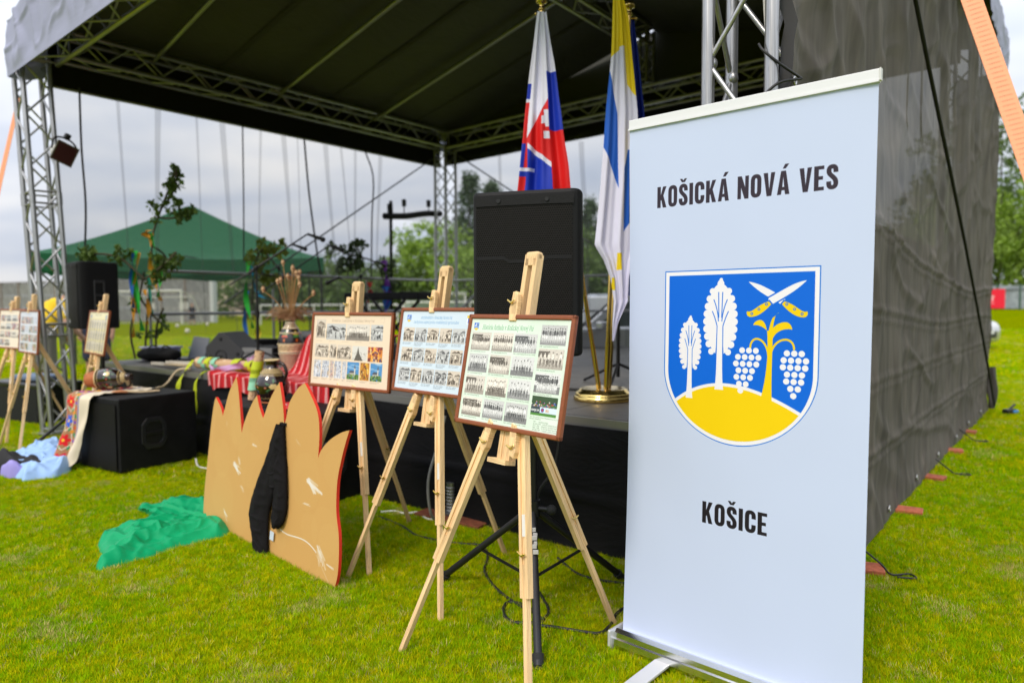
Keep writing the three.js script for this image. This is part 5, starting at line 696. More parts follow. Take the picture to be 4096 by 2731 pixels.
  const birch = canvasTex(256, 256, (c, W, H) => { c.fillStyle = '#d0ab84'; c.fillRect(0, 0, W, H); const q = rng(2); for (let i = 0; i < 90; i++) { c.globalAlpha = 0.5; c.fillStyle = q() < 0.6 ? '#8a6448' : '#f0dcc0'; c.beginPath(); c.ellipse(q() * W, q() * H, 3 + 14 * q(), 2 + 5 * q(), 0, 0, 7); c.fill(); } c.globalAlpha = 1; }), bark = mat(0.95, 0.95, 0.95, 0.85, { map: birch, bumpMap: birch, bumpScale: 0.004 });
  const rib = { lime: mat(0.5, 0.58, 0.01, 0.6, DS), mint: mat(0.28, 0.62, 0.42, 0.6, DS), lilac: mat(0.56, 0.34, 0.6, 0.6, DS), yellow: mat(0.7, 0.6, 0.2, 0.6, DS) };
  const ribbon = (pts, w, m, parent, side = V3(0, 1, 0.3), n = 40) => { const cv = new THREE.CatmullRomCurve3(pts.map(vv)); return obj('ribbon', grid(3, n, (a, b) => { const p = cv.getPoint(b); return p.addScaledVector(side, (a - 0.5) * w * (0.8 + 0.4 * noise(b * 5, a, 3))).add(V3(0.01 * noise(b * 8, 1), 0, 0.012 * Math.sin(b * 12 + a * 3))); }), m, parent); };
  const lg = thing('birch_log', 'birch log wound with lime, mint and lilac ribbons on the stage edge', 'log', ST(-2.6, DECK + 0.075, 0.12), SY + 0.1);
  obj('wood', at(lathe([[0, 0], [0.05, 0], [0.054, 0.02], [0.048, 0.3], [0.046, 0.6], [0.04, 0.84], [0, 0.85]], 20), 0, 0, 0, 0, 0, -Math.PI / 2), bark, lg); obj('end_twig', rod([0.82, 0, 0], [0.9, 0.12, 0.01], 0.012, 0.008), bark, lg);
  for (const [x, m, w] of [[0.1, 'mint', 0.06], [0.2, 'lime', 0.07], [0.29, 'mint', 0.06], [0.6, 'lime', 0.09], [0.78, 'lime', 0.08]]) obj('ribbon', grid(30, 3, (a, b) => { const t = a * 6.2832; return [x + (b - 0.5) * w + 0.05 * a, Math.sin(t) * 0.058, Math.cos(t) * 0.058]; }), rib[m], lg);
  ribbon([[0.3, -0.02, 0.08], [0.45, -0.04, 0.13], [0.62, -0.01, 0.11], [0.75, 0.02, 0.07]], 0.06, rib.lilac, lg); ribbon([[0.02, 0.03, 0.06], [0.0, -0.06, 0.13], [-0.01, -0.2, 0.2], [-0.03, -0.36, 0.2]], 0.045, rib.lime, lg, V3(1, 0, 0)); ribbon([[0.55, -0.02, 0.1], [0.32, -0.06, 0.16], [0.27, -0.14, 0.2], [0.28, -0.42, 0.2], [0.31, -0.68, 0.19]], 0.04, rib.lime, lg, V3(1, 0, 0)); ribbon([[0.78, 0.05, 0.04], [0.84, 0.07, 0.0], [0.86, 0.02, 0.02]], 0.07, rib.lilac, lg);
  const ck = thing('white_canes', 'bundle of pale canes and raffia lying along the stage edge', 'canes', ST(-3.5, DECK + 0.014, 0.12), SY - 0.06); obj('cane', [bar([0.0, 0.012, 0.0], [0.32, 0.016, 0], 0.05, 0.024), bar([0.26, 0.035, -0.04], [0.85, 0.05, -0.05], 0.05, 0.022)], mat(0.6, 0.56, 0.48, 0.8), ck); obj('raffia', Array.from({ length: 16 }, () => tube([[0.25 + 0.1 * R(), 0.01, 0.02 * R()], [0.5, 0.012 + 0.02 * R(), 0.05 * (R() - 0.3)], [0.9, 0.03 + 0.02 * R(), 0.04 * R()]], 0.005, 10, 4)), mat(0.5, 0.4, 0.26, 0.9), ck);
  const pt = thing('clay_pitcher', 'dark glazed pitcher with a cream flower standing behind the flames', 'pitcher', ST(-0.74, 0.625, -0.3), -0.4);
  obj('body', byHeight(lathe([[0, 0], [0.07, 0], [0.075, 0.012], [0.108, 0.07], [0.12, 0.125], [0.105, 0.18], [0.07, 0.225], [0.045, 0.25], [0.04, 0.28], [0.05, 0.305], [0.044, 0.305], [0.034, 0.28]], 44), 0.25), glazeMat('#b06a5a'), pt); obj('rim', at(new THREE.TorusGeometry(0.049, 0.006, 8, 36), 0, 0.306, 0, 1.571), cream, pt); obj('foot_ring', at(new THREE.TorusGeometry(0.073, 0.006, 8, 36), 0, 0.006, 0, 1.571), terra, pt); obj('handle', tube([[0.045, 0.285, 0], [0.1, 0.28, 0], [0.13, 0.22, 0], [0.105, 0.16, 0]], 0.012, 24, 8), mat(0.02, 0.01, 0.008, 0.2), pt); obj('ribs', Array.from({ length: 7 }, (_, i) => at(new THREE.TorusGeometry(0.082 - i * 0.005, 0.0022, 6, 36), 0, 0.215 + i * 0.005, 0, 1.571)), cream, pt);
  const bs = thing('birch_stick', 'birch stick wrapped in lime ribbon leaning beside the dark pitcher', 'stick', ST(-0.98, 0.625, -0.32), 0); obj('wood', rod([0, 0, 0], [0.05, 0.36, -0.05], 0.03, 0.034, 14), bark, bs); for (const [y, m] of [[0.12, 'mint'], [0.18, 'lime'], [0.24, 'lime']]) obj('ribbon', grid(24, 3, (a, b) => { const t = a * 6.2832, yy = y + (b - 0.5) * 0.09; return [yy * 0.139 + Math.cos(t) * 0.042, yy, -yy * 0.139 + Math.sin(t) * 0.042]; }), rib[m], bs);
  for (const [u, l, r] of [[-0.32, 'red booklet with white print lying on the subwoofer', 0.2], [-0.52, 'second red booklet beside the dark pitcher', -0.3]]) { const b = thing('booklet', l, 'booklet', ST(u, 0.624, -0.36), SY + r, 'red booklets'); obj('cover', rbox(0.2, 0.012, 0.14, 0.003, 0, 0.007, 0), mat(0.66, 0.05, 0.05, 0.6), b); obj('label', box(0.1, 0.002, 0.05, 0, 0.0145, 0.01), mat(0.7, 0.66, 0.62, 0.7), b); }
}

// ---------------------------------------------------------------- equipment on the stage
{
  const w = thing('stage_monitor', 'grey wedge stage monitor with round corner bolts', 'monitor wedge', ST(-3.46, DECK, 0.66), -0.15);
  const grey = mat(0.045, 0.047, 0.052, 0.6, { bumpMap: rep(grainTex, 4, 4), bumpScale: 0.001 });
  obj('cabinet', at(poly([[0, 0], [0.37, 0], [0.43, 0.1], [0.19, 0.3], [0.15, 0.3], [0, 0.15]], 0.42, 0.008), 0, 0.01, -0.42), grey, w); for (const [x, y] of [[0.05, 0.06], [0.17, 0.25], [0.36, 0.09]]) obj('corner_bolt', sph(0.02, x, y, 0.008, 1, 1, 0.6), M.rubber, w); obj('port', [at(new THREE.TorusGeometry(0.06, 0.006, 8, 30), 0.17, 0.07, 0.01), sph(0.022, 0.17, 0.07, 0.006, 1, 1, 0.5)], mat(0.015, 0.015, 0.016, 0.5), w);
  const bag = thing('gig_bag', 'black padded bag lying on the left end of the stage', 'bag', ST(-4.02, DECK, 0.42), SY + 0.25); obj('body', grid(48, 24, (a, b) => { const t = a * 6.2832, p = (b - 0.5) * Math.PI, c = Math.cos(p) ** 0.5, n = 1 + 0.1 * noise(Math.cos(t) * 2, Math.sin(t) * 2, b * 4); return [Math.sin(p) * 0.27, 0.075 + Math.sin(t) * 0.075 * c * n, Math.cos(t) * 0.13 * c * n]; }), M.blackCloth, bag); obj('strap', [tube([[-0.1, 0.1, 0.1], [-0.08, 0.17, 0.02], [-0.1, 0.12, -0.1]], 0.008), tube([[0.1, 0.1, 0.1], [0.11, 0.17, 0.02], [0.1, 0.12, -0.1]], 0.008)], mat(0.03, 0.03, 0.032, 0.7), bag);
  const nb = thing('folding_board', 'slanted grey folding board standing on the stage behind the bag', 'board', ST(-3.95, DECK, 0.78), SY + 0.55); obj('panel', rbox(0.2, 0.26, 0.012, 0.004, 0.03, 0.125, -0.04, -0.35, 0, -0.12), mat(0.11, 0.13, 0.17, 0.45), nb); obj('base', rbox(0.22, 0.016, 0.2, 0.004, 0.02, 0.01, 0.06), M.blackMetal, nb);
  for (const [u, v, l, c, s] of [[-4.25, 0.55, 'lilac storage box at the left end of the stage', [0.4, 0.4, 0.62], 1], [-4.1, 1.0, 'pale grey storage box behind the lilac one', [0.3, 0.34, 0.45], 0.85]]) { const b = thing('storage_box', l, 'box', ST(u, DECK, v), SY + 0.2, 'storage boxes on the stage'); obj('tub', rbox(0.34 * s, 0.13 * s, 0.26 * s, 0.015, 0, 0.065 * s, 0), mat(...c, 0.5), b); obj('lid', rbox(0.37 * s, 0.02, 0.29 * s, 0.008, 0, 0.14 * s, 0), mat(c[0] * 1.2, c[1] * 1.2, c[2] * 1.2, 0.4), b); }
  function micStand(label, pos, turn, h, boom, grp = 'microphone stands') { const s = thing('microphone_stand', label, 'mic stand', pos, turn, grp); obj('pole', [rod([0, 0.06, 0], [0, h * 0.55, 0], 0.014), rod([0, h * 0.5, 0], [0, h, 0], 0.009)], M.blackMetal, s); for (let i = 0; i < 3; i++) { const a = i * 2.094 + 0.3; obj('leg', rod([0, 0.16, 0], [Math.cos(a) * 0.34, 0.012, Math.sin(a) * 0.34], 0.011), M.blackMetal, s); } obj('clutch', [cyl(0.024, 0.024, 0.06, 0, h * 0.53, 0), sph(0.024, 0, h, 0)], M.blackMetal, s); if (boom) { const [bx, by, bk] = boom; obj('boom', rod([-bx * bk, h - by * bk, 0], [bx, h + by, 0], 0.008), M.blackMetal, s); obj('microphone', [rod([bx, h + by, 0], [bx + 0.14, h + by - 0.05, 0.02], 0.012, 0.02), sph(0.027, bx + 0.15, h + by - 0.055, 0.02)], M.blackMetal, s); } return s; }
  micStand('thick microphone stand with long boom left of the vase', ST(-2.62, DECK, 0.75), 0.2, 0.98, [0.5, 0.34, 0.5]); micStand('microphone stand with low boom behind the wedge monitor', ST(-3.3, DECK, 1.5), -0.1, 0.92, [0.56, 0.36, 0.55]); micStand('thin microphone stand beside the wedge monitor', ST(-3.6, DECK, 1.35), 0.4, 1.02, [0.4, 0.3, 0.3]); micStand('thin microphone stand near the far railing', ST(-2.9, DECK, 2.3), 1.2, 0.95, [0.35, 0.2, 0.4]); micStand('black stand with wide legs behind the brass flag stand', ST(1.12, DECK, 1.4), 0.5, 1.3, null);
  micStand('microphone stand standing left of the wedge monitor', ST(-3.75, DECK, 1.75), 2.4, 1.05, [0.45, 0.3, 0.35]); micStand('short microphone stand close to the vase', ST(-2.1, DECK, 1.7), 2.9, 0.7, [0.3, 0.2, 0.3]);
  const ks = thing('keyboard_stand', 'black folding keyboard stand with keyboard on the stage', 'keyboard', ST(-2.75, DECK, 2.6), SY + 0.2); obj('frame', [bar([-0.35, 0, 0.15], [0.35, 0.66, 0.15], 0.03, 0.03), bar([0.35, 0, 0.15], [-0.35, 0.66, 0.15], 0.03, 0.03), bar([-0.35, 0, -0.15], [0.35, 0.66, -0.15], 0.03, 0.03), bar([0.35, 0, -0.15], [-0.35, 0.66, -0.15], 0.03, 0.03)], M.blackMetal, ks); obj('keyboard', rbox(1.1, 0.09, 0.34, 0.015, 0, 0.71, 0), M.black, ks);
  for (const [u, v, l, w, h] of [[-3.95, 1.45, 'low black flight case behind the padded bag', 0.6, 0.2], [-3.35, 2.1, 'black flight case behind the wedge monitor', 0.7, 0.3], [-2.3, 2.0, 'black flight case left of the painted vase', 0.55, 0.26], [-3.0, 1.1, 'small black flight case right of the wedge monitor', 0.36, 0.16]]) { const f = thing('flight_case', l, 'case', ST(u, DECK, v), SY + u * 0.4, 'black flight cases on the stage'); obj('shell', rbox(w, h, 0.36, 0.012, 0, h / 2, 0), M.black, f); obj('edging', [box(w + 0.004, 0.016, 0.364, 0, h * 0.62, 0), box(0.02, h * 0.98, 0.366, -w / 2 + 0.008, h / 2, 0), box(0.02, h * 0.98, 0.366, w / 2 - 0.008, h / 2, 0)], M.steel, f); obj('catch', rbox(0.06, 0.05, 0.012, 0.003, 0, h * 0.62, 0.184), M.alu, f); }
  const am = thing('amplifier', 'black amplifier box on the stage behind the wedge monitor', 'amplifier', ST(-2.75, DECK, 1.5), SY); obj('cabinet', rbox(0.5, 0.26, 0.3, 0.012, 0, 0.13, 0), M.black, am); obj('grille', at(new THREE.PlaneGeometry(0.44, 0.2), 0, 0.12, 0.152), grilleMat(5, 3), am);
  const dr = thing('dark_case', 'dark instrument case lying on the stage left of the vase', 'case', ST(-2.2, DECK, 1.35), SY + 0.3); obj('shell', rbox(0.8, 0.16, 0.3, 0.04, 0, 0.08, 0), M.black, dr); obj('trim', box(0.804, 0.01, 0.304, 0, 0.085, 0), M.steel, dr);
  for (const [pts, l] of [[[[-3.9, 0.9], [-3.4, 0.5], [-3.0, 0.6], [-2.7, 0.9], [-2.3, 0.7]], 'black cable winding along the front of the stage'], [[[-3.2, 1.6], [-2.8, 1.2], [-2.4, 1.5], [-2.0, 1.1]], 'black cable between the microphone stands'], [[[0.4, 1.0], [0.9, 0.9], [1.6, 1.1], [2.2, 0.9]], 'black cable crossing the deck behind the flag stand']]) tag(obj('stage_cable', tube(pts.map(([u, v]) => ST(u, DECK + 0.008, v)), 0.008, 50), M.cable), l, 'cable', 'cables on the stage');
  // guard rails
  const rail = (label, n, f) => { const r = thing('guard_rail', label, 'railing', ST(0, 0, 0), SY, 'stage guard rails'); for (let i = 0; i <= n; i++) { const [x, z] = f(i / n); obj('post', rod([x, DECK, z], [x, 1.72, z], 0.016), M.steel, r); } const a = f(0), b = f(1); for (const y of [1.72, 1.23]) obj('rail', rod([a[0], y, a[1]], [b[0], y, b[1]], 0.018), M.steel, r); };
  rail('grey guard rail along the left side of the stage', 3, t => [-4.38, lerp(-0.5, -5.2, t)]); rail('grey guard rail along the back of the stage', 5, t => [lerp(-4.3, 2.5, t), -5.25]);
  const ho = obj('rail_strut', rod(ST(-4.2, 0.9, 5.0), ST(-3.4, 1.66, 5.2), 0.022), M.steel); tag(ho, 'slanting steel strut beside the far guard rail', 'strut');
  // par can on the left tower
  const pc = thing('stage_lamp', 'stage lamp with square dark filter clamped to the left tower', 'stage lamp', [-4.45, 2.84, -6.98], 0.35); pc.rotation.set(0.25, 0.9, -0.35, 'YXZ'); pc.scale.setScalar(1.05);
  obj('can', at(lathe([[0, -0.17], [0.035, -0.165], [0.06, -0.12], [0.075, -0.04], [0.082, 0.06], [0.076, 0.06], [0.05, -0.1]], 24), 0, 0, 0, Math.PI / 2), mat(0.75, 0.72, 0.62, 0.35, { metalness: 0.7, side: THREE.DoubleSide }), pc); obj('filter_frame', [box(0.19, 0.012, 0.012, 0, 0.09, 0.075), box(0.19, 0.012, 0.012, 0, -0.09, 0.075), box(0.012, 0.19, 0.012, 0.09, 0, 0.075), box(0.012, 0.19, 0.012, -0.09, 0, 0.075)], mat(0.1, 0.085, 0.05, 0.5), pc); obj('filter', box(0.178, 0.178, 0.003, 0, 0, 0.075), mat(0.05, 0.012, 0.012, 0.3), pc); obj('yoke', [tube([[-0.09, 0, 0], [-0.1, 0.1, -0.02], [0, 0.14, -0.03], [0.1, 0.1, -0.02], [0.09, 0, 0]], 0.009, 20), rbox(0.05, 0.06, 0.05, 0.01, 0, 0.16, -0.05)], M.blackMetal, pc);
}
// ---------------------------------------------------------------- leafy branches tied with ribbons
function leafGeo(s) { const g = new THREE.BufferGeometry(); g.setAttribute('position', new THREE.Float32BufferAttribute([0, 0, 0, -0.42, 0.45, 0.1, 0, 0.5, -0.05, 0.42, 0.45, 0.1, 0, 1, 0.12].map(v => v * s), 3)); g.setIndex([0, 2, 1, 0, 3, 2, 1, 2, 4, 2, 3, 4]); g.computeVertexNormals(); return g; }
function foliage(points, n, spread, size, R, bias = 0) {            // leaves scattered along a path or through lobes
  const base = leafGeo(1).toNonIndexed(), bp = base.attributes.position, pos = new Float32Array(n * 12 * 3), m = new THREE.Matrix4(), q = new THREE.Quaternion(), v = V3(0, 0, 0); let o = 0;
  for (let i = 0; i < n; i++) { const c = points(R); q.setFromEuler(new THREE.Euler(R() * 6.28, R() * 6.28, R() * 6.28)); const s = size * (0.6 + 0.8 * R()); m.compose(c, q, V3(s, s, s)); for (let k = 0; k < 12; k++) { v.fromBufferAttribute(bp, k).applyMatrix4(m); pos[o++] = v.x; pos[o++] = v.y; pos[o++] = v.z; } }
  const g = new THREE.BufferGeometry(); g.setAttribute('position', new THREE.BufferAttribute(pos, 3)); g.computeVertexNormals(); return g;
}
const leafMat = (r, g, b) => mat(r, g, b, 0.75, { ...DS, phys: true, transmission: 0.3, thickness: 0 });
const LM = { dark: leafMat(0.05, 0.095, 0.012), mid: leafMat(0.095, 0.17, 0.012), fresh: leafMat(0.2, 0.32, 0.014), yellow: leafMat(0.2, 0.25, 0.02), blue: leafMat(0.05, 0.1, 0.03) };
const RB = { orange: mat(0.75, 0.33, 0.01, 0.6, DS), green: mat(0.02, 0.5, 0.04, 0.6, DS), blue: mat(0.01, 0.12, 0.5, 0.6, DS), cyan: mat(0.02, 0.35, 0.6, 0.6, DS), purple: mat(0.2, 0.02, 0.4, 0.6, DS), red: mat(0.6, 0.03, 0.02, 0.6, DS), teal: mat(0.02, 0.4, 0.28, 0.6, DS), yellow: mat(0.7, 0.55, 0.02, 0.6, DS) };
function branch(label, stems, n, spread, size, m, ribbons, seed, from = 0.25) {
  const b = thing('ribbon_branch', label, 'branch', stems[0][0], 0, 'leafy branches tied with ribbons'), R = rng(seed), o = V3(...stems[0][0]);
  const cvs = stems.map(s => new THREE.CatmullRomCurve3(s.map(p => V3(...p).sub(o)))); obj('stem', cvs.map(c => new THREE.TubeGeometry(c, 24, 0.012, 5)), mat(0.06, 0.05, 0.025, 0.9), b);
  const clumps = Array.from({ length: Math.round(n / 16) }, () => { const c = cvs[Math.floor(R() * cvs.length)], t = from + (1 - from) * R(); return c.getPoint(t).add(V3((R() - 0.5) * spread * 1.4, (R() - 0.5) * spread, (R() - 0.5) * spread)); });
  obj('leaves', foliage(Q => clumps[Math.floor(Q() * clumps.length)].clone().add(V3(Q() - 0.5, Q() - 0.5, Q() - 0.5).multiplyScalar(spread * 0.5)), n, spread, size, R), m, b);
  for (const [p, c, w] of ribbons) { const P = p.map(k => V3(...k).sub(o)), cv = new THREE.CatmullRomCurve3(P); obj('ribbon', grid(3, 40, (a, t) => { const q = cv.getPoint(t); const tw = t * 5 + a * 0.2; return q.add(V3(Math.cos(tw) * (a - 0.5) * w, 0, Math.sin(tw) * (a - 0.5) * w)); }), RB[c], b); }
}
branch('tall leafy branch with orange and green ribbons in front of the green tent', [[[-4.13, 0.72, -7.8], [-4.08, 1.24, -7.8], [-4.03, 1.63, -7.8], [-4.0, 2.08, -7.8], [-3.93, 2.3, -7.8], [-3.81, 2.59, -7.8], [-3.71, 2.83, -7.8]], [[-3.93, 2.3, -7.8], [-3.75, 2.3, -7.8], [-3.6, 2.4, -7.8]], [[-4.02, 2.0, -7.8], [-3.88, 1.9, -7.8], [-3.79, 1.7, -7.8]], [[-3.9, 2.4, -7.8], [-3.78, 2.55, -7.82], [-3.7, 2.8, -7.8]]], 420, 0.15, 0.062, LM.mid, [[[[-3.96, 2.12, -7.7], [-3.97, 1.7, -7.7], [-3.88, 1.38, -7.7]], 'orange', 0.06], [[[-3.96, 2.12, -7.68], [-3.86, 1.7, -7.68], [-3.9, 1.42, -7.68]], 'green', 0.05], [[[-3.97, 2.1, -7.72], [-4.0, 1.6, -7.7], [-3.98, 1.2, -7.72]], 'teal', 0.035], [[[-3.96, 2.15, -7.66], [-3.99, 2.1, -7.64], [-3.94, 2.04, -7.66]], 'orange', 0.09]], 41, 0.62);
branch('drooping leafy branch above the left loudspeaker', [[[-3.92, 1.61, -7.45], [-4.19, 1.84, -7.45], [-4.45, 1.87, -7.45], [-4.61, 1.78, -7.45]], [[-3.95, 1.6, -7.5], [-3.75, 1.75, -7.5], [-3.6, 1.9, -7.52]]], 380, 0.17, 0.06, LM.mid, [], 42);
branch('low leafy branch with blue, orange and green ribbons on the left of the stage', [[[-4.18, 0.74, -7.7], [-4.22, 1.05, -7.7], [-4.11, 1.43, -7.7], [-4.05, 1.7, -7.7]], [[-4.1, 1.4, -7.7], [-3.95, 1.2, -7.7], [-3.8, 1.05, -7.72]], [[-4.0, 0.74, -7.8], [-3.98, 1.1, -7.8], [-3.9, 1.3, -7.8]]], 120, 0.12, 0.054, LM.mid, [[[[-4.09, 1.92, -7.6], [-4.1, 1.5, -7.6], [-4.04, 1.05, -7.6]], 'green', 0.07], [[[-4.1, 1.9, -7.58], [-4.13, 1.6, -7.58], [-4.12, 1.3, -7.58]], 'blue', 0.045], [[[-4.06, 1.9, -7.62], [-4.12, 1.4, -7.6], [-4.14, 0.98, -7.6]], 'orange', 0.05], [[[-4.0, 1.5, -7.6], [-3.96, 1.3, -7.6], [-3.99, 1.12, -7.6]], 'orange', 0.05]], 43);
branch('dark leafy branch with purple and blue ribbons near the scrim opening', [[[-1.88, 1.58, -10.4], [-2.01, 1.94, -10.4], [-2.26, 2.04, -10.4], [-2.49, 2.1, -10.4], [-2.75, 2.23, -10.4]], [[-1.85, 1.33, -10.4], [-1.88, 1.71, -10.4], [-1.9, 2.06, -10.4]], [[-2.2, 2.0, -10.4], [-2.3, 2.2, -10.4], [-2.28, 2.32, -10.4]], [[-2.3, 2.0, -10.4], [-2.4, 1.9, -10.4], [-2.45, 1.75, -10.4]]], 420, 0.2, 0.075, LM.dark, [[[[-1.88, 1.98, -10.3], [-1.83, 1.6, -10.3], [-1.87, 1.24, -10.3]], 'purple', 0.1], [[[-1.86, 1.6, -10.28], [-1.84, 1.4, -10.28], [-1.88, 1.2, -10.28]], 'blue', 0.12], [[[-2.1, 1.66, -10.3], [-2.08, 1.5, -10.3], [-2.13, 1.36, -10.3]], 'red', 0.09]], 44);
branch('leafy branch tied to the microphone stands with blue and green ribbons', [[[-3.17, 1.33, -8.5], [-3.12, 1.81, -8.5], [-3.04, 1.99, -8.5], [-2.83, 2.02, -8.5]], [[-3.12, 1.8, -8.5], [-3.0, 1.7, -8.5], [-2.85, 1.68, -8.5]]], 330, 0.2, 0.065, LM.yellow, [[[[-3.14, 1.8, -8.42], [-3.05, 1.45, -8.42], [-2.86, 1.38, -8.42]], 'cyan', 0.05], [[[-3.16, 1.85, -8.4], [-3.2, 1.4, -8.4], [-3.13, 1.05, -8.4]], 'green', 0.06], [[[-3.2, 1.5, -8.44], [-3.24, 1.1, -8.44], [-3.18, 0.85, -8.44]], 'blue', 0.05], [[[-3.1, 1.2, -8.44], [-3.08, 1.0, -8.44], [-3.12, 0.82, -8.44]], 'yellow', 0.07]], 45);
// ---------------------------------------------------------------- green pop-up tent
{
  const t = thing('popup_tent', 'green pop-up tent behind the stage', 'tent', [-6.95, 0, -15.2], 0.36), W = 2.62, D = 1.6, E = 2.32, A = 3.52;
  const fab = mat(0.014, 0.125, 0.052, 0.75, { ...DS, phys: true, specularIntensity: 0.3, transmission: 0.35, thickness: 0, bumpMap: rep(blotchTex, 2, 2), bumpScale: 0.02 });
  const c = [[-W, D], [W, D], [W, -D], [-W, -D]];
  for (let i = 0; i < 4; i++) { const [x0, z0] = c[i], [x1, z1] = c[(i + 1) % 4];
    obj('roof_panel', grid(20, 24, (a, b) => { const k = 1 - b, x = lerp(x0, x1, a) * k, z = lerp(z0, z1, a) * k, sag = -0.1 * Math.sin(Math.PI * a) * k * 0.8; return [x, E + (A - E) * (b ** 1.25) * 0.99 + sag + (b > 0.96 ? -0.02 : 0), z]; }), fab, t);
    obj('valance', grid(30, 3, (a, b) => { const sag = -0.08 * Math.sin(Math.PI * a); return [lerp(x0, x1, a) * 1.002, E + sag - b * (0.3 + 0.03 * Math.sin(a * 18)), lerp(z0, z1, a) * 1.002]; }), fab, t);
    obj('leg', box(0.045, E, 0.045, x0 * 0.98, E / 2, z0 * 0.98), M.blackMetal, t);
    for (let k = 0; k < 4; k++) { const f0 = k / 4, f1 = (k + 1) / 4, P = (f, y) => [lerp(x0, x1, f) * 0.97, y, lerp(z0, z1, f) * 0.97]; obj('scissor_bar', [bar(P(f0, E - 0.28), P(f1, E - 0.02), 0.025, 0.02), bar(P(f0, E - 0.02), P(f1, E - 0.28), 0.025, 0.02)], M.blackMetal, t); } }
  obj('centre_pole', rod([0, E - 0.1, 0], [0, A - 0.05, 0], 0.025), M.blackMetal, t);
}
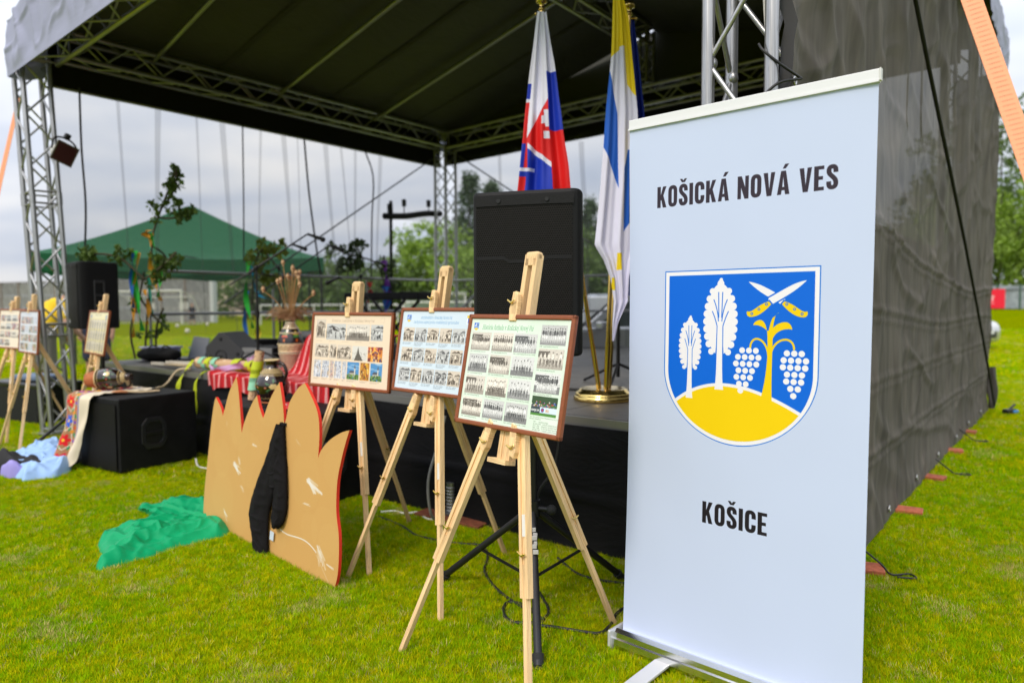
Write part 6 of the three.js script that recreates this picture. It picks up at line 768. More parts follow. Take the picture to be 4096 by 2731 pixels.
// ---------------------------------------------------------------- concrete boundary wall, goal, pitch rails
{
  const P0 = V3(-56, 0, -72), P1 = V3(-24.4, 0, -56.6), d = P1.clone().sub(P0), L = d.length(), yaw = Math.atan2(-d.z, d.x), w = thing('concrete_wall', 'long grey concrete panel wall behind the goal', 'wall', P0, yaw);
  const pm = [0, 1, 2].map(i => mat(0.27 + 0.025 * i, 0.275 + 0.024 * i, 0.275 + 0.02 * i, 0.9, { map: rep(blotchTex, 0.4, 0.4), bumpMap: rep(grainTex, 1, 1), bumpScale: 0.02 })), n = 12, s = L / n, hh = 3.6 / 3, pg = box(s - 0.06, hh - 0.03, 0.12);
  for (let i = 0; i < n; i++) for (let j = 0; j < 3; j++) { const o = obj('panel', pg, pm[(i * 2 + j) % 3], w); o.position.set((i + 0.5) * s, hh * (j + 0.5), 0); }
  for (let i = 0; i <= n; i++) obj('post', box(0.14, 3.66, 0.24, i * s, 1.83, 0), mat(0.2, 0.15, 0.12, 0.9), w); obj('coping', box(L, 0.1, 0.3, L / 2, 3.68, 0), mat(0.12, 0.1, 0.09, 0.8), w);
  for (const x of [L - 7.2, L - 3.1]) { const h = obj('hatch', [box(1.1, 0.08, 0.1, x, 1.6, 0.1), box(1.1, 0.55, 0.06, x, 1.32, 0.09)], mat(0.5, 0.49, 0.46, 0.8), w); obj('hatch_opening', box(0.9, 0.5, 0.04, x, 1.9, 0.08), mat(0.04, 0.05, 0.03, 0.8), h); }
  obj('end_post', box(0.4, 3.9, 0.4, L + 0.25, 1.95, 0), mat(0.5, 0.52, 0.52, 0.8), w);
  const g = thing('football_goal', 'white football goal in front of the concrete wall', 'goal', [-23.75, 0, -50.1], yaw), gm = mat(0.7, 0.69, 0.62, 0.5);
  for (const x of [0, -7.32]) { obj('post', cyl(0.06, 0.06, 2.44, x, 1.22, 0), gm, g); obj('back_stay', [rod([x, 2.42, 0], [x, 2.0, -1.0], 0.025), rod([x, 2.0, -1.0], [x, 0.03, -1.8], 0.025), rod([x, 0.03, -1.8], [x, 0.03, 0], 0.025)], gm, g); } obj('crossbar', rod([0, 2.44, 0], [-7.32, 2.44, 0], 0.06), gm, g); obj('back_bar', rod([0, 2.0, -1.0], [-7.32, 2.0, -1.0], 0.03), gm, g);
  const net = []; for (let i = 0; i <= 36; i++) { const x = -7.32 * i / 36; net.push(rod([x, 2.0, -1.0], [x, 0.03, -1.8], 0.006, 0.006, 3)); } for (let j = 0; j <= 10; j++) { const k = j / 10; net.push(rod([0, 2 - 1.97 * k, -1 - 0.8 * k], [-7.32, 2 - 1.97 * k, -1 - 0.8 * k], 0.006, 0.006, 3)); } obj('net', net, mat(0.6, 0.6, 0.58, 0.8), g);
  for (const [x, z, l] of [[-20.66, -42.98, 'pale football lying in front of the goal post'], [-20.4, -46.6, 'pale football at the feet of the distant player'], [-15.83, -33.93, 'pale football lying nearest on the pitch']]) { const b = thing('football', l, 'ball', [x, 0.11, z], 0, 'footballs on the pitch'); obj('shell', new THREE.IcosahedronGeometry(0.115, 2), mat(0.7, 0.66, 0.5, 0.5), b); obj('patches', [...Array(6)].map((_, i) => sph(0.04, 0.083 * Math.cos(i), 0.083 * Math.sin(i * 2.4) * 0.9, 0.083 * Math.sin(i), 1, 1, 1, 8)), mat(0.1, 0.1, 0.11, 0.5), b); }
  const rl = (x0, z0, x1, z1, h, label, m) => { const r = thing('pitch_railing', label, 'railing', [x0, 0, z0], Math.atan2(-(z1 - z0), x1 - x0), 'white railings round the pitch'), Lr = Math.hypot(x1 - x0, z1 - z0), k = Math.round(Lr / 2); for (let i = 0; i <= k; i++) obj('post', cyl(0.05, 0.05, h, i * Lr / k, h / 2, 0, 0, 0, 0, 8), m, r); for (const y of [h, h * 0.5]) obj('rail', rod([0, y, 0], [Lr, y, 0], 0.05), m, r); };
  const wm = mat(0.6, 0.6, 0.58, 0.6); rl(-17.5, -48.5, -7.6, -46.4, 1.35, 'white pitch railing behind the poppy vase', wm); rl(-7.2, -46, -0.5, -45.2, 1.5, 'white pitch railing below the scrim opening', wm);
  const dg = thing('dugout', 'white framed team dugout beyond the pitch railing', 'dugout', [-5.4, 0, -48.5], 0.1); obj('frame', [box(4.4, 0.12, 0.12, 0, 2.1, 0), box(0.12, 2.1, 0.12, -2.15, 1.05, 0), box(0.12, 2.1, 0.12, 2.15, 1.05, 0), box(4.4, 0.1, 0.1, 0, 1.95, -1.4), box(0.1, 1.95, 0.1, -2.15, 0.97, -1.4), box(0.1, 1.95, 0.1, 2.15, 0.97, -1.4)], wm, dg); obj('roof', box(4.5, 0.05, 1.6, 0, 2.19, -0.7), mat(0.55, 0.58, 0.58, 0.5), dg); obj('back_panel', box(4.3, 1.8, 0.04, 0, 1.0, -1.46), mat(0.35, 0.42, 0.4, 0.6), dg);
  // far building roofs over the wall
  const fb = thing('far_house', 'pale pink house with low roof beyond the concrete wall', 'house', [-42, 0, -96], 0.4); obj('wall', box(16, 5.0, 8, 0, 2.5, 0), mat(0.6, 0.48, 0.4, 0.9), fb); obj('roof', at(poly([[-4.4, 0], [4.4, 0], [0, 1.1]], 16.6, 0), -8.3, 5.0, 0, 0, Math.PI / 2, 0), mat(0.5, 0.48, 0.48, 0.9), fb); for (let i = 0; i < 5; i++) obj('window', box(1.0, 1.2, 0.1, -6 + i * 3, 3.2, 4.02), mat(0.08, 0.09, 0.1, 0.2), fb);
}
// ---------------------------------------------------------------- trees
function tree(label, x, z, lobes, trunkH, leaves, size, m, seed, group, name = 'broadleaf_tree') {
  const t = thing(name, label, 'tree', [x, groundH(x, z) - 0.05, z], 0, group), R = rng(seed), bark = mat(0.08, 0.065, 0.045, 0.95), L = lobes.map(l => ({ c: V3(l[0], l[1], l[2]), r: l[3], s: l[4] ?? 1 }));
  const top = Math.max(...L.map(l => l.c.y)); obj('trunk', [rod([0, 0, 0], [0.1, trunkH, 0], 0.28, 0.18, 8), rod([0.1, trunkH, 0], [0, top, 0], 0.18, 0.04, 7), ...L.map(l => rod([0.05, Math.min(trunkH, l.c.y * 0.6), 0], l.c, 0.09, 0.03, 5))], bark, t);
  const clumps = []; for (let i = 0; i < leaves / 14; i++) { const l = L[Math.floor(R() * L.length)], v = V3(R() - 0.5, R() - 0.5, R() - 0.5).normalize().multiplyScalar(l.r * (0.45 + 0.6 * Math.sqrt(R()))); v.y *= l.s; clumps.push(l.c.clone().add(v)); }
  obj('crown', foliage(Q => clumps[Math.floor(Q() * clumps.length)].clone().add(V3(Q() - 0.5, Q() - 0.5, Q() - 0.5).multiplyScalar(size * 2.6)), leaves, 1, size, R), m, t);
  return t;
}
const round = (h, w, R, n = 9) => Array.from({ length: n }, (_, i) => { const a = i * 2.4, k = 0.32 + 0.6 * ((i + 0.5) / n), sp = Math.sin(Math.PI * Math.min(1, (k - 0.15) / 0.95)) * w * 0.55; return [Math.cos(a) * sp, h * k, Math.sin(a) * sp, w * (0.28 + 0.14 * R()), 0.85]; });
const column = (h, w, n = 9) => Array.from({ length: n }, (_, i) => { const k = 0.12 + 0.86 * (i / (n - 1)); return [0.25 * Math.cos(i * 2), h * k, 0.25 * Math.sin(i * 2), w * (0.5 * Math.sin(Math.PI * Math.min(1, k * 0.85 + 0.12)) + 0.12), 1.5]; });
{
  const G1 = 'trees beyond the pitch', R = rng(99);
  tree('bright fresh green tree framed by the scrim opening', -7.4, -66, round(9, 5.4, R, 11), 1.6, 5200, 0.34, LM.fresh, 1, G1);
  tree('small bright green tree right of the scrim opening', -3.6, -58, round(5.6, 4.2, R, 8), 1.0, 3200, 0.3, LM.fresh, 2, G1);
  tree('tall dark poplar left of the big loudspeaker', -4.4, -72, column(14.4, 2.6, 11), 1.2, 4200, 0.34, LM.blue, 3, G1, 'poplar_tree'); tree('second tall poplar close to the big loudspeaker', -2.2, -74, column(13.6, 3.0, 11), 1.2, 4400, 0.34, LM.blue, 4, G1, 'poplar_tree');
  tree('poplar between the loudspeaker and the flags', 8.0, -72, column(11.8, 2.2, 10), 1.2, 3400, 0.34, LM.blue, 5, G1, 'poplar_tree');
  tree('broad green tree behind the town flag', 9.6, -64, round(7.6, 6.4, R, 10), 1.4, 4400, 0.34, LM.mid, 6, G1); tree('green tree behind the brass poles', 6.6, -62, round(6.2, 5.2, R, 9), 1.2, 3600, 0.32, LM.mid, 7, G1); tree('green tree hidden mostly behind the big loudspeaker', 2.2, -62, round(8.2, 6.4, R, 9), 1.4, 3600, 0.34, LM.mid, 8, G1);
  for (const [x, z, h, w, k, l] of [[-14.6, -62, 4.4, 5.6, 'mid', 'dark tree right behind the cream print'], [-10.8, -64, 4.0, 5.2, 'mid', 'tree left of the scrim opening'], [-18.2, -64, 5.2, 5.4, 'mid', 'tree behind the right end of the green tent'], [-22.4, -68, 4.4, 5.6, 'dark', 'low tree behind the poppy heads'], [-27.5, -72, 4.0, 6.0, 'mid', 'low tree beside the end of the concrete wall'], [-12.4, -70, 4.8, 6.4, 'dark', 'dark tree behind the far branch']]) tree(l, x, z, round(h, w, R, 9), 0.8, 3000, 0.34, LM[k], 20 + Math.round(-x), G1);
  const G2 = 'trees on the right beyond the fence';
  tree('bushy light green tree behind the red banner', 45.2, -66, round(10.6, 8.6, R, 13), 1.4, 6500, 0.4, LM.fresh, 60, G2); tree('tall loose green tree at the right edge', 51.5, -74, round(21, 10.5, R, 16), 4, 7500, 0.42, LM.mid, 61, G2); tree('light green tree cut off by the right edge', 51.5, -66, round(9.4, 8, R, 11), 1.4, 5500, 0.4, LM.fresh, 62, G2); for (const [x, z, h, l] of [[59, -68, 10, 'round green tree beyond the right end of the picture'], [67, -72, 12, 'taller green tree beyond the right end of the picture'], [36, -70, 9, 'green tree hidden behind the mesh wall'], [29, -72, 10, 'larger green tree hidden behind the mesh wall']]) tree(l, x, z, round(h, 8, R, 11), 1.4, 3500, 0.42, LM.mid, Math.round(x), G2); tree('dark conifer-like tree between the right trees', 48.6, -78, round(15.5, 7.5, R, 12), 2.6, 4500, 0.42, LM.dark, 63, G2);
}
{ // fence and red banner at the right
  const y = 0.7, f = thing('metal_fence', 'pale blue grey metal fence under the right trees', 'fence', [34, y, -60.4], 0), pm = [0, 1].map(i => mat(0.4 + 0.03 * i, 0.45 + 0.03 * i, 0.5 + 0.03 * i, 0.5, { map: rep(blotchTex, 0.4, 0.4) })), pg = box(1.92, 2.0, 0.05);
  for (let i = 0; i < 22; i++) { const p = obj('panel', pg, pm[i % 2], f); p.position.set(1 + i * 2, 1.1, 0); } for (let i = 0; i <= 22; i++) obj('post', box(0.14, 2.25, 0.14, i * 2, 1.1, 0.02), mat(0.03, 0.09, 0.05, 0.6), f); obj('rail', box(44, 0.08, 0.08, 22, 1.75, 0.06), mat(0.1, 0.11, 0.12, 0.6), f);
  const tex = canvasTex(512, 256, (c, W, H) => { c.fillStyle = '#ef1636'; c.fillRect(0, 0, W, H); c.fillStyle = '#f4e6e8'; c.font = 'bold 92px sans-serif'; c.textAlign = 'right'; c.fillText('ST', W * 0.72, H * 0.62); c.fillRect(W * 0.3, H * 0.72, W * 0.42, 5); });
  const b = thing('red_advert', 'red advertising banner with white letters on the right fence', 'advert', [39.3, y + 0.12, -60.2], 0); obj('sheet', grid(12, 6, (a, t) => [a * 3.3, t * 1.68, 0.03 * noise(a * 4, t * 3, 2)]), mat(0.95, 0.95, 0.95, 0.6, { map: tex, ...DS }), b); obj('rope', [rod([0, 1.66, 0], [-0.2, 1.7, -0.1], 0.01), rod([3.3, 1.66, 0], [3.5, 1.7, -0.1], 0.01)], M.whiteCable, b);
}
// ---------------------------------------------------------------- cars
function car(label, pos, turn, paint) {
  const c = thing('parked_car', label, 'car', pos, turn, 'cars parked by the pitch'), m = mat(...paint, 0.25, { phys: true, clearcoat: 1, clearcoatRoughness: 0.08, metalness: 0.35 }), glass = mat(0.09, 0.12, 0.11, 0.06, { metalness: 0.2 }), dark = mat(0.015, 0.015, 0.016, 0.5);
  const arch = (s, x) => { s.lineTo(x + 0.38, 0.24); s.absarc(x, 0.33, 0.36, -0.25, Math.PI + 0.25, false); s.lineTo(x - 0.38, 0.24); };
  const s = new THREE.Shape(); s.moveTo(2.0, 0.3); s.lineTo(1.95, 0.24); arch(s, 1.28); arch(s, -1.22); s.lineTo(-1.98, 0.26); s.lineTo(-2.05, 0.5); s.lineTo(-2.0, 0.86); s.lineTo(-1.7, 0.95); s.lineTo(0.75, 0.95); s.quadraticCurveTo(1.6, 0.88, 1.92, 0.72); s.quadraticCurveTo(2.06, 0.6, 2.0, 0.3);
  obj('body', at(new THREE.ExtrudeGeometry(s, { depth: 1.6, bevelEnabled: true, bevelSize: 0.05, bevelThickness: 0.06, bevelSegments: 4, curveSegments: 10 }), 0, 0, -0.8), m, c);
  const cab = (g, inset) => { const p = g.attributes.position; for (let i = 0; i < p.count; i++) { const k = clamp((p.getY(i) - 0.93) / 0.52); p.setZ(i, p.getZ(i) * (1 - inset * k)); } g.computeVertexNormals(); return g; };
  const k = new THREE.Shape([[-1.86, 0.93], [0.98, 0.93], [0.2, 1.42], [-0.1, 1.47], [-1.35, 1.45], [-1.62, 1.36]].map(p => new THREE.Vector2(...p)));
  obj('cabin', cab(new THREE.ExtrudeGeometry(k, { depth: 1.5, bevelEnabled: true, bevelSize: 0.02, bevelThickness: 0.03, bevelSegments: 2 }).translate(0, 0, -0.75), 0.16), m, c);
  const wq = (x0, y0, x1, y1, label2) => obj('window', grid(2, 2, (a, b) => { const z = lerp(0.66, 0.56, b); return [lerp(x0, x1, b) + 0.016, lerp(y0, y1, b) + 0.022, lerp(-z, z, a)]; }), glass, c); wq(0.93, 0.98, 0.24, 1.4); obj('window', grid(2, 2, (a, b) => [lerp(-1.9, -1.67, b) - 0.014, lerp(0.98, 1.33, b), lerp(-0.6, 0.6, a) * (1 - 0.1 * b)]), glass, c);
  for (const z of [-1, 1]) for (const [a, b] of [[-1.6, -0.75], [-0.68, 0.7]]) obj('window', grid(4, 2, (u, v) => { const x = lerp(a, b, u), top = Math.min(1.4, 1.4 - Math.max(0, x - 0.1) * 0.66), y = lerp(0.985, top, v); return [x, y, z * (0.792 - 0.125 * (y - 0.93) / 0.5)]; }), glass, c);
  for (const [x, z] of [[1.28, 0.76], [1.28, -0.76], [-1.22, 0.76], [-1.22, -0.76]]) { const w = obj('wheel', at(lathe([[0.2, -0.1], [0.3, -0.1], [0.325, -0.07], [0.325, 0.07], [0.3, 0.1], [0.2, 0.1]], 30), x, 0.325, z, Math.PI / 2), M.rubber, c); const g = [cyl(0.05, 0.05, 0.03, 0, 0, 0, Math.PI / 2)]; for (let i = 0; i < 9; i++) g.push(at(rbox(0.045, 0.17, 0.02, 0.006, 0, 0.115, 0), 0, 0, 0, 0, 0, i * 0.698)); const r = obj('rim', [...g, at(new THREE.TorusGeometry(0.2, 0.018, 8, 30))], M.alu, w); r.position.set(x, 0.325, z + Math.sign(z) * 0.085); }
  for (const z of [-0.62, 0.62]) { obj('headlight', sph(0.16, 1.9, 0.66, z, 0.5, 0.55, 1), mat(0.7, 0.72, 0.74, 0.1, { metalness: 0.4 }), c); obj('tail_light', rbox(0.08, 0.26, 0.2, 0.03, -2.03, 0.78, z), mat(0.4, 0.02, 0.02, 0.2), c); obj('mirror', rbox(0.12, 0.12, 0.2, 0.04, 0.72, 1.02, z * 1.48), m, c); } obj('bumper_grille', rbox(0.08, 0.2, 1.1, 0.03, 2.03, 0.42, 0), dark, c); obj('number_plate', rbox(0.02, 0.11, 0.5, 0.004, 2.08, 0.5, 0), mat(0.7, 0.7, 0.7, 0.5), c);
  return c;
}
car('white car with sloping windscreen parked behind the flags', [1.5, 0, -10.9], 3.6, [0.62, 0.63, 0.64]);
{ const c = dup(scene.getObjectByName('parked_car'), 'pale car peeping out behind the far edge of the mesh wall', [12.05, 0, -21.0], -0.9); c.name = 'parked_car_001'; }
{ const p = thing('light_mast', 'thin blue steel mast beyond the pitch behind the flags', 'mast', [8.2, 0, -40], 0); obj('pole', rod([0, 0, 0], [0, 4.6, 0], 0.06), mat(0.12, 0.3, 0.5, 0.5), p); obj('bracket', rbox(0.5, 0.08, 0.12, 0.02, 0, 4.6, 0), mat(0.12, 0.3, 0.5, 0.5), p); }

// ---------------------------------------------------------------- people
function sdfMesh(bones, k, lo, hi, res) {        // tapered capsules joined by a smooth minimum, meshed on a grid
  const size = Math.max(...hi.map((v, i) => v - lo[i])) / 2 * 1.04, c = hi.map((v, i) => (v + lo[i]) / 2), mc = new MarchingCubes(res, new THREE.MeshBasicMaterial(), false, false, 90000), F = mc.field, half = res / 2;
  const B = bones.map(([a, b, ra, rb]) => { const d = [b[0] - a[0], b[1] - a[1], b[2] - a[2]]; return { a, d, l: d[0] ** 2 + d[1] ** 2 + d[2] ** 2 || 1e-9, ra, rb }; });
  for (let z = 0, q = 0; z < res; z++) for (let y = 0; y < res; y++) for (let x = 0; x < res; x++, q++) {
    const p = [c[0] + (x - half) / half * size, c[1] + (y - half) / half * size, c[2] + (z - half) / half * size]; let s = 1e3;
    for (const o of B) { const e0 = p[0] - o.a[0], e1 = p[1] - o.a[1], e2 = p[2] - o.a[2], t = clamp((e0 * o.d[0] + e1 * o.d[1] + e2 * o.d[2]) / o.l), f = Math.hypot(e0 - o.d[0] * t, e1 - o.d[1] * t, e2 - o.d[2] * t) - lerp(o.ra, o.rb, t), h = clamp(0.5 + 0.5 * (s - f) / k); s = lerp(s, f, h) - k * h * (1 - h); }
    F[q] = -s;
  }
  mc.isolation = 0; mc.update(); const n = mc.count, g = new THREE.BufferGeometry(), P = mc.positionArray.slice(0, n * 3); for (let i = 0; i < P.length; i++) P[i] = P[i] * size + c[i % 3];
  g.setAttribute('position', new THREE.BufferAttribute(P, 3)); g.setAttribute('normal', new THREE.BufferAttribute(mc.normalArray.slice(0, n * 3), 3)); return g;
}
function person(label, pos, turn, o) {
  const t = thing('person', label, 'person', pos, turn), b = o.bend ?? 0, s = o.scale ?? 1, fw = (y, z) => [0, 0.95 + (y - 0.95) * Math.cos(b) - z * Math.sin(b), z * Math.cos(b) + (y - 0.95) * Math.sin(b)], q = (x, y, z) => { const r = fw(y, z); return [x, r[1], r[2]]; };
  const hip = 0.09, st = o.stride ?? 0.04, nk = q(0, 1.46, 0.02), hd = q(0, 1.62, 0.06 + (o.nod ?? 0)), arms = o.arms ?? [[[-0.19, 1.4, 0], [-0.25, 1.12, -0.02], [-0.22, 0.88, 0.1]], [[0.19, 1.4, 0], [0.26, 1.12, -0.02], [0.24, 0.88, 0.1]]];
  const A = arms.map(a => [q(...a[0]), q(...a[1]), a[2]]), leg = sx => [[sx * hip, 0.92, 0], [sx * (hip + 0.02), 0.5, 0.03 + sx * st * 0.5], [sx * (hip + 0.02), 0.09, -0.03 + sx * st], [sx * (hip + 0.03), 0.045, 0.13 + sx * st]];
  const bones = [[q(0, 1.0, 0), q(0, 1.2, 0.01), 0.13, 0.135], [q(0, 1.2, 0.01), q(0, 1.36, 0.0), 0.14, 0.13], [q(-0.14, 1.38, 0), q(0.14, 1.38, 0), 0.075, 0.075], [q(0, 1.4, 0), nk, 0.07, 0.055], [nk, q(0, 1.54, 0.04), 0.055, 0.06], [hd, q(0, 1.7, 0.05 + (o.nod ?? 0)), 0.085, 0.092], [q(0, 1.6, 0.12 + (o.nod ?? 0)), q(0, 1.63, 0.155 + (o.nod ?? 0)), 0.02, 0.014], [q(-0.09, 1.63, 0.05), q(-0.1, 1.66, 0.04), 0.02, 0.02], [q(0.09, 1.63, 0.05), q(0.1, 1.66, 0.04), 0.02, 0.02], [[-0.07, 0.93, 0], [0.07, 0.93, 0], 0.12, 0.12]];
  for (const sx of [-1, 1]) { const l = leg(sx); bones.push([l[0], l[1], 0.088, 0.058], [l[1], l[2], 0.06, 0.038], [l[2], l[3], 0.045, 0.035]); }
  for (const a of A) bones.push([a[0], a[1], 0.055, 0.042], [a[1], a[2], 0.042, 0.028]);
  const body = sdfMesh(bones, 0.035, [-0.45, 0, -0.35], [0.45, 1.85, 0.95], 96), hands = []; for (const a of A) { const w = V3(...a[2]), d = w.clone().sub(V3(...a[1])).normalize(), sd = V3(0, 0, 1).cross(d).normalize(), u = d.clone().cross(sd); hands.push(rod(w, w.clone().addScaledVector(d, 0.09), 0.03, 0.034, 8)); for (let i = 0; i < 4; i++) { const r = w.clone().addScaledVector(d, 0.08).addScaledVector(u, (i - 1.5) * 0.019), m = r.clone().addScaledVector(d, 0.045).addScaledVector(sd, 0.008), e = m.clone().addScaledVector(d, 0.03 - 0.006 * Math.abs(i - 1)).addScaledVector(sd, 0.02); hands.push(rod(r, m, 0.0095, 0.009, 6), rod(m, e, 0.009, 0.007, 6)); } const th = w.clone().addScaledVector(d, 0.03).addScaledVector(u, 0.03); hands.push(rod(th, th.clone().addScaledVector(d, 0.05).addScaledVector(u, 0.03), 0.011, 0.008, 6)); }
  obj('body', [body, ...hands], M.skin, t);
  obj('shirt', sdfMesh([[q(0, 0.9, 0), q(0, 1.2, 0.01), 0.155, 0.158], [q(0, 1.2, 0.01), q(0, 1.36, 0.0), 0.16, 0.145], [q(-0.15, 1.385, 0), q(0.15, 1.385, 0), 0.085, 0.085], ...A.map(a => [a[0], V3(...a[0]).lerp(V3(...a[1]), 0.62).toArray(), 0.075, 0.07])], 0.03, [-0.4, 0.7, -0.3], [0.4, 1.52, 0.8], 72), mat(...o.shirt, 0.85), t);
  obj('shorts', sdfMesh([[[-0.07, 0.95, 0], [0.07, 0.95, 0], 0.135, 0.135], ...[-1, 1].map(sx => { const l = leg(sx); return [l[0], V3(...l[0]).lerp(V3(...l[1]), o.longs ? 1 : 0.95).toArray(), 0.115, 0.1]; })], 0.02, [-0.3, 0.36, -0.3], [0.3, 1.12, 0.3], 60), mat(...o.shorts, 0.9), t);
  obj('hair', sdfMesh([[q(0, 1.68, 0.03 + (o.nod ?? 0)), q(0, 1.72, 0.03 + (o.nod ?? 0)), 0.1, 0.096]], 0.01, [-0.2, 1.2, -0.3], [0.2, 1.85, 0.9], 56), mat(0.03, 0.022, 0.016, 0.8), t);
  obj('shoes', [-1, 1].map(sx => { const l = leg(sx); return rbox(0.1, 0.09, 0.29, 0.035, l[2][0], 0.045, (l[2][2] + l[3][2]) / 2); }), mat(0.03, 0.03, 0.035, 0.7), t);
  t.scale.setScalar(s); return t;
}
person('person in a yellow shirt and grey shorts stooping behind the left tower', [-6.35, 0, -9.4], 2.7, { shirt: [0.75, 0.5, 0.01], shorts: [0.2, 0.19, 0.17], bend: 0.55, nod: 0.05, arms: [[[-0.2, 1.4, 0], [-0.3, 1.15, 0.05], [-0.36, 0.86, 0.36]], [[0.2, 1.4, 0], [0.27, 1.12, 0.1], [0.26, 0.9, 0.42]]] });
person('person in navy shorts mostly hidden behind the pale yellow print', [-6.75, 0, -11.3], 0.4, { shirt: [0.02, 0.3, 0.22], shorts: [0.015, 0.02, 0.06] });
person('small player in dark clothes on the distant pitch near the goal', [-22.6, 0, -49.2], 0.9, { shirt: [0.02, 0.02, 0.03], shorts: [0.015, 0.015, 0.025], scale: 0.84, stride: 0.14 });
{ const c = thing('equipment_case', 'black case with folded jeans on top at the left edge', 'case', [-5.6, 0, -8.15], -0.5); obj('shell', rbox(1.0, 0.42, 0.5, 0.03, 0, 0.21, 0), M.black, c); obj('lid', rbox(1.02, 0.06, 0.52, 0.02, 0, 0.43, 0), M.blackMetal, c); const j = tag(obj('folded_jeans', rbox(0.5, 0.07, 0.3, 0.03), mat(0.12, 0.17, 0.26, 0.9, { bumpMap: rep(grainTex, 8, 8), bumpScale: 0.002 })), 'folded blue jeans on the black case at the left edge', 'jeans'); j.position.set(-5.55, 0.5, -8.1); j.rotation.y = -0.4; }

// ---------------------------------------------------------------- cables and small things on the grass
{
  const c3 = pts => pts.map(([x, z]) => [x, 0.022, z]), cab = (pts, label, r = 0.007, m = M.cable) => tag(obj('ground_cable', tube(c3(pts), r, 90), m), label, 'cable', 'cables on the grass');
  cab([[0.23, -3.51], [0.32, -3.29], [0.41, -3.22], [0.52, -3.18], [0.8, -3.1]], 'black cable running behind the speaker stand towards the banner');
  cab([[0.12, -3.08], [0.15, -2.87], [0.1, -2.77], [0.18, -2.74], [0.26, -2.71], [0.34, -2.69], [0.39, -2.75], [0.44, -2.87], [0.52, -2.95], [0.8, -3.0]], 'black cable looping on the grass beside the speaker stand foot');
  cab([[0.12, -2.78], [0.0, -2.79], [-0.04, -2.87], [-0.02, -2.98], [0.05, -2.95], [0.1, -2.85], [0.13, -2.8]], 'black plug cable looped behind the nearest easel leg', 0.008);
  cab([[-0.82, -4.22], [-0.66, -4.05], [-0.54, -3.87], [-0.4, -3.78], [-0.28, -3.73], [-0.17, -3.7], [-0.13, -3.52], [-0.14, -3.35], [-0.09, -3.16], [-0.02, -3.02], [0.06, -2.9]], 'long black cable snaking from the stage past the middle easel');
  cab([[-0.83, -4.31], [-0.75, -4.33], [-0.67, -4.28], [-0.6, -4.3], [-0.52, -4.17], [-0.46, -4.14]], 'white cable on the grass in front of the stage skirt', 0.009, M.whiteCable);
  tag(obj('drop_cable', tube([[-0.4, 0.66, -4.12], [-0.44, 0.5, -4.1], [-0.5, 0.28, -4.08], [-0.49, 0.08, -4.1], [-0.47, 0.02, -4.15]], 0.009), M.greyCable), 'grey cable hanging down in front of the stage skirt', 'cable');
  tag(obj('drop_cable', tube([[0.12, 1.2, -3.1], [0.2, 0.85, -3.0], [0.18, 0.62, -2.98], [0.11, 0.5, -2.98], [0.1, 0.3, -2.97]], 0.006), M.cable), 'black cable hanging from the big loudspeaker', 'cable');
  tag(obj('drop_cable', tube([[-2.62, 0.06, -5.7], [-2.56, 0.025, -5.6], [-2.46, 0.022, -5.52], [-2.34, 0.022, -5.5]], 0.007), M.whiteCable), 'pale cable on the grass right of the left subwoofer', 'cable');
  const p = thing('jack_foot', 'rust brown board with steel screw jack under the stage edge', 'jack', [-0.38, 0, -4.24], -0.6); obj('board', rbox(0.5, 0.035, 0.24, 0.005, 0.05, 0.02, 0), mat(0.26, 0.07, 0.03, 0.8, { map: rep(blotchTex, 2, 2) }), p); obj('screw', [cyl(0.028, 0.028, 0.2, 0, 0.13, 0), ...Array.from({ length: 8 }, (_, i) => at(new THREE.TorusGeometry(0.029, 0.004, 6, 20), 0, 0.06 + i * 0.02, 0, 1.571))], M.alu, p); obj('plate', box(0.13, 0.012, 0.13, 0, 0.045, 0), M.alu, p);
  const wt = obj('paint_mark', [0, 1, 2, 3, 4, 5].map(i => { const k = 0.2 + 0.028 * i + (i % 2) * 0.008; return at(rbox(0.014 + 0.004 * (i % 3), 0.018, 0.005, 0.002), 0.088 + 0.004 * (i % 2), 0.45 * (1 - k) + 0.02 + 0.011, -2.95 + 0.51 * k + 0.0145); }), mat(0.6, 0.58, 0.56, 0.8), scene); scene.remove(wt); const stand = scene.getObjectByName('speaker_stand'); wt.name = 'paint_mark'; delete used.paint_mark; wt.position.set(-0.085, 0, 2.95); stand.add(wt);
}
// faded white line on the lawn
struct('pitch_line', grid(60, 2, (a, b) => { const t = a, x = lerp(-4.6, -2.35, t), z = lerp(-3.9, -5.05, t); return [x + (b - 0.5) * 0.05 * 0.5, 0.006 + 0.004, z + (b - 0.5) * 0.08]; }), mat(0.26, 0.28, 0.14, 0.95, { map: rep(blotchTex, 6, 1) }));

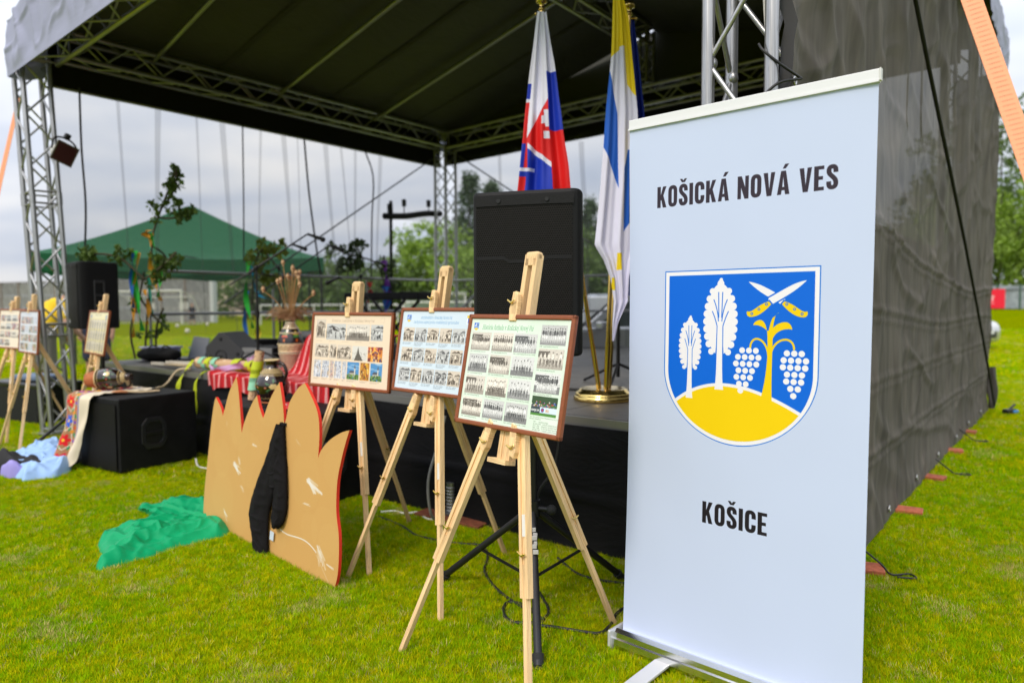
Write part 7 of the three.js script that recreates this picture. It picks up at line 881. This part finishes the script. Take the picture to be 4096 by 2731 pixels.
// ---------------------------------------------------------------- grass blades
{
  const R = rng(2024);
  function tuft(n, h, w, spread) { const pos = []; for (let i = 0; i < n; i++) { const a = R() * 6.283, x = (R() - 0.5) * spread, z = (R() - 0.5) * spread, hh = h * (0.55 + 0.7 * R()), lean = hh * (0.25 + 0.75 * R()), dx = Math.cos(a), dz = Math.sin(a), ww = w * (0.7 + 0.6 * R()); const A = [x - dz * ww, 0, z + dx * ww], B = [x + dz * ww, 0, z - dx * ww], m = [x + dx * lean * 0.35, hh * 0.62, z + dz * lean * 0.35], C = [m[0] - dz * ww * 0.8, m[1], m[2] + dx * ww * 0.8], D = [m[0] + dz * ww * 0.8, m[1], m[2] - dx * ww * 0.8], T = [x + dx * lean, hh, z + dz * lean]; pos.push(...A, ...B, ...C, ...B, ...D, ...C, ...C, ...D, ...T); } const g = new THREE.BufferGeometry(); g.setAttribute('position', new THREE.Float32BufferAttribute(pos, 3)); g.computeVertexNormals(); return g; }
  const gm = mat(1, 1, 1, 0.9, { ...DS, phys: true, transmission: 0.35, thickness: 0, specularIntensity: 0 }), col = new THREE.Color(), m4 = new THREE.Matrix4(), e = new THREE.Euler(), qn = new THREE.Quaternion();
  const inStage = (x, z) => { const rx = x - O.x, rz = z - O.z, u = rx * UX.x + rz * UX.z, v = rx * VX.x + rz * VX.z; return v > 0.12 && v < 5.8 && u > -4.5 && u < 2.8; };
  const inside = (p, x, z) => { let c = false; for (let i = 0, j = p.length - 1; i < p.length; j = i++) if ((p[i][1] > z) !== (p[j][1] > z) && x < (p[j][0] - p[i][0]) * (z - p[i][1]) / (p[j][1] - p[i][1]) + p[i][0]) c = !c; return c; };
  function field(label, count, geo, d0, d1, s0, s1, dens) {
    const list = []; let tries = 0; while (list.length < count && tries++ < count * 6) { const t = R(), d = Math.sqrt(lerp(d0 * d0, d1 * d1, t)), a = (R() - 0.5) * 1.42, x = Math.tan(a) * d * 0.93, z = -d; if (inStage(x, z) || covered.some(p => inside(p, x, z))) continue; list.push([x, z]); }
    const im = new THREE.InstancedMesh(geo, gm, list.length); im.name = numbered('grass'); tag(im, label, 'grass', null, 'stuff');
    list.forEach(([x, z], i) => { const k = clamp(lawnTone(x, z)), s = lerp(s0, s1, R()) * (0.8 + 0.35 * (1 - k)); e.set((R() - 0.5) * 0.5, R() * 6.283, (R() - 0.5) * 0.5); m4.compose(V3(x, groundH(x, z) - 0.003, z), qn.setFromEuler(e), V3(s, s * (0.8 + 0.4 * R()), s)); im.setMatrixAt(i, m4);
      const q = R(), v = 0.7 + 0.5 * R(); if (q < 0.03 + 0.3 * sstep(0.12, 0.34, fbm(x * 2.6, z * 2.6, 7.7, 3))) col.setRGB(0.66 * v, 0.54 * v, 0.2 * v); else if (q < 0.22 + 0.3 * k) col.setRGB(0.62 * v, 0.57 * v, 0.005 * v); else col.setRGB(lerp(0.19, 0.42, k) * v, lerp(0.45, 0.53, k) * v, 0.003 * v); im.setColorAt(i, col); });
    im.castShadow = im.receiveShadow = true; scene.add(im);
  }
  field('short mown grass close to the camera', 190000, tuft(10, 0.027, 0.0011, 0.032), 1.6, 5.2, 0.75, 1.3);
  field('short mown grass in front of the stage', 120000, tuft(12, 0.03, 0.0017, 0.07), 5.2, 12, 0.8, 1.35);
  field('short mown grass further off', 60000, tuft(14, 0.036, 0.004, 0.2), 12, 30, 0.9, 1.4);
}
renderer.render(scene, camera);
